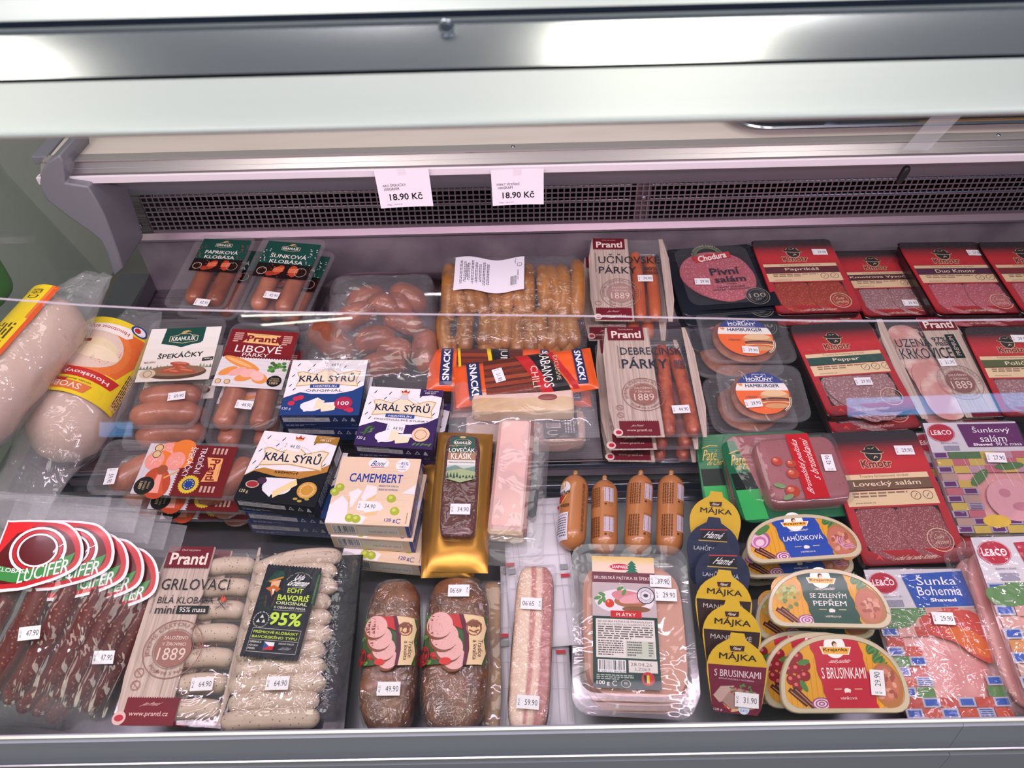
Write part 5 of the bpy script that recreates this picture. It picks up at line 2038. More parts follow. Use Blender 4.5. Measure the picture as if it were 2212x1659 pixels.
snack(Q('5', (965, 725), (1790, 745), (1820, 1000), (950, 990)), .03, 5, 'orange snack bag with yellow strips, left one lying partly under the chili bag', 3, False)
snack(Q('5', (1125, 855), (2020, 705), (2045, 985), (1130, 1110)), .052, 6, 'orange chili snack bag with 31.90 sticker, its pressed end rising at the right', 7, True, 0, '31.90')
snack(Q('17', (400, 560), (1960, 560), (2000, 760), (430, 860)), .012, 3, 'orange snack bag squeezed under the tan fat block, only its tips showing', 9, True)

# ------------------------------------------------------------ steel pan with two loose bags
M, W, H = fit(Q('5', (300, 255), (1985, 262), (2000, 700), (180, 690)), -.005, 0)
T = thing('steel_pan', base(M, .045), 'shallow stainless steel pan under the two large sausage bags', 'pan')
m_pan = mat('mirror_steel_pan', 'b8adb4', .16, 1.0)
P = [L3(rr(W - .07, H - .07, .05, 8), .005), L3(rr(W - .045, H - .045, .06, 8), .012), L3(rr(W - .03, H - .03, .065, 8), .042), L3(rr(W, H, .075, 8), .045), L3(rr(W + .004, H + .004, .077, 8), .041)]
V, F = loft(P, True, False)
obj('pan_body', mesh('pan_body', V, F), m_pan, T, smooth_angle=50)

# bag of Vienna sausages
M, W, H = fit(Q('5', (1045, 165), (1935, 130), (1960, 760), (1040, 745)), .065, 8)
T = thing('sausage_bag', base(M, .055), 'large clear bag packed with thin Vienna sausages and a white text label', 'sausage bag')
rng = random.Random(3)
n = 0
for row in range(2):
    for i in range(12):
        x = -W * .45 + W * .082 * i + rng.uniform(-.003, .003)
        y1, y0 = (H * .46, -H * .14) if row == 0 else (H * .06, -H * .42)
        zz = .052 if row == 0 else .034
        sausage('sausage', [(x + rng.uniform(-.006, .006), y1 - rng.uniform(0, .02), zz - .012), (x + rng.uniform(-.008, .008), (y0 + y1) / 2, zz + .003), (x + rng.uniform(-.012, .012), y0 + rng.uniform(-.012, .012), zz - .010)], .0132, M_VIE, T, seed=n, amp=.001)
        n += 1
for i in range(9):
    x = -W * .42 + W * .105 * i
    sausage('sausage', [(x, -H * .25, .022), (x + rng.uniform(-.01, .01), -H * .40, .020), (x + rng.uniform(-.012, .012), -H * .50 + rng.uniform(0, .01), .012)], .0125, M_VIE, T, seed=n, amp=.001)
    n += 1
a = Art(W * .5, H * .36, .0735, -W * .155, H * .20, rot=-1.5, warp=lambda x, y, z: (x, y + .0035 * math.sin(x * 55), z + .002 * math.sin(x * 70)))
a.rect(0, 0, 1, 1, 'dcd6e0')
for i in range(8):
    a.micro(.08 + .055 * i, .12 + .04 * (i % 3), .04, .7 - .08 * (i % 3), 2, '5a5866', rot=1)
a.text('TRVANLIVÝ MASNÝ VÝROBEK', .16, .25, .03, .4, '3c3a48', rot=90, bold=0)
a.text('1,300 kg', .86, .04, .02, .16, '3c3a48', rot=90, bold=0)
a.bars(.80, .55, .10, .3, bg='dcd6e0', rot=0)
a.text('LOT 240326', .90, .4, .02, .3, '3c3a48', rot=90, bold=0)
for i in range(30):
    a.rect(.92 + .011 * (i % 6), .06 + .025 * (i // 6), .928 + .011 * (i % 6), .08 + .025 * (i // 6), '33323c') if False else None
a.ring(.93, .24, .03, .036, '3c3a48')
a.build('white_label', T, printmat('label_paper', .5, bump=.2))
pouch('plastic_bag', W * 1.06, H * 1.06, .068, film('bag_vienna', haze=.06, refl=.08, edge=.5, rough=.08, bump=.9, bscale=38, dist=.008), T, seed=31, ex=.12, ey=.22, amp=.003, fr=30)

# bag of short thick smoked sausages
M, W, H = fit(Q('5', (330, 262), (1010, 300), (1050, 985), (300, 1000)), .05, 5)
T = thing('sausage_bag', base(M, .065), 'large clear bag of short thick smoked sausages in the left half of the steel pan', 'sausage bag')
sp = [((-.34, .28), (.0, .40)), ((.06, .40), (.38, .26)), ((-.44, .04), (-.10, .20)), ((.0, .16), (.34, .06)), ((-.26, -.10), (.10, -.04)), ((.38, -.02), (.36, -.32)), ((-.22, -.30), (.18, -.24)), ((.04, .30), (.22, .18)), ((-.12, .26), (.12, .16)), ((-.05, -.14), (.26, -.16))]
for i, (p0, p1) in enumerate(sp):
    zz = .034 + .007 * (i % 3)
    sausage('sausage', [(p0[0] * W, p0[1] * H, zz - .01), ((p0[0] + p1[0]) / 2 * W, (p0[1] + p1[1]) / 2 * H + .01, zz + .006), (p1[0] * W, p1[1] * H, zz - .01)], .0225, M_SAU, T, seed=i, amp=.0012)
pouch('plastic_bag', W * 1.06, H * 1.10, .082, M_BAG, T, seed=41, ex=.25, ey=.25, amp=.005, fr=26)
M, W, H = fit(Q('5', (120, 470), (470, 470), (560, 850), (200, 830)), .055, 4)
T = thing('sausage_bag', base(M, .07), 'small clear bag with one short thick smoked sausage, behind the dark blue cheese box', 'sausage bag')
sausage('sausage', [(-W * .32, H * .28, .045), (0, 0, .05), (W * .26, -H * .3, .042)], .027, M_SAU, T, amp=.001)
pouch('plastic_bag', W * 1.2, H * 1.12, .072, M_BAG, T, seed=45, ex=.5, ey=.4, amp=.006, fr=30)


# ------------------------------------------------------------ green framed pate packs
def pate_pack(q, z, tilt, label, full, roll=0):
    M, W, H = fit(q, z, tilt, roll)
    t = .012
    T = thing('pate_pack', base(M, t), label, 'pate pack')
    slab('green_card', W, H, 0, .0035, .018, mat('green_foil', '1c6a44', .28, .3, bump=.25, bscale=20, coat=.4), T, bev=.001)
    a = Art(W, H, .0037)
    a.poly([(.015, .42), (.20, .42), (.21, .62), (.02, .62)], '1a2420')
    a.poly([(.02, .62), (.21, .62), (.22, .97), (.03, .97)], '3cae5c')
    a.poly([(.88, .50), (.985, .5), (.985, .85), (.9, .85)], '3cae5c')
    for i in range(16):
        a.line([(.01, .02 + .026 * i), (.2, .02 + .026 * i)], .002, '2c8a5c')
    a.text('Paté', .04, .19, .15, .13, 'd8bc5c', it=.2)
    a.text('du Chef', .07, .31, .16, .07, 'd8bc5c', it=.2)
    a.line([(.05, .17), (.12, .14), (.19, .15)], .008, 'd8bc5c')
    a.build('printing', T, PRG)
    me = meat('pate_block', '9a5c60', '6a3a3c', 130, (.06, .16), .35, 'a8686c', .3)
    bw, bh = W * .68, H * .80
    P = [L3(rr(bw, bh, .02), .003), L3(rr(bw, bh, .02), .012), L3(rr(bw - .006, bh - .006, .018), .026), L3(rr(bw - .016, bh - .016, .014), .030)]
    V, F = loft(P)
    o = obj('pate', mesh('pate', V, F), me, T, smooth_angle=50)
    o.location = (W * .065, 0, 0)
    block('film', bw + .006, bh + .006, .029, film('pate_film', haze=.05, refl=.07, edge=.5, rough=.07, bump=.4, bscale=20, dist=.006), T, sq=8, amp=.0006, z0=.0035, cx=W * .065)
    if full:
        a = Art(bw, bh, .0328, W * .065, 0)
        a.rect(.40, .0, .68, .98, 'b8242c')
        a.text('Bruselská paštika', .45, .04, .085, .90, 'f0d8d4', rot=90, bold=.01, it=.1)
        a.text('s brusinkami', .56, .06, .085, .66, 'f0d8d4', rot=90, bold=.01, it=.1)
        for u, v, r in ((.20, .40, .065), (.36, .45, .06), (.34, .60, .075), (.27, .85, .085)):
            a.ell(u, v, r, r * .9, 'b04838', 20)
            a.ell(u - r * .2, v - r * .3, r * .5, r * .4, 'cc705c', 14)
            a.ell(u - r * .3, v - r * .5, r * .18, r * .14, 'ecc0b0', 8)
        a.ell(.14, .76, .07, .03, '7a9a6a', 14, rot=-20)
        a.ell(.20, .93, .07, .03, '7a9a6a', 14, rot=20)
        a.build('label', T, PRG)
        sticker(T, W * .065 + bw * .30, bh * .02, .0345, '42.90', 86)
    return T


pate_pack(Q('13', (190, 165), (860, 110), (1000, 640), (180, 720)), -.02, 8, 'green pate pack behind, gold script and dark band showing left of the front one', False)
pate_pack(Q('13', (295, 195), (1045, 140), (1222, 660), (470, 705)), .0, 8, 'green pate pack with pink pate block, red strip and 42.90 sticker', True)


# ------------------------------------------------------------ shaved ham packs with squares
def leco(q, z, tilt, label, hd, col, l1, l2, price, pp, seed, full=True, prot=-3):
    M, W, H = fit(q, z, tilt)
    t = .02
    T = thing('shaved_ham_pack', base(M, t), label, 'ham pack')
    trayshell('tray', W, H, t - .001, .012, .006, M_TRAY, T, taper=.006)
    m_h = mat('shaved_ham', 'd8a09c', .35, var='c4807e', vscale=14, bump=.5, bscale=30)
    block('ham', W * .9, H * .9, .016, m_h, T, sq=5, amp=.002, seed=seed, fr=50)
    a = Art(W * .97, H * .97, t + .0002)
    a.rect(0, 0, 1, .28, 'c9c4cc')
    rng = random.Random(seed)
    pal = [('5c2460', '9c94a6', 'b89070', 'a88a80', '4c6c44', 'bca450', 'b08898', 'b0606c') if hd == 'p' else ('2a54a8', 'a8a6b4', 'b8503a', 'c08448', '56804c', 'c89890', 'b04a3c', 'b89890')][0]
    for j in range(11):
        v = .28 + j * .0655
        for i in range(6):
            u = i / 6 + (.02 if j % 2 else 0)
            edge = i < 1 + (j > 3) or j > 8 or (i == 5 and j > 6)
            if edge:
                c = pal[0] if (i + j) % 2 == 0 else pal[2 + (i * 3 + j * 5 + seed) % 6]
                if (i + j) % 2 == 0:
                    a.rect(u, v, min(1, u + .16), v + .06, pal[1])
                    if (i * j) % 3 == 1:
                        for k in range(4):
                            a.rect(u + .02, v + .008 + .013 * k, min(1, u + .14), v + .014 + .013 * k, pal[0])
                    else:
                        a.rect(u + .02, v + .01, min(1, u + .14), v + .05, c)
                else:
                    a.rect(u, v, min(1, u + .165), v + .064, c)
            elif j < 3:
                a.rect(u, v, u + .165, v + .064, pal[4] if i < 3 and j == 0 else pal[5 + (i + j) % 3])
    if hd == 'p':
        a.ell(.66, .72, .26, .24, 'cf98a0', 26)
        a.ell(.60, .66, .06, .05, 'b87888', 12)
        a.ell(.72, .78, .09, .05, 'b87888', 12)
        a.ell(.40, .52, .14, .05, '4c7040', 12, rot=40)
        a.ell(.75, .42, .16, .045, '4c7040', 12, rot=5)
        a.ell(.42, .90, .14, .07, 'd8b440', 16)
    else:
        a.poly(smooth([(.40, .37), (.60, .31), (.99, .33), (.99, .64), (.84, .62), (.68, .52), (.5, .47)]), 'b8483c')
        a.poly(smooth([(.62, .44), (.80, .42), (.97, .5), (.97, .62), (.86, .60), (.72, .53)]), 'c8642e')
        a.poly(smooth([(.0, .31), (.38, .30), (.36, .38), (.2, .42), (.0, .40)]), '56804c')
        for i in range(6):
            for j in range(4):
                a.line([(.1 + .17 * i, .3 + .09 * j), (.16 + .17 * i, .3 + .09 * j)], .004, 'd8c8d0')
    for i in range(5):
        a.line([(.3 + i * .12, .35), (.36 + i * .12, .6)], .003, 'e8dce4')
    if hd == 'p':
        hb = [(.36, .02), (1, .02), (1, .24), (.40, .24)]
    else:
        hb = [(.36, .04), (1, .02), (1, .27), (.42, .28)]
    a.poly(hb, col)
    a.text(l1, .50, .045, .40, .075, 'f0ecf2', bold=.0)
    a.text(l2, .48 if hd == 'b' else .55, .13, .44 if hd == 'b' else .28, .065, 'f0ecf2', bold=.0)
    a.text('Shaved', .46 if hd == 'p' else .58, .205 if hd == 'p' else .215, .20 if hd == 'p' else .26, .025, 'f0ecf2', bold=.06)
    if hd == 'p':
        a.text('90 % masa', .70, .2, .27, .032, 'f0ecf2', bold=0)
    a.ell(.16, .10, .145, .115, 'a81c34', 24)
    a.ring(.16, .10, .135, .14, 'd8b8c0', ry=.8)
    a.text('LE&CO', .05, .075, .22, .045, 'f0e0e4', bold=.04)
    a.text('žijeme s chutí...', .12, .19, .2, .02, '6c6874', bold=0)
    if full:
        a.rect(.14, .225, .30, .27, '8c8a9c')
    a.build('printed_film', T, PRC)
    sheet('film', W * .99, H * .99, t + .003, .012, M_CR, T, amp=.0012, seed=seed, n=20)
    if price:
        suv(T, W, H, t + .003, pp[0], pp[1], price, prot)
    return T, W, H


T, W, H = leco(Q('13', (1560, 90), (2170, 75), (2440, 790), (1800, 815)), .005, 8, 'clear ham salami pack with purple header and 27.90 sticker, right edge', 'p', '5c1f5c', 'Šunkový', 'salám', '27.90', (.62, .36), 4)
dup(T, -.012, -.004, -.022, 'clear ham salami pack lying under the purple-headed one, left rim showing', 1.5, skip=('price_sticker',))
T, W, H = leco(Q('14', (1160, 75), (1845, 70), (2150, 1040), (1505, 1045)), -.03, 6, 'clear ham pack with blue header and 29.90 sticker, at the front sill', 'b', '2450a4', 'Šunka', 'Bohemia', '29.90', (.62, .37), 7)
dup(T, .028, .004, -.014, 'clear ham pack lying under the blue-headed one, its right rim showing', -2, skip=('price_sticker', 'printed_film'))
T, W, H = leco(Q('0', (2105, 1155), (2330, 1150), (2520, 1540), (2215, 1560)), .01, 7, 'clear ham pack with red header cut off by the right border', 'b', 'a81c34', '', '', None, None, 12)
for k in range(2):
    dup(T, -.010 - .006 * k, .0, -.02 * (k + 1), ('clear ham pack second in the stack at the right border', 'clear ham pack third in the stack at the right border')[k], 2 * k, skip=('price_sticker', 'printed_film'))


# ------------------------------------------------------------ sliced pate packs (stack of three)
def sanp(a):
    a.rect(0, 0, 1, .13, 'e2c8b8')
    a.grad(0, 0, 1, .07, ['d8b468', 'dcc090', 'e2c8b8'], 5)
    a.ell(.45, .085, .17, .055, 'b8203c', 24)
    a.ring(.45, .085, .16, .165, 'e8c8cc', ry=.33)
    a.text('SANPAREIL', .32, .072, .27, .025, 'f0e4e4', bold=.03)
    for k in range(4):
        a.poly([(.64, .03 + .02 * k), (.57 - .012 * k, .065 + .022 * k), (.71 + .012 * k, .065 + .022 * k)], '2c7058')
    a.rect(0, .13, 1, .215, '6c3c48')
    a.text('BRUSELSKÁ PAŠTIKA SE ŠPEKEM', .03, .158, .94, .03, 'e8d8d8', bold=.0)
    a.rect(0, .215, 1, .48, 'b8a8ac')
    a.ell(.50, .36, .46, .20, 'dcd4dc', 30)
    a.ell(.60, .36, .26, .10, '9a6a48', 20)
    a.ell(.58, .325, .28, .10, 'c88088', 22, rot=-8)
    a.ell(.62, .34, .20, .07, 'd89aa0', 20, rot=12)
    a.ell(.68, .42, .22, .05, '7c5438', 18)
    a.ell(.27, .38, .07, .07, 'c83c28', 18)
    a.ell(.25, .365, .02, .02, 'e89080', 8)
    for u, v, r in ((.08, .34, 20), (.15, .31, -20), (.12, .37, 60), (.18, .35, 100), (.44, .26, 30), (.5, .29, 60)):
        a.ell(u, v, .06, .03, '5c8a50', 10, rot=r)
    a.ell(.84, .31, .14, .14, '1f2436', 26)
    a.ell(.84, .31, .125, .125, 'dcd4dc', 26)
    a.ring(.84, .31, .075, .082, '1f2436')
    a.atext('TRADIČNÍ RECEPTURA', .84, .31, .088, .026, 170, 10, '1f2436')
    a.atext('SCHVÁLENO', .84, .31, .088, .026, 200, 340, '1f2436', inward=True)
    a.ell(.84, .31, .04, .03, '4a4c58', 12)
    a.rect(.28, .435, .76, .49, 'b8242a')
    a.text('PLÁTKY', .37, .445, .30, .033, 'f0e4e4', bold=.01)
    a.rect(0, .48, 1, 1, '1b3c34')
    a.rect(.28, .475, .76, .488, 'b8242a')
    a.rect(.05, .50, .95, .785, 'd8d0cc')
    a.text('BRUSELSKÁ PAŠTIKA SE ŠPEKEM-PLÁTKY', .08, .508, .84, .018, '3a3638')
    a.text('BRUSELSKÁ PAŠTÉTA SO SLANINOU-PLÁTKY', .08, .53, .84, .018, '3a3638')
    a.micro(.08, .555, .84, .10, 6, '5c5858')
    a.micro(.08, .66, .38, .115, 7, '5c5858')
    a.rect(.50, .66, .93, .78, 'b8c0b0')
    a.micro(.52, .665, .22, .11, 6, '5c5858')
    a.micro(.84, .665, .07, .11, 6, '5c5858')
    a.bars(.07, .80, .42, .09, num='8 595121 897629')
    a.rect(.53, .80, .96, .885, 'd4ccc8')
    a.text('28.04.26', .56, .815, .32, .025, '6a6466', bold=0)
    a.text('LZ069', .63, .85, .22, .022, '6a6466', bold=0)
    a.micro(.05, .905, .55, .04, 3, 'a8b0a8')
    a.text('100 g', .05, .948, .19, .035, 'e8e8e4')
    a.ring(.32, .965, .03, .038, 'e8e8e4', a0=40, a1=320)
    a.ring(.48, .965, .065, .072, 'c8ccc8', ry=.8)
    a.text('BE', .455, .955, .05, .014, 'c8ccc8', bold=0)
    a.ell(.81, .925, .10, .10, 'b03028', 22)
    a.rect(.75, .90, .79, .955, '1c1c1c')
    a.rect(.79, .90, .83, .955, 'd8b830')
    a.rect(.83, .90, .87, .955, 'b82c2c')


M, W, H = fit(Q('12', (598, 68), (1405, 95), (1522, 1190), (603, 1188)), .005, 7)
t = .016
T = thing('sliced_pate_pack', base(M, t), 'clear pack of sliced pate with green and maroon label, crossed-out price above 29.90, topmost', 'pate pack')
trayshell('tray', W, H, t - .001, .02, .009, M_TRAY, T, taper=.005)
for k in range(5):
    block('pate_slice', W * .80, H * .80, .0022, M_PATE, T, sq=5, amp=.0003, z0=.002 + .0018 * k, cx=.001 * k, cy=-.002 * k - H * .03)
lw, lh = W * .53, H * .84
a = Art(lw, lh, t + .001, -W * .06, -H * .015, rot=-1)
sanp(a)
a.build('paper_label', T, PRC)
sheet('film', W * .985, H * .985, t + .0005, .02, film('sanp_film', haze=.04, refl=.06, edge=.5, rough=.06, bump=.9, bscale=14, dist=.008, stretch=(1, 1, 1)), T, amp=.0016, seed=5, n=24)
o = sticker(T, W * .255, H * .235, t + .004, '37.90', -2, label='price sticker reading 37.90 crossed out in pen')
a = Art(.0265, .0155, .0016)
a.line([(.2, .2), (.95, .85)], .012, '4a4c5c')
a.line([(.2, .8), (.98, .15)], .012, '4a4c5c')
a.build('pen_cross', o)
sticker(T, W * .29, H * .145, t + .004, '29.90', -1)
SP = T
dup(T, .002, -.006, -.017, 'clear pack of sliced pate second from the top, rim showing under the crossed-out price', .5, skip=('price_sticker', 'paper_label'))
dup(T, .002, -.010, -.034, 'clear pack of sliced pate at the bottom, lowest rim in front of the sill', -1, skip=('price_sticker', 'paper_label'))


# ------------------------------------------------------------ streaky bacon on white grid paper
def bacon_mat():
    m = bpy.data.materials.new('streaky_bacon')
    m.use_nodes = True
    n, l = m.node_tree.nodes, m.node_tree.links
    p = n['Principled BSDF']
    p.inputs['Roughness'].default_value = .33
    tc = n.new('ShaderNodeTexCoord')
    ns = n.new('ShaderNodeTexNoise')
    ns.inputs['Scale'].default_value = 14
    ns.inputs['Detail'].default_value = 4
    mp = n.new('ShaderNodeMapping')
    mp.inputs['Scale'].default_value = (1, .35, 1)
    l.new(tc.outputs['Object'], mp.inputs[0])
    l.new(mp.outputs[0], ns.inputs['Vector'])
    sx = n.new('ShaderNodeSeparateXYZ')
    l.new(tc.outputs['Object'], sx.inputs[0])
    ad = n.new('ShaderNodeMath')
    ad.operation = 'MULTIPLY_ADD'
    ad.inputs[1].default_value = 0.035
    l.new(ns.outputs[0], ad.inputs[0])
    l.new(sx.outputs[0], ad.inputs[2])
    mr = n.new('ShaderNodeMapRange')
    mr.inputs[1].default_value = -.012
    mr.inputs[2].default_value = .050
    l.new(ad.outputs[0], mr.inputs[0])
    r = n.new('ShaderNodeValToRGB')
    e = r.color_ramp.elements
    e[0].position, e[0].color = 0, (*hx('c49a80'), 1)
    e[1].position, e[1].color = 1, (*hx('a86860'), 1)
    for ps, c in ((.12, 'dcbca4'), (.36, 'e2c8b2'), (.42, 'b87870'), (.48, 'c08078'), (.53, 'e0c0ac'), (.62, 'dcb8a8'), (.68, 'b06c6a'), (.85, 'bc7e78')):
        q = e.new(ps)
        q.color = (*hx(c), 1)
    l.new(mr.outputs[0], r.inputs[0])
    l.new(r.outputs[0], p.inputs['Base Color'])
    return m


M, W, H = fit(Q('12', (235, 215), (480, 215), (440, 1390), (125, 1385)), -.025, 5)
T = thing('bacon_slab', base(M, .030), 'long slab of streaky bacon with dark rind on white grid paper, two 59.90 stickers', 'bacon')
block('bacon', W * 1.0, H, .028, bacon_mat(), T, sq=5, amp=.0022, fr=45, seed=8, z0=.001)
block('rind', W * 1.04, H * 1.005, .017, mat('dark_rind', '4a2820', .4, var='7a4a34', vscale=50), T, sq=5, amp=.0015, seed=9)
pouch('clear_wrap', W * 1.12, H * 1.03, .031, film('bacon_wrap', haze=.05, refl=.09, edge=.5, rough=.07, bump=1.0, bscale=60, dist=.008), T, seed=52, ex=.15, ey=.08, amp=.001, fr=60)
sticker(T, -W * .07, H * .22, .0335, '59.90', 180)
sticker(T, W * .0, -H * .36, .0335, '59.90', -1)
# printed paper bag below it
M2, W2, H2 = fit(Q('12', (75, 240), (580, 190), (605, 1390), (110, 1385)), -.058, 5)
P_ = thing('printed_bag', base(M2, .006), 'white paper-like bag printed with grey lines and red blocks, under the streaky bacon', 'bag')
pouch('bag', W2, H2, .006, mat('white_bag', 'd2ced8', .35, bump=.25, bscale=20), P_, seed=60, ex=.3, ey=.2, amp=.0008, fr=20)
a = Art(W2, H2, .0095)
for u in (.12, .2, .80, .9, .96):
    a.line([(u, .04 + u * .1), (u + .01, .5)], .006, 'a8a6b0')
    a.line([(u, .55), (u + .01, .97)], .006, 'a8a6b0')
for v in (.06, .13, .2, .42, .55, .63, .78):
    a.line([(.01, v), (.99, v + .01)], .006, 'a8a6b0')
for u, v in ((.06, .04), (.20, .10), (.80, .50), (.02, .5)):
    a.rect(u, v, u + .12, v + .035, '8e9094')
for u, v in ((.88, .09), (.80, .565), (.0, .46), (.9, .3)):
    a.rect(u, v, u + .13, v + .022, 'b8303a')
a.build('printing', P_, PR)
nb = dup(P_, .01, .10, .012, 'white printed bag sticking out behind the streaky bacon, below the pink block', 4)


# ------------------------------------------------------------ liver sausage rolls
def paris(px0, py0, px1, py1, z0, z1, r, label, front, off, seed):
    A, B = at(px0, py0, z0), at(px1, py1, z1)
    d = B - A
    L = d.length
    X = d.normalized()
    Yv = Vector((0, 0, 1)).cross(X).normalized()
    Zv = X.cross(Yv)
    # local: y axis runs from front (B) to rear (A)
    M = Matrix.Translation((A + B) / 2) @ Matrix([[-Yv.x, -X.x, Zv.x], [-Yv.y, -X.y, Zv.y], [-Yv.z, -X.z, Zv.z]]).to_4x4()
    T = thing('sausage_roll', base(M, r), label, 'sausage roll')
    m = mat('liver_sausage_casing', 'b87844', .28, var='b07040', vscale=12, coat=.4, bump=.03)
    o = sausage('casing', [(0, L / 2, r), (0, 0, r), (0, -L / 2, r)], r, m, T, seg=28, rings=26)
    block('clip_end', r * .38, r * .5, r * .38, mat('clip_tuft', 'a8763c', .4, bump=.4), T, sq=2.4, amp=.0006, z0=r * .8, cy=L / 2 + r * .18, n=10)
    block('metal_clip', r * .5, r * .12, r * .34, m_alu2, T, sq=3, amp=0, z0=r * .83, cy=L / 2 + r * .02, n=8)

    def wp(x, y, z):
        th = x / r
        k = 1.0
        e = (L / 2 - abs(y)) / (r * 1.1)
        if e < 1:
            k = math.sqrt(max(0.0, 1 - (1 - e) ** 2))
        q = r * k + .0003 + z
        return (q * math.sin(th), y, r + q * math.cos(th))
    a = Art(r * 2.6, L * .94, 0, off * r, 0, warp=wp)
    if front:
        a.ell(.66, .22, .22, .20, 'dcd6da', 20)
        a.ell(.70, .17, .12, .13, 'd8a040', 14)
        a.text('Pařížský', .46, .26, .48, .07, '2a1c18', bold=.05)
        a.poly([(.56, .34), (.96, .33), (.92, .40), (.72, .44)], 'b8303a')
        a.line([(.54, .34), (.72, .45), (.9, .43)], .03, 'd8c060')
        a.micro(.45, .46, .3, .05, 3, '4a2c20')
        a.rect(.46, .58, .98, .95, 'd8d4e0')
        a.text('Pařížský salám', .5, .60, .4, .035, '3a3640')
        a.micro(.5, .65, .42, .27, 8, '6a6674')
        a.micro(.02, .15, .09, .7, 3, '7a4c30', rot=1)
    else:
        for v in (.14, .56):
            a.bars(.18, v, .30, .20, col='3a2a3a', bg='c4b4c0', rot=1)
            a.text('Hmotnost: 120 g', .18, v - .03, .30, .02, '5a3420', bold=0)
            a.micro(.60, v + .0, .34, .28, 5, '6a3e24', rot=1)
            a.line([(.58, v + .14), (.96, v + .14)], .008, '6a3e24')
            a.line([(.58, v + .19), (.96, v + .19)], .008, '6a3e24')
            a.ring(.28, v + .24, .05, .058, '5a3420', ry=.8)
            a.rect(.40, v + .225, .46, v + .25, '5a3420')
        a.ring(.30, .06, .05, .058, '5a3420', ry=.8)
    a.build('printing', T, printmat('print_casing', .3, coat=.3))
    return T


paris(1243, 1028, 1233, 1188, .005, -.02, .0205, 'tan liver sausage roll with round emblem and white label, leftmost of the four', True, .45, 1)
paris(1306, 1038, 1305, 1200, .0, -.03, .0195, 'tan liver sausage roll with torn tied end, second of the four', False, .15, 2)
paris(1384, 1027, 1375, 1200, .002, -.03, .0195, 'tan liver sausage roll with two white barcodes, third of the four', False, -.25, 3)
paris(1450, 1027, 1445, 1200, .002, -.03, .0195, 'tan liver sausage roll with two barcodes beside the yellow pate tub, last of the four', False, -.35, 4)


# ------------------------------------------------------------ two brown roast loaves in film
def loaf(q, z, tilt, label, seed, s_up, s_dn, su):
    M, W, H = fit(q, z, tilt)
    t = .052
    T = thing('meat_loaf', base(M, t), label, 'meat loaf')
    m = mat('roasted_crust', '54301f', .38, var='8a5636', vscale=34, bump=.6, bscale=50, coat=.3)
    block('loaf', W * .97, H * .98, t, m, T, sq=3.4, amp=.0035, fr=28, seed=seed)
    block('film', W * 1.0, H * 1.0, t + .002, film('loaf_film', haze=.02, refl=.16, edge=.5, rough=.06, bump=1.0, bscale=70, dist=.012), T, sq=3.4, amp=.0045, fr=34, seed=seed + 3, n=30)

    def wp(x, y, z_):
        k = min(1, abs(2 * x / W))
        return (x, y, t * .5 + t * .5 * (1 - k ** 3.4) ** (1 / 3.4) + .0045 + z_)
    lw, lh = W * .90, H * .32
    a = Art(lw, lh, 0, 0, H * .03, warp=wp)
    a.rect(0, .02, 1, .97, '3c5a34')
    for i in range(30):
        a.ell(a.rng.uniform(0, .5), a.rng.uniform(.03, .95), .05, .04, a.rng.choice(('4c7a3c', '6a9448', '2c4a2c', 'b8302c')), 8)
    a.poly([(.28, .0), (.55, .0), (.62, .3), (.45, .22)], 'b82c30')
    for u, v, rx in ((.50, .86, .19), (.42, .66, .22), (.33, .44, .23), (.24, .21, .22)):
        a.ell(u - .02, v + .035, rx * 1.02, rx * 1.02, '7a4a34', 26, rot=-30)
        a.ell(u, v, rx, rx * .96, 'dca8a4', 26, rot=-30)
        for i in range(40):
            b = a.rng.uniform(0, 6.28)
            d = a.rng.uniform(0, rx * .85)
            a.ell(u + d * math.cos(b), v + d * math.sin(b) * lw / lh, .006, .005, 'b87a7c', 5)
    a.poly([(.55, 0), (.62, 0), (.72, .35), (.74, .7), (.70, 1), (.64, 1), (.67, .7), (.64, .35)], '5a2038')
    a.poly([(.62, 0), (.95, .04), (1, .25), (.96, .5), (1, .75), (.94, .98), (.70, 1), (.74, .7), (.72, .35)], 'dcc096')
    a.ell(.80, .27, .13, .14, '8a5a44', 18)
    a.ell(.80, .28, .10, .11, 'dcb88c', 18)
    a.ell(.80, .20, .13, .05, '7a4a38', 14)
    a.line([(.72, .32), (.80, .36), (.88, .31)], .025, '7a4a38')
    a.ell(.76, .26, .012, .012, '4a2a20', 6)
    a.ell(.84, .26, .012, .012, '4a2a20', 6)
    a.text('Tradice', .875, .50, .07, .34, '5a2a30', rot=-90)
    a.text('a kvalita', .795, .52, .07, .38, '5a2a30', rot=-90)
    a.ell(.0, .80, .10, .16, 'a8282c', 18)
    a.ell(.01, .80, .07, .12, '4a2020', 18)
    a.ell(.36, .93, .1, .06, 'c83028', 12)
    a.build('printed_label', T, PRC)
    if s_up:
        o = sticker(T, W * .02, H * .35, t + .006, '49.90', 180)
    if s_dn:
        o = sticker(T, W * .06, -H * .27, t + .006, '49.90', -1)
    return T


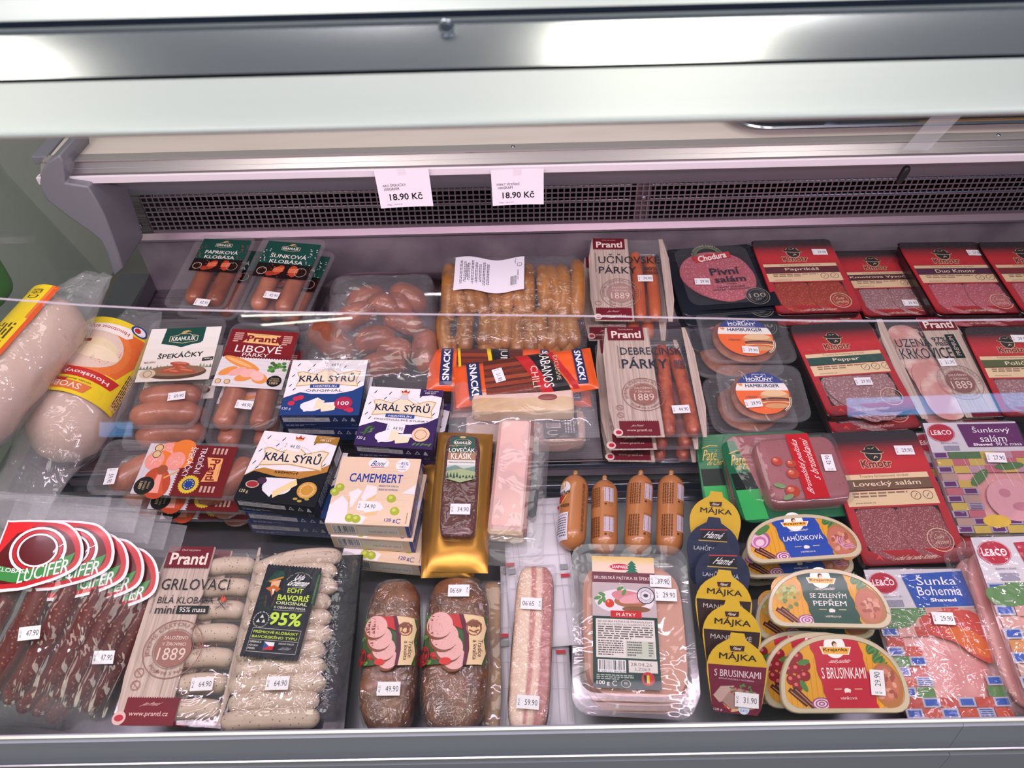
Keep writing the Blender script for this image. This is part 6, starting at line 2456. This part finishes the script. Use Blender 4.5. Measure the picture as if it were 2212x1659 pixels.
loaf(Q('10', (1110, 300), (1510, 290), (1450, 1400), (1010, 1380)), .0, 5, 'brown roasted meat loaf in film with one 49.90 sticker, left of the pair', 5, False, True, 0)
loaf(Q('10', (1530, 275), (2000, 270), (1960, 1400), (1455, 1400)), .0, 5, 'brown roasted meat loaf in film with upside-down 49.90 sticker, right of the pair', 12, True, False, 0)
M, W, H = fit(Q('10', (1900, 300), (2090, 320), (2085, 1410), (1900, 1410)), -.045, 5)
T = thing('smoked_meat_pack', base(M, .025), 'golden brown vacuum pack wedged between the right meat loaf and the printed bag', 'smoked meat')
block('meat', W * .7, H * .97, .022, mat('golden_smoked_meat', '7c5230', .38, var='a07844', vscale=18, bump=.4, stretch=(4, 1, 1)), T, sq=5, amp=.002, seed=2)
pouch('vacuum_bag', W * 1.0, H * 1.02, .024, mat('gold_bag_back', '7a6238', .3, .4, bump=.3) and M_VAC, T, seed=71, ex=.3, ey=.1, amp=.002)

# ------------------------------------------------------------ black pack of thin white sausages
M, W, H = fit(Q('10', (310, 170), (1080, 130), (960, 1400), (60, 1425)), -.022, 5)
t = .012
T = thing('sausage_pack', base(M, t), 'black pack of many thin white sausages with dark shield label and 64.90 sticker', 'sausage pack')
a = Art(W * .98, H * .98, .0075)
a.rect(0, 0, 1, 1, '14171f')
for i in range(7):
    for j in range(9):
        u, v = .02 + .15 * i + (.07 if j % 2 else 0), .02 + .11 * j
        if u < .9 and (u < .16 or u > .74 or v < .12 or v > .9):
            a.text('Láda', u, v, .06, .018, '4a505e', it=.2, bold=0)
            a.text('Grileman', u - .01, v + .022, .10, .022, '4a505e', it=.2, bold=0)
            a.text('BBQ KING', u, v + .05, .07, .008, '3a404c', bold=0)
a.build('dark_card', T, PRC)
pouch('backing', W, H, .007, mat('black_foil', '12151c', .25, bump=.6, bscale=30, coat=.5), T, seed=80, ex=.1, ey=.08, amp=.0008)
for i in range(11):
    y = H * .43 - i * H * .0875
    xl, xr = -W * .44 + .004 * (i % 2) - .0005 * i, W * (.285 if i else .33) + .003 * (i % 3)
    k = .010 * max(0, 1 - i / 5)
    sausage('sausage', [(xl, y - k * 1.2, .017), (-W * .08, y + k * .4 + .001, .022), (xr, y + k * .6, .017)], .0118, M_SPK, T, seed=i, amp=.0006, rings=20)
lw, lh = W * .485, H * .52


def gril(a):
    c = '23262e'
    a.rect(0, 0, 1, 1, c)
    a.zig(0, 1, .998, 18, .015, c)
    a.zig(0, 1, .002, 18, -.015, c)
    a.poly([(.95, .05), (1.02, .05), (1.04, .42), (.97, .42)], '1d3a34')
    a.text('WWW.LADAGRILEMAN.CZ', .965, .07, .03, .33, '7c9a4c', rot=-90, bold=0)
    a.poly([(.05, .20), (.12, .14), (.16, .07), (.28, .05), (.36, .09), (.38, .13), (.20, .19)], '24443c')
    a.poly([(.10, .185), (.34, .12), (.36, .135), (.14, .2)], 'b87c34')
    a.poly([(.16, .19), (.32, .16), (.31, .25), (.24, .30), (.17, .26)], 'd8aa84')
    a.poly([(.09, .27), (.22, .225), (.36, .26), (.30, .30), (.24, .275), (.24, .36), (.19, .30)], 'b8622c')
    a.poly([(.21, .27), (.26, .27), (.25, .34)], 'e8dcd4')
    a.poly([(.05, .36), (.14, .33), (.16, .46), (.30, .46), (.32, .33), (.40, .36), (.40, .50), (.06, .52)], '23302c')
    a.line([(.15, .35), (.17, .47)], .02, '5c3c30')
    a.line([(.31, .34), (.29, .47)], .02, '5c3c30')
    a.atext('KRÁL VŠECH GRILŮ', .66, .22, .25, .025, 155, 40, 'b8c898')
    a.text('Láda', .55, .085, .22, .06, 'e8e8e4', it=.25, bold=.03)
    a.text('Grileman', .43, .145, .47, .075, 'e8e8e4', it=.25, bold=.04)
    a.text('ECHT', .49, .245, .28, .055, 'b8d048', bold=.05)
    a.text('BAVORIŠ', .35, .31, .56, .08, 'b8d048', bold=.05)
    a.text('ORIGINAL', .35, .40, .56, .035, 'd0dc9c', bold=.02)
    a.text('S OBSAHEM MASA', .34, .455, .56, .025, 'd8d8d0', bold=.02)
    a.line([(.34, .50), (.90, .49)], .006, 'b8b8b0')
    a.line([(.55, .235), (.80, .23)], .006, 'b8b8b0')
    a.text('95%', .32, .52, .56, .14, 'b8d848', bold=.05)
    a.ring(.18, .61, .115, .12, '3c4048')
    a.atext('NOVÉ BALENÍ', .18, .61, .12, .028, 190, -10, 'd0d0cc')
    a.atext('MÉNĚ PLASTŮ', .18, .61, .12, .028, 200, 340, 'd0d0cc', inward=True)
    for k in range(3):
        b = R(90 + 120 * k)
        u, v = .18 + .055 * math.cos(b), .61 - .055 * math.sin(b) * a.W / a.H
        a.poly([(u - .03, v + .018), (u, v - .022), (u + .035, v + .015)], 'd0d0cc')
    a.rect(.08, .70, .93, .705, 'b8b8b0')
    a.rect(.08, .70, .085, .95, 'b8b8b0')
    a.rect(.925, .70, .93, .95, 'b8b8b0')
    a.rect(.08, .945, .93, .95, 'b8b8b0')
    a.text('PRÉMIOVÉ KLOBÁSKY', .11, .72, .78, .035, 'b8d048', bold=.03)
    a.text('BAVORSKÉHO TYPU', .11, .77, .78, .035, 'b8d048', bold=.03)
    a.rect(.08, .82, .93, .824, 'b8b8b0')
    for k, w in enumerate(('GARANCE', 'PŮVODU', 'MASA')):
        a.text(w, .10, .835 + .035 * k, .20 - .04 * k, .022, 'd8d8d0', bold=.02)
    a.rect(.35, .84, .53, .88, 'e0e0e4')
    a.rect(.35, .88, .53, .92, 'b8282c')
    a.poly([(.35, .84), (.44, .88), (.35, .92)], '2c4a8c')
    a.text('GARANT KVALITY', .60, .84, .27, .018, 'd8d8d0', bold=0)
    a.text('Láda Grileman', .62, .88, .25, .03, 'b0b0b0', it=.3, bold=0)


a = Art(lw, lh, .0405, -W * .085, H * .10, rot=-7)
gril(a)
a.build('shield_label', T, PRC)
pouch('clear_film', W * .96, H * .97, .036, film('griller_film', haze=.04, refl=.08, edge=.55, rough=.06, bump=.8, bscale=40, dist=.006), T, seed=90, ex=.22, ey=.1, amp=.0012, fr=30)
sticker(T, -W * .03, -H * .29, .0405, '64.90', -1)

# ------------------------------------------------------------ bags of dark dried sausages with shield labels
m_seal = film('bag_seal', haze=.22, refl=.09, edge=.4, rough=.15, bump=.6, bscale=60, stretch=(1, 8, 1), dist=.004)


def luci(a, left=True):
    a.poly(smooth([(-.02, .10), (.05, .02), (.60, .0), (.80, .08), (.92, .22), (.99, .42), (.97, .62), (.80, .78), (.55, .90), (.3, .98), (-.02, .92)]), 'e8e4e8')
    a.poly(smooth([(.0, .12), (.06, .045), (.59, .03), (.78, .10), (.89, .23), (.955, .42), (.935, .60), (.78, .745), (.54, .865), (.3, .94), (.0, .88)]), 'c0242c')
    a.poly(smooth([(.04, .30), (.20, .12), (.40, .10), (.52, .07), (.66, .12), (.78, .2), (.86, .32), (.90, .44), (.88, .58), (.74, .70), (.5, .82), (.28, .88), (.02, .84)]), '5c1418')
    a.poly([(.0, .12), (.06, .045), (.36, .04), (.30, .14), (.16, .2), (.05, .40), (.0, .5)], 'd8282c')
    a.ring(.46, .42, .30, .335, 'ece8ec', ry=.85)
    a.ring(.46, .42, .25, .29, 'c0242c', ry=.85)
    a.ring(.46, .42, .215, .24, 'ece8ec', ry=.85)
    k = a.W / a.H
    a.poly([(.0, .64), (.30, .70), (.55, .66), (.78, .50), (.90, .42), (.86, .62), (.70, .74), (.48, .83), (.28, .87), (.0, .83)], '3f8c46')
    a.text('KLOBÁSA', .04, .665, .40, .075, 'ece8ec', bold=.02, sl=-.02, arch=-.01)
    a.text('LUCIFER', .32, .60, .55, .19, 'ece8ec', bold=.02, sl=.19)


def dried_bag(M, W, H, label, seed, price=None):
    t = .022
    T = thing('dried_sausage_bag', M, label, 'sausage bag')
    sausage('sausage', [(W * .22, H * .16, .018), (W * .18, -H * .1, .022), (W * .0, -H * .42, .016)], .0145, M_DRY, T, seed=seed, amp=.0016, rings=24)
    sausage('sausage', [(W * .38, H * .16, .014), (W * .36, -H * .06, .018), (W * .20, -H * .36, .014)], .0145, M_DRY, T, seed=seed + 4, amp=.0016, rings=24)
    sausage('sausage', [(W * .02, H * .20, .016), (-W * .04, -H * .1, .018), (-W * .20, -H * .38, .014)], .014, M_DRY, T, seed=seed + 8, amp=.0016, rings=24)
    pouch('plastic_bag', W, H * .86, t + .020, film('dried_bag_film', haze=.03, refl=.05, edge=.4, rough=.06, bump=.35, bscale=12, dist=.012, stretch=(2.2, 1, 1)), T, seed=seed, ex=.35, ey=.25, amp=.004, fr=22, cy=-H * .06)
    V, F = [], []
    nx, ny = 30, 18
    for j in range(ny + 1):
        for i in range(nx + 1):
            V.append((-W / 2 + W * i / nx, H * .34 + H * .16 * j / ny, .012 + .0006 * (j % 2) + .003 * math.sin(i * .4 + seed)))
    F = [(j * (nx + 1) + i, j * (nx + 1) + i + 1, (j + 1) * (nx + 1) + i + 1, (j + 1) * (nx + 1) + i) for j in range(ny) for i in range(nx)]
    obj('bag_seal', mesh('bag_seal', V, F), m_seal, T)
    a = Art(W * .51, H * .32, .0475, W * .06 + .034, H * .20, warp=lambda x, y, z: (x, y, z - 1.2 * x * x - .5 * (y - .06) ** 2))
    luci(a)
    a.build('shield_label', T, PRG)
    if price:
        sticker(T, W * .02 + .060, -H * .125, .0485, price, 8)
    return T


q = Q('0', (-90, 1062), (246, 1072), (102, 1578), (-235, 1565))
M, W, H = fit(q, .01, 14, 0)
LB = dried_bag(base(M, .02), W, H, 'frontmost clear bag of dark dried sausages with whole red shield label, 47.90 sticker', 3, '47.90')
spec = ((.034, .004, -.011, -2, 'clear bag of dried sausages directly behind the frontmost one, label end showing'),
        (.050, -.006, -.022, -3, 'clear bag of dried sausages, third in the fanned row counting from the frontmost'),
        (.066, -.010, -.033, -4, 'clear bag of dried sausages, fourth in the fanned row, letters of its green band showing'),
        (.082, -.018, -.044, -5, 'last clear bag of the fanned dried sausages, beside the wood-look grilling pack, sticker half hidden'))
for dx, dy, dz, rz, lb in spec:
    dup(LB, dx, dy, dz, lb, rz, skip=('price_sticker',) if 'last' not in lb else (), world=False)


# ------------------------------------------------------------ pate tubs with D-shaped lids
def dshape(W, H, inset=0.0, n=26):
    P = []
    w, h = W - 2 * inset, H - 2 * inset
    r = .12 * w
    # flat bottom with rounded corners, elliptical top
    for i in range(n + 1):
        a = math.pi * i / n
        x = w / 2 * math.copysign(abs(math.cos(a)) ** .88, math.cos(a))
        y = -h / 2 + h * .22 + h * .78 * max(0.0, math.sin(a)) ** .92
        P.append((x, y))
    for i in range(5):
        a = math.pi + math.pi / 2 * i / 4
        P.append((-w / 2 + r + r * math.cos(a), -h / 2 + r * .9 + r * .9 * math.sin(a)))
    for i in range(5):
        a = 1.5 * math.pi + math.pi / 2 * i / 4
        P.append((w / 2 - r + r * math.cos(a), -h / 2 + r * .9 + r * .9 * math.sin(a)))
    return P


def tub_art(W, H, fla, T, mid, l1, l2, left):
    z = .0332
    a = Art(W, H, z)
    D = [(x / W + .5, .5 - y / H) for x, y in dshape(W, H, .0062)]
    a.poly(D, 'd89a30')
    inside = lambda u, v: ((u - .5) / .46) ** 2 + ((v - .75) / .68) ** 2 < 1 and v < .93
    for i in range(22):
        u = .04 + .92 * i / 22
        hh = math.sqrt(max(0, 1 - ((u - .5) / .47) ** 2)) * .68
        a.line([(u, .93), (u, max(.95 - .1 - hh, .06) + .06)], .004, 'b87c24')
    if left == 'onion':
        for k, c in enumerate(('a05a80', 'd8b0c8', 'b87098', 'e0c0d4')):
            a.ell(.13, .50 + .02 * k, .10 - .02 * k, .085 - .018 * k, c, 18, rot=20)
        a.ell(.18, .30, .08, .03, '4c7c3c', 10, rot=30)
    elif left == 'pepper':
        a.ell(.17, .40, .125, .13, 'c8923c', 22)
        for i in range(60):
            b = a.rng.uniform(0, 6.28)
            d = a.rng.uniform(0, .10)
            a.ell(.17 + d * math.cos(b), .40 + d * math.sin(b) * W / H, .014, .013, a.rng.choice(('8a9a4c', 'a8b464', '6c7c3c')), 8)
        for u, v in ((.19, .66), (.24, .62), (.16, .72)):
            a.ell(u, v, .02, .02, '6c7c3c', 8)
    else:
        for u, v in ((.12, .33), (.17, .29), (.09, .45), (.15, .44), (.10, .58), (.17, .56), (.22, .40), (.14, .66), (.21, .53)):
            a.ell(u, v, .042, .042, '8a1c26', 16)
            a.ell(u - .01, v - .02, .016, .014, 'd86a6c', 8)
        a.ell(.21, .36, .05, .022, '4c7c3c', 10, rot=10)
        a.ell(.19, .66, .05, .022, '4c7c3c', 10, rot=-60)
    for k, (u0, v0, u1, v1) in enumerate(((.07, .70, .20, .90), (.11, .68, .25, .93))):
        a.line([(u0, v0), (u1, v1)], .035, '4a2018')
        a.line([(u0 + .01, v0 + .02), (u1, v1 - .01)], .01, 'a87058')
    for r in (.075, .05, .025):
        a.ell(.31, .88, r, r * .62, '9c4a78', 18)
        a.ell(.31, .88, r - .012, r * .62 - .009, 'e4cfdc', 16)
    # rosemary
    for k in range(14):
        t = k / 13
        u, v = .74 + .10 * t, .14 + .30 * t
        a.ell(u, v, .05, .010, ('3f6a3c', '56854c')[k % 2], 8, rot=60 - 10 * (k % 5))
    # spread on bread
    a.ell(.84, .66, .115, .17, 'a87048', 22, rot=10)
    a.ell(.83, .63, .10, .13, 'b8705c', 22, rot=10)
    for i in range(26):
        a.ell(.83 + a.rng.uniform(-.07, .07), .64 + a.rng.uniform(-.16, .16), .024, .016, a.rng.choice(('c88874', '9c5848', 'd09a84')), 8, rot=a.rng.uniform(0, 180))
    if left == 'onion':
        for r in (.10, .08, .06):
            a.ring(.90, .62, r - .01, r, 'c890b4', ry=.8, a0=150, a1=300)
    # torn coloured band
    L, Rt = [], []
    rg = random.Random(4)
    for k in range(14):
        v = .05 + .89 * k / 13
        L.append((.27 + .03 * k / 13 * 3 + rg.uniform(-.01, .01), v))
        Rt.append((.66 + .09 * k / 13 + rg.uniform(-.008, .008), v))
    a.poly(L + Rt[::-1], mid)
    a.ell(.47, .16, .085, .09, 'f0ece8', 22)
    a.ell(.47, .13, .02, .022, '5c2c1c', 12)
    a.ell(.475, .145, .014, .016, 'e0b890', 10)
    a.poly([(.35, .16), (.60, .17), (.575, .27), (.37, .26)], 'f0e8dc')
    a.poly([(.36, .17), (.59, .178), (.567, .262), (.377, .252)], 'e8a83c')
    a.text('Krajanka', .378, .178, .19, .06, '3a2018', bold=.04)
    a.text('naše paštika', .39, .325, .21, .06, 'ece0d8', it=.25, bold=0)
    if l2:
        a.text(l1, .36, .41, .30, .10, 'f0ece8', bold=.0)
        a.text(l2, .38, .525, .27, .115, 'f0ece8', bold=.0)
    else:
        a.text(l1, .34, .43, .345, .14, 'f0ece8', bold=.0)
    a.ell(.52, .715, .022, .016, 'ece0d8', 14)
    a.ell(.54, .715, .010, .010, 'ece0d8', 8)
    a.rect(.50, .71, .51, .745, 'ece0d8')
    a.rect(.535, .71, .545, .745, 'ece0d8')
    for u in (.42, .58):
        a.line([(u, .70), (u + .06, .70)], .005, 'd8c8a0')
    a.text('VEPŘOVÁ', .46, .79, .13, .04, 'ece0d8', bold=0)
    a.build('printed_lid', T, PRG)


m_tub = mat('beige_tub_plastic', 'c0b294', .35, coat=.2)


def tub(q, z, tilt, label, mid, l1, l2, left, price=None, roll=0):
    M, W, H = fit(q, z, tilt, roll)
    T = thing('pate_tub', base(M, .034), label, 'pate tub')
    d0 = dshape(W, H, 0)
    P = [L3(dshape(W, H, .014), 0), L3(dshape(W, H, .011), .002), L3(dshape(W, H, .006), .027), L3(dshape(W, H, .0005), .0275), L3(d0, .029), L3(d0, .033), L3(dshape(W, H, .001), .0345), L3(dshape(W, H, .0055), .0345), L3(dshape(W, H, .006), .033)]
    V, F = loft(P)
    obj('tub_body', mesh('tub_body', V, F), m_tub, T, smooth_angle=40)
    tub_art(W, H, 0, T, mid, l1, l2, left)
    if price:
        suv(T, W, H, .0325, .76, .62, price, 86)
    return T, W, H


T, W, H = tub(Q('13', (460, 690), (1130, 640), (1212, 925), (465, 1005)), .015, 8, 'half-round beige pate tub with blue centre band', '2c4aa0', 'LAHŮDKOVÁ', None, 'onion')
dup(T, -.002, -.010, -.036, 'half-round beige pate tub directly under the blue-banded one', -2)
dup(T, .004, -.004, -.072, 'half-round beige pate tub lowest under the blue-banded one', 2)
T, W, H = tub(Q('14', (590, 95), (1330, 62), (1395, 470), (605, 440)), .015, 13, 'half-round beige pate tub with green centre band, green pepper picture', '1c4a3c', 'SE ZELENÝM', 'PEPŘEM', 'pepper')
dup(T, -.010, -.008, -.036, 'half-round beige pate tub directly under the green-banded one', 2)
T, W, H = tub(Q('14', (655, 500), (1440, 480), (1505, 985), (690, 1000)), .025, 20, 'beige pate tub with crimson band and cranberries, front of the leaning row', 'b8283c', 'S BRUSINKAMI', None, 'cran', '29.90')
dup(T, -.010, .004, -.036, 'half-round beige pate tub leaning directly behind the crimson-banded one', 0, skip=('price_sticker',))
dup(T, -.020, .008, -.072, 'half-round beige pate tub last of the leaning row behind the crimson-banded one', 0, skip=('price_sticker',))


# ------------------------------------------------------------ column of leaning foil-lid pates
def lidshape(W, H):
    P = []
    for i in range(15):
        a = R(-8 + 196 * i / 14)
        P.append((W / 2 * math.cos(a) * (1.0), H * .04 + H * .38 * math.sin(a)))
    P[6:9] = [(W * .14, H * .42), (W * .11, H * .50), (-W * .11, H * .50), (-W * .14, H * .42)]
    P += [(-W * .40, -H * .42), (-W * .34, -H * .5), (W * .34, -H * .5), (W * .40, -H * .42)]
    return P


def foil(z, i, q, label, kind, price=None, l1=None, H=None):
    M, W, H = fit(q, z, 30, wt=3, H=.092, Wd=.071)
    T = thing('foil_lid_pate', base(M, .032), label, 'pate tub')
    S = lidshape(W, H)
    body = [(x * .93, y * (.93 if y < H * .4 else .82)) for x, y in S]
    P = [L3([(x * .82, y * .84) for x, y in body], 0), L3([(x * .86, y * .88) for x, y in body], .003), L3(body, .028), L3([(x * 1.06, y * 1.03) for x, y in body], .0295), L3([(x * 1.06, y * 1.03) for x, y in body], .031)]
    V, F = loft(P)
    obj('tub_body', mesh('tub_body', V, F), mat('brown_clear_tub', '7c5c50', .3, coat=.4), T, smooth_angle=40)
    a = Art(W, H, .0313)
    U = [(x / W + .5, .5 - y / H) for x, y in S]
    if kind == 'blue':
        a.poly(U, '1b2440')
        a.rect(.26, .20, .76, .36, '15161c')
        a.line([(.24, .20), (.76, .17)], .02, 'b03034')
        a.text('Hamé', .31, .215, .42, .10, 'c8c8cc', it=.25, bold=.03)
        a.line([(.22, .36), (.76, .345)], .02, 'a89040')
        a.text('LAHŮDKOVÁ', .14, .42, .66, .08, 'b8bcc8', bold=0)
    else:
        a.poly(U, 'c8a426')
        low = {'cran': '6a1c34', 'mand': '2e1a1c', 'yel': None}[kind]
        if low:
            lo = [(0.02, .42), (.98, .40), (.97, .50), (.90, .92), (.84, 1.0), (.16, 1.0), (.10, .92), (.03, .50)]
            a.poly(lo, low)
        a.poly([(.37, .17), (.62, .155), (.61, .225), (.39, .235)], '3a1a18')
        a.text('Hamé', .42, .175, .16, .04, 'e0d8c8', it=.2, bold=.02)
        a.ring(.52, .30, .17, .18, '8a3a20', ry=.5, a0=20, a1=160)
        a.text('MÁJKA', .20, .245, .62, .12, '2a1c18', bold=.04)
        if kind == 'mand':
            a.text('MANDLOVÉ', .14, .46, .70, .075, 'b8b0b0', bold=0)
        if kind == 'cran':
            a.text('S BRUSINKAMI', .13, .47, .76, .085, 'd8c8cc', bold=.01, sl=.01)
            a.text('JEMNÁ PAŠTIKA / NÁTIERKA', .20, .57, .58, .03, 'c8b0b4', bold=0)
            a.poly([(.12, .80), (.24, .68), (.46, .66), (.40, .84), (.22, .88)], 'b89a90')
            a.poly([(.26, .86), (.44, .68), (.82, .72), (.80, .88), (.42, .95)], 'a08078')
            a.poly([(.26, .88), (.42, .95), (.80, .90), (.80, .92), (.42, .985)], 'd0a878')
            for i_ in range(12):
                a.ell(a.rng.uniform(.4, .75), a.rng.uniform(.64, .75), .035, .015, '4c7c44', 8, rot=a.rng.uniform(0, 180))
            for i_ in range(7):
                a.ell(a.rng.uniform(.42, .66), a.rng.uniform(.68, .77), .018, .018, 'a82838', 8)
            a.ell(.32, .93, .025, .022, 'a82838', 8)
            a.ell(.40, .96, .025, .022, 'a82838', 8)
            a.ell(.62, .93, .09, .09, 'c8d4e8', 18)
            a.text('0-4°C', .56, .94, .12, .03, '2c5a9c')
            a.text('120 g', .13, .955, .14, .03, 'd8d0d0', bold=0)
    a.build('foil_lid', T, printmat('print_foil', .5, bump=.35))
    if price:
        suv(T, W, H, .030, .66, .82, price, 0)
    return T


cols = [(366, 'yel', 'leaning foil-lid pate with plain yellow lid, rearmost of the column'), (302, 'blue', 'leaning foil-lid pate with dark blue lid, second from the rear of the column'),
        (245, 'blue', 'leaning foil-lid pate with dark blue lid, third from the rear of the column'), (190, 'mand', 'leaning foil-lid pate with yellow and dark brown lid, nearer the blue ones'),
        (128, 'mand', 'leaning foil-lid pate with yellow and dark brown lid, directly behind the cranberry one'), (54, 'cran', 'leaning foil-lid pate with yellow and crimson lid, 31.90 sticker, frontmost of the column')]
tabs = [(370, 1062, 1556, 1.10), (0, 1117, 1552, 1), (0, 1171, 1573, 1), (0, 1230, 1576, 1), (0, 1293, 1594, 1), (0, 1366, 1606, 1)]
for i, ((_, kind, lb), (_, ty, cx, _)) in enumerate(zip(cols, tabs)):
    s = .80 + .2 * i / 5
    w2, h2 = 72 * s, 178 * s
    xc = cx - 12 * s
    foil(.005 - .0 * i, i, Q('0', (xc - w2 + 6, ty), (xc + w2 + 6, ty - 2), (xc + w2 - 10, ty + h2), (xc - w2 - 8, ty + h2)), lb, kind, '31.90' if kind == 'cran' else None)


# ------------------------------------------------------------ bread dumpling rolls in bags
m_dump = mat('bread_dumpling', 'd6baa6', .6, var='d2b49c', vscale=10, bump=.3, bscale=30)


def dumpling(A, B, r, label, kind, seed):
    A, B = Vector(A), Vector(B)
    d = B - A
    L = d.length
    X = d.normalized()
    S = X.cross(Vector((0, 0, 1))).normalized()
    U = S.cross(X)
    M = Matrix.Translation((A + B) / 2) @ Matrix([[S.x, X.x, U.x], [S.y, X.y, U.y], [S.z, X.z, U.z]]).to_4x4()
    T = thing('bread_dumpling', base(M, r), label, 'dumpling loaf')
    sausage('dumpling', [(0, -L / 2, r), (0, 0, r), (0, L / 2, r)], r * .95, m_dump, T, seg=32, rings=30, seed=seed, amp=.004)

    # outer bag with flattened ends
    V, F = [], []
    nr, ns = 54, 40
    ext = .085
    for k in range(nr + 1):
        y = -L / 2 - ext + (L + 2 * ext) * k / nr
        e = L / 2 - abs(y)
        if e > r:
            f, g = 1.0, 1.0
        elif e > 0:
            f = .42 + .58 * math.sqrt(max(0, 1 - (1 - e / r) ** 2))
            g = .92 + .08 * e / r
        else:
            q = min(1, -e / ext)
            f = .42 * (1 - q) + .02
            g = .92 - .12 * q
            if y > 0:
                g = .92 - .42 * q
        for i in range(ns):
            a = 2 * math.pi * i / ns
            q = Vector((math.cos(a) * 2, math.sin(a) * 2, y * 26 + seed))
            n_ = noise.noise(q) * .0055 + noise.noise(q * 2.6) * .0025
            V.append(((r * g + .003 + n_) * math.cos(a), y, r + (r * f + .003 + n_) * math.sin(a)))
    for k in range(nr):
        for i in range(ns):
            j = (i + 1) % ns
            F.append((k * ns + i, k * ns + j, (k + 1) * ns + j, (k + 1) * ns + i))
    obj('plastic_bag', mesh('plastic_bag', V, F, True), film('dumpling_bag', haze=.24, refl=.10, edge=.6, rough=.10, bump=1.0, bscale=26, dist=.01), T)

    def wp(x, y, z):
        th = x / r
        q = r * 1.0 + .0055 + z
        return (q * math.sin(th), y, r + q * math.cos(th))
    if kind == 1:
        # yellow back panel seen along the upper left side
        a = Art(L * .92, r * 1.7, 0, 0, 0, warp=lambda x, y, z: wp(y - r * .50, x, z))
        # here u runs along the roll, v across
        a.rect(0, 0, 1, 1, 'e8cc28')
        a.rect(0, .0, 1, .07, 'd8582c')
        a.rect(.72, .07, 1, .12, 'e07a3c')
        a.micro(.05, .15, .62, .6, 9, '5a4a20')
        a.text('KNEDLÍK', .82, .55, .14, .2, 'b8302c', rot=0)
        a.rect(.3, .8, .66, 1, 'd87a3c')
        a.text('CZ 4578', .88, .2, .08, .2, '3a3424')
    else:
        a = Art(r * 2.7, L * .66, 0, r * .1, L * .14, warp=wp)
        # printed upside down: design turned by 180 degrees
        a.rect(0, 0, 1, 1, 'e8cc28')
        a.poly([(.12, .22), (.90, .10), (.94, .42), (.85, .66), (.14, .72)], 'dd6a30')
        a.ell(.50, .43, .36, .34, 'e07a3c', 28)
        a.ell(.50, .42, .29, .26, 'dcc4b4', 28)
        a.ell(.54, .40, .20, .12, 'e2d0a8', 24)
        a.ell(.58, .46, .20, .08, 'ead8b8', 24)
        a.ell(.30, .42, .12, .12, '5c2c24', 18)
        a.line([(.22, .36), (.38, .34), (.48, .33)], .04, '8a3020')
        for i in range(3):
            a.ring(.25 + .05 * i, .46, .03, .036, 'c89a88', 14)
        a.poly([(.30, .11), (.74, .06), (.78, .15), (.74, .20), (.34, .19)], 'f0e4dc')
        a.text('Hmotnost 600g', .36, .10, .38, .06, 'b02c2c', rot=180, sl=0)
        a.poly([(.08, .70), (.90, .68), (.86, .80), (.10, .80)], 'c02c28')
        a.text('Houskový knedlík', .12, .715, .70, .06, 'f0e0d8', rot=180, bold=.03)
        a.text('výroba domácích knedlíků s.r.o.', .2, .82, .5, .03, '6a3c20', rot=180, bold=0)
        a.poly([(.16, .86), (.72, .86), (.68, .96), (.18, .96)], 'd8743c')
        a.text('SVOBODA', .2, .875, .44, .065, 'f0e4d8', rot=180, bold=.02)
        a.rect(.36, .84, .5, .87, 'b02c2c')
        a.ell(.80, .04, .08, .06, '2c3c7c', 16)
        a.ell(.80, .04, .06, .045, 'e8e4e8', 16)
        a.ell(.78, .04, .03, .03, 'b02c2c', 10)
        a.poly([(.94, .5), (1, .5), (1, .95), (.92, .95)], 'e0b870')
        a.micro(.93, .52, .07, .4, 4, '5a4a20', rot=1)
    a.build('printed_band', T, printmat('print_bag', .35, bump=.4, coat=.3))
    return T


A1, B1 = at(-105, 960, .085), at(150, 662, .105)
dumpling(A1, B1, .054, 'long white bread dumpling loaf leaning on the side glass, yellow panel on its upper side', 1, 2)
A2, B2 = at(105, 985, -.015), at(268, 738, -.0)
dumpling(A2, B2, .064, 'white bread dumpling loaf with yellow and orange printed band, lower of the two', 2, 9)
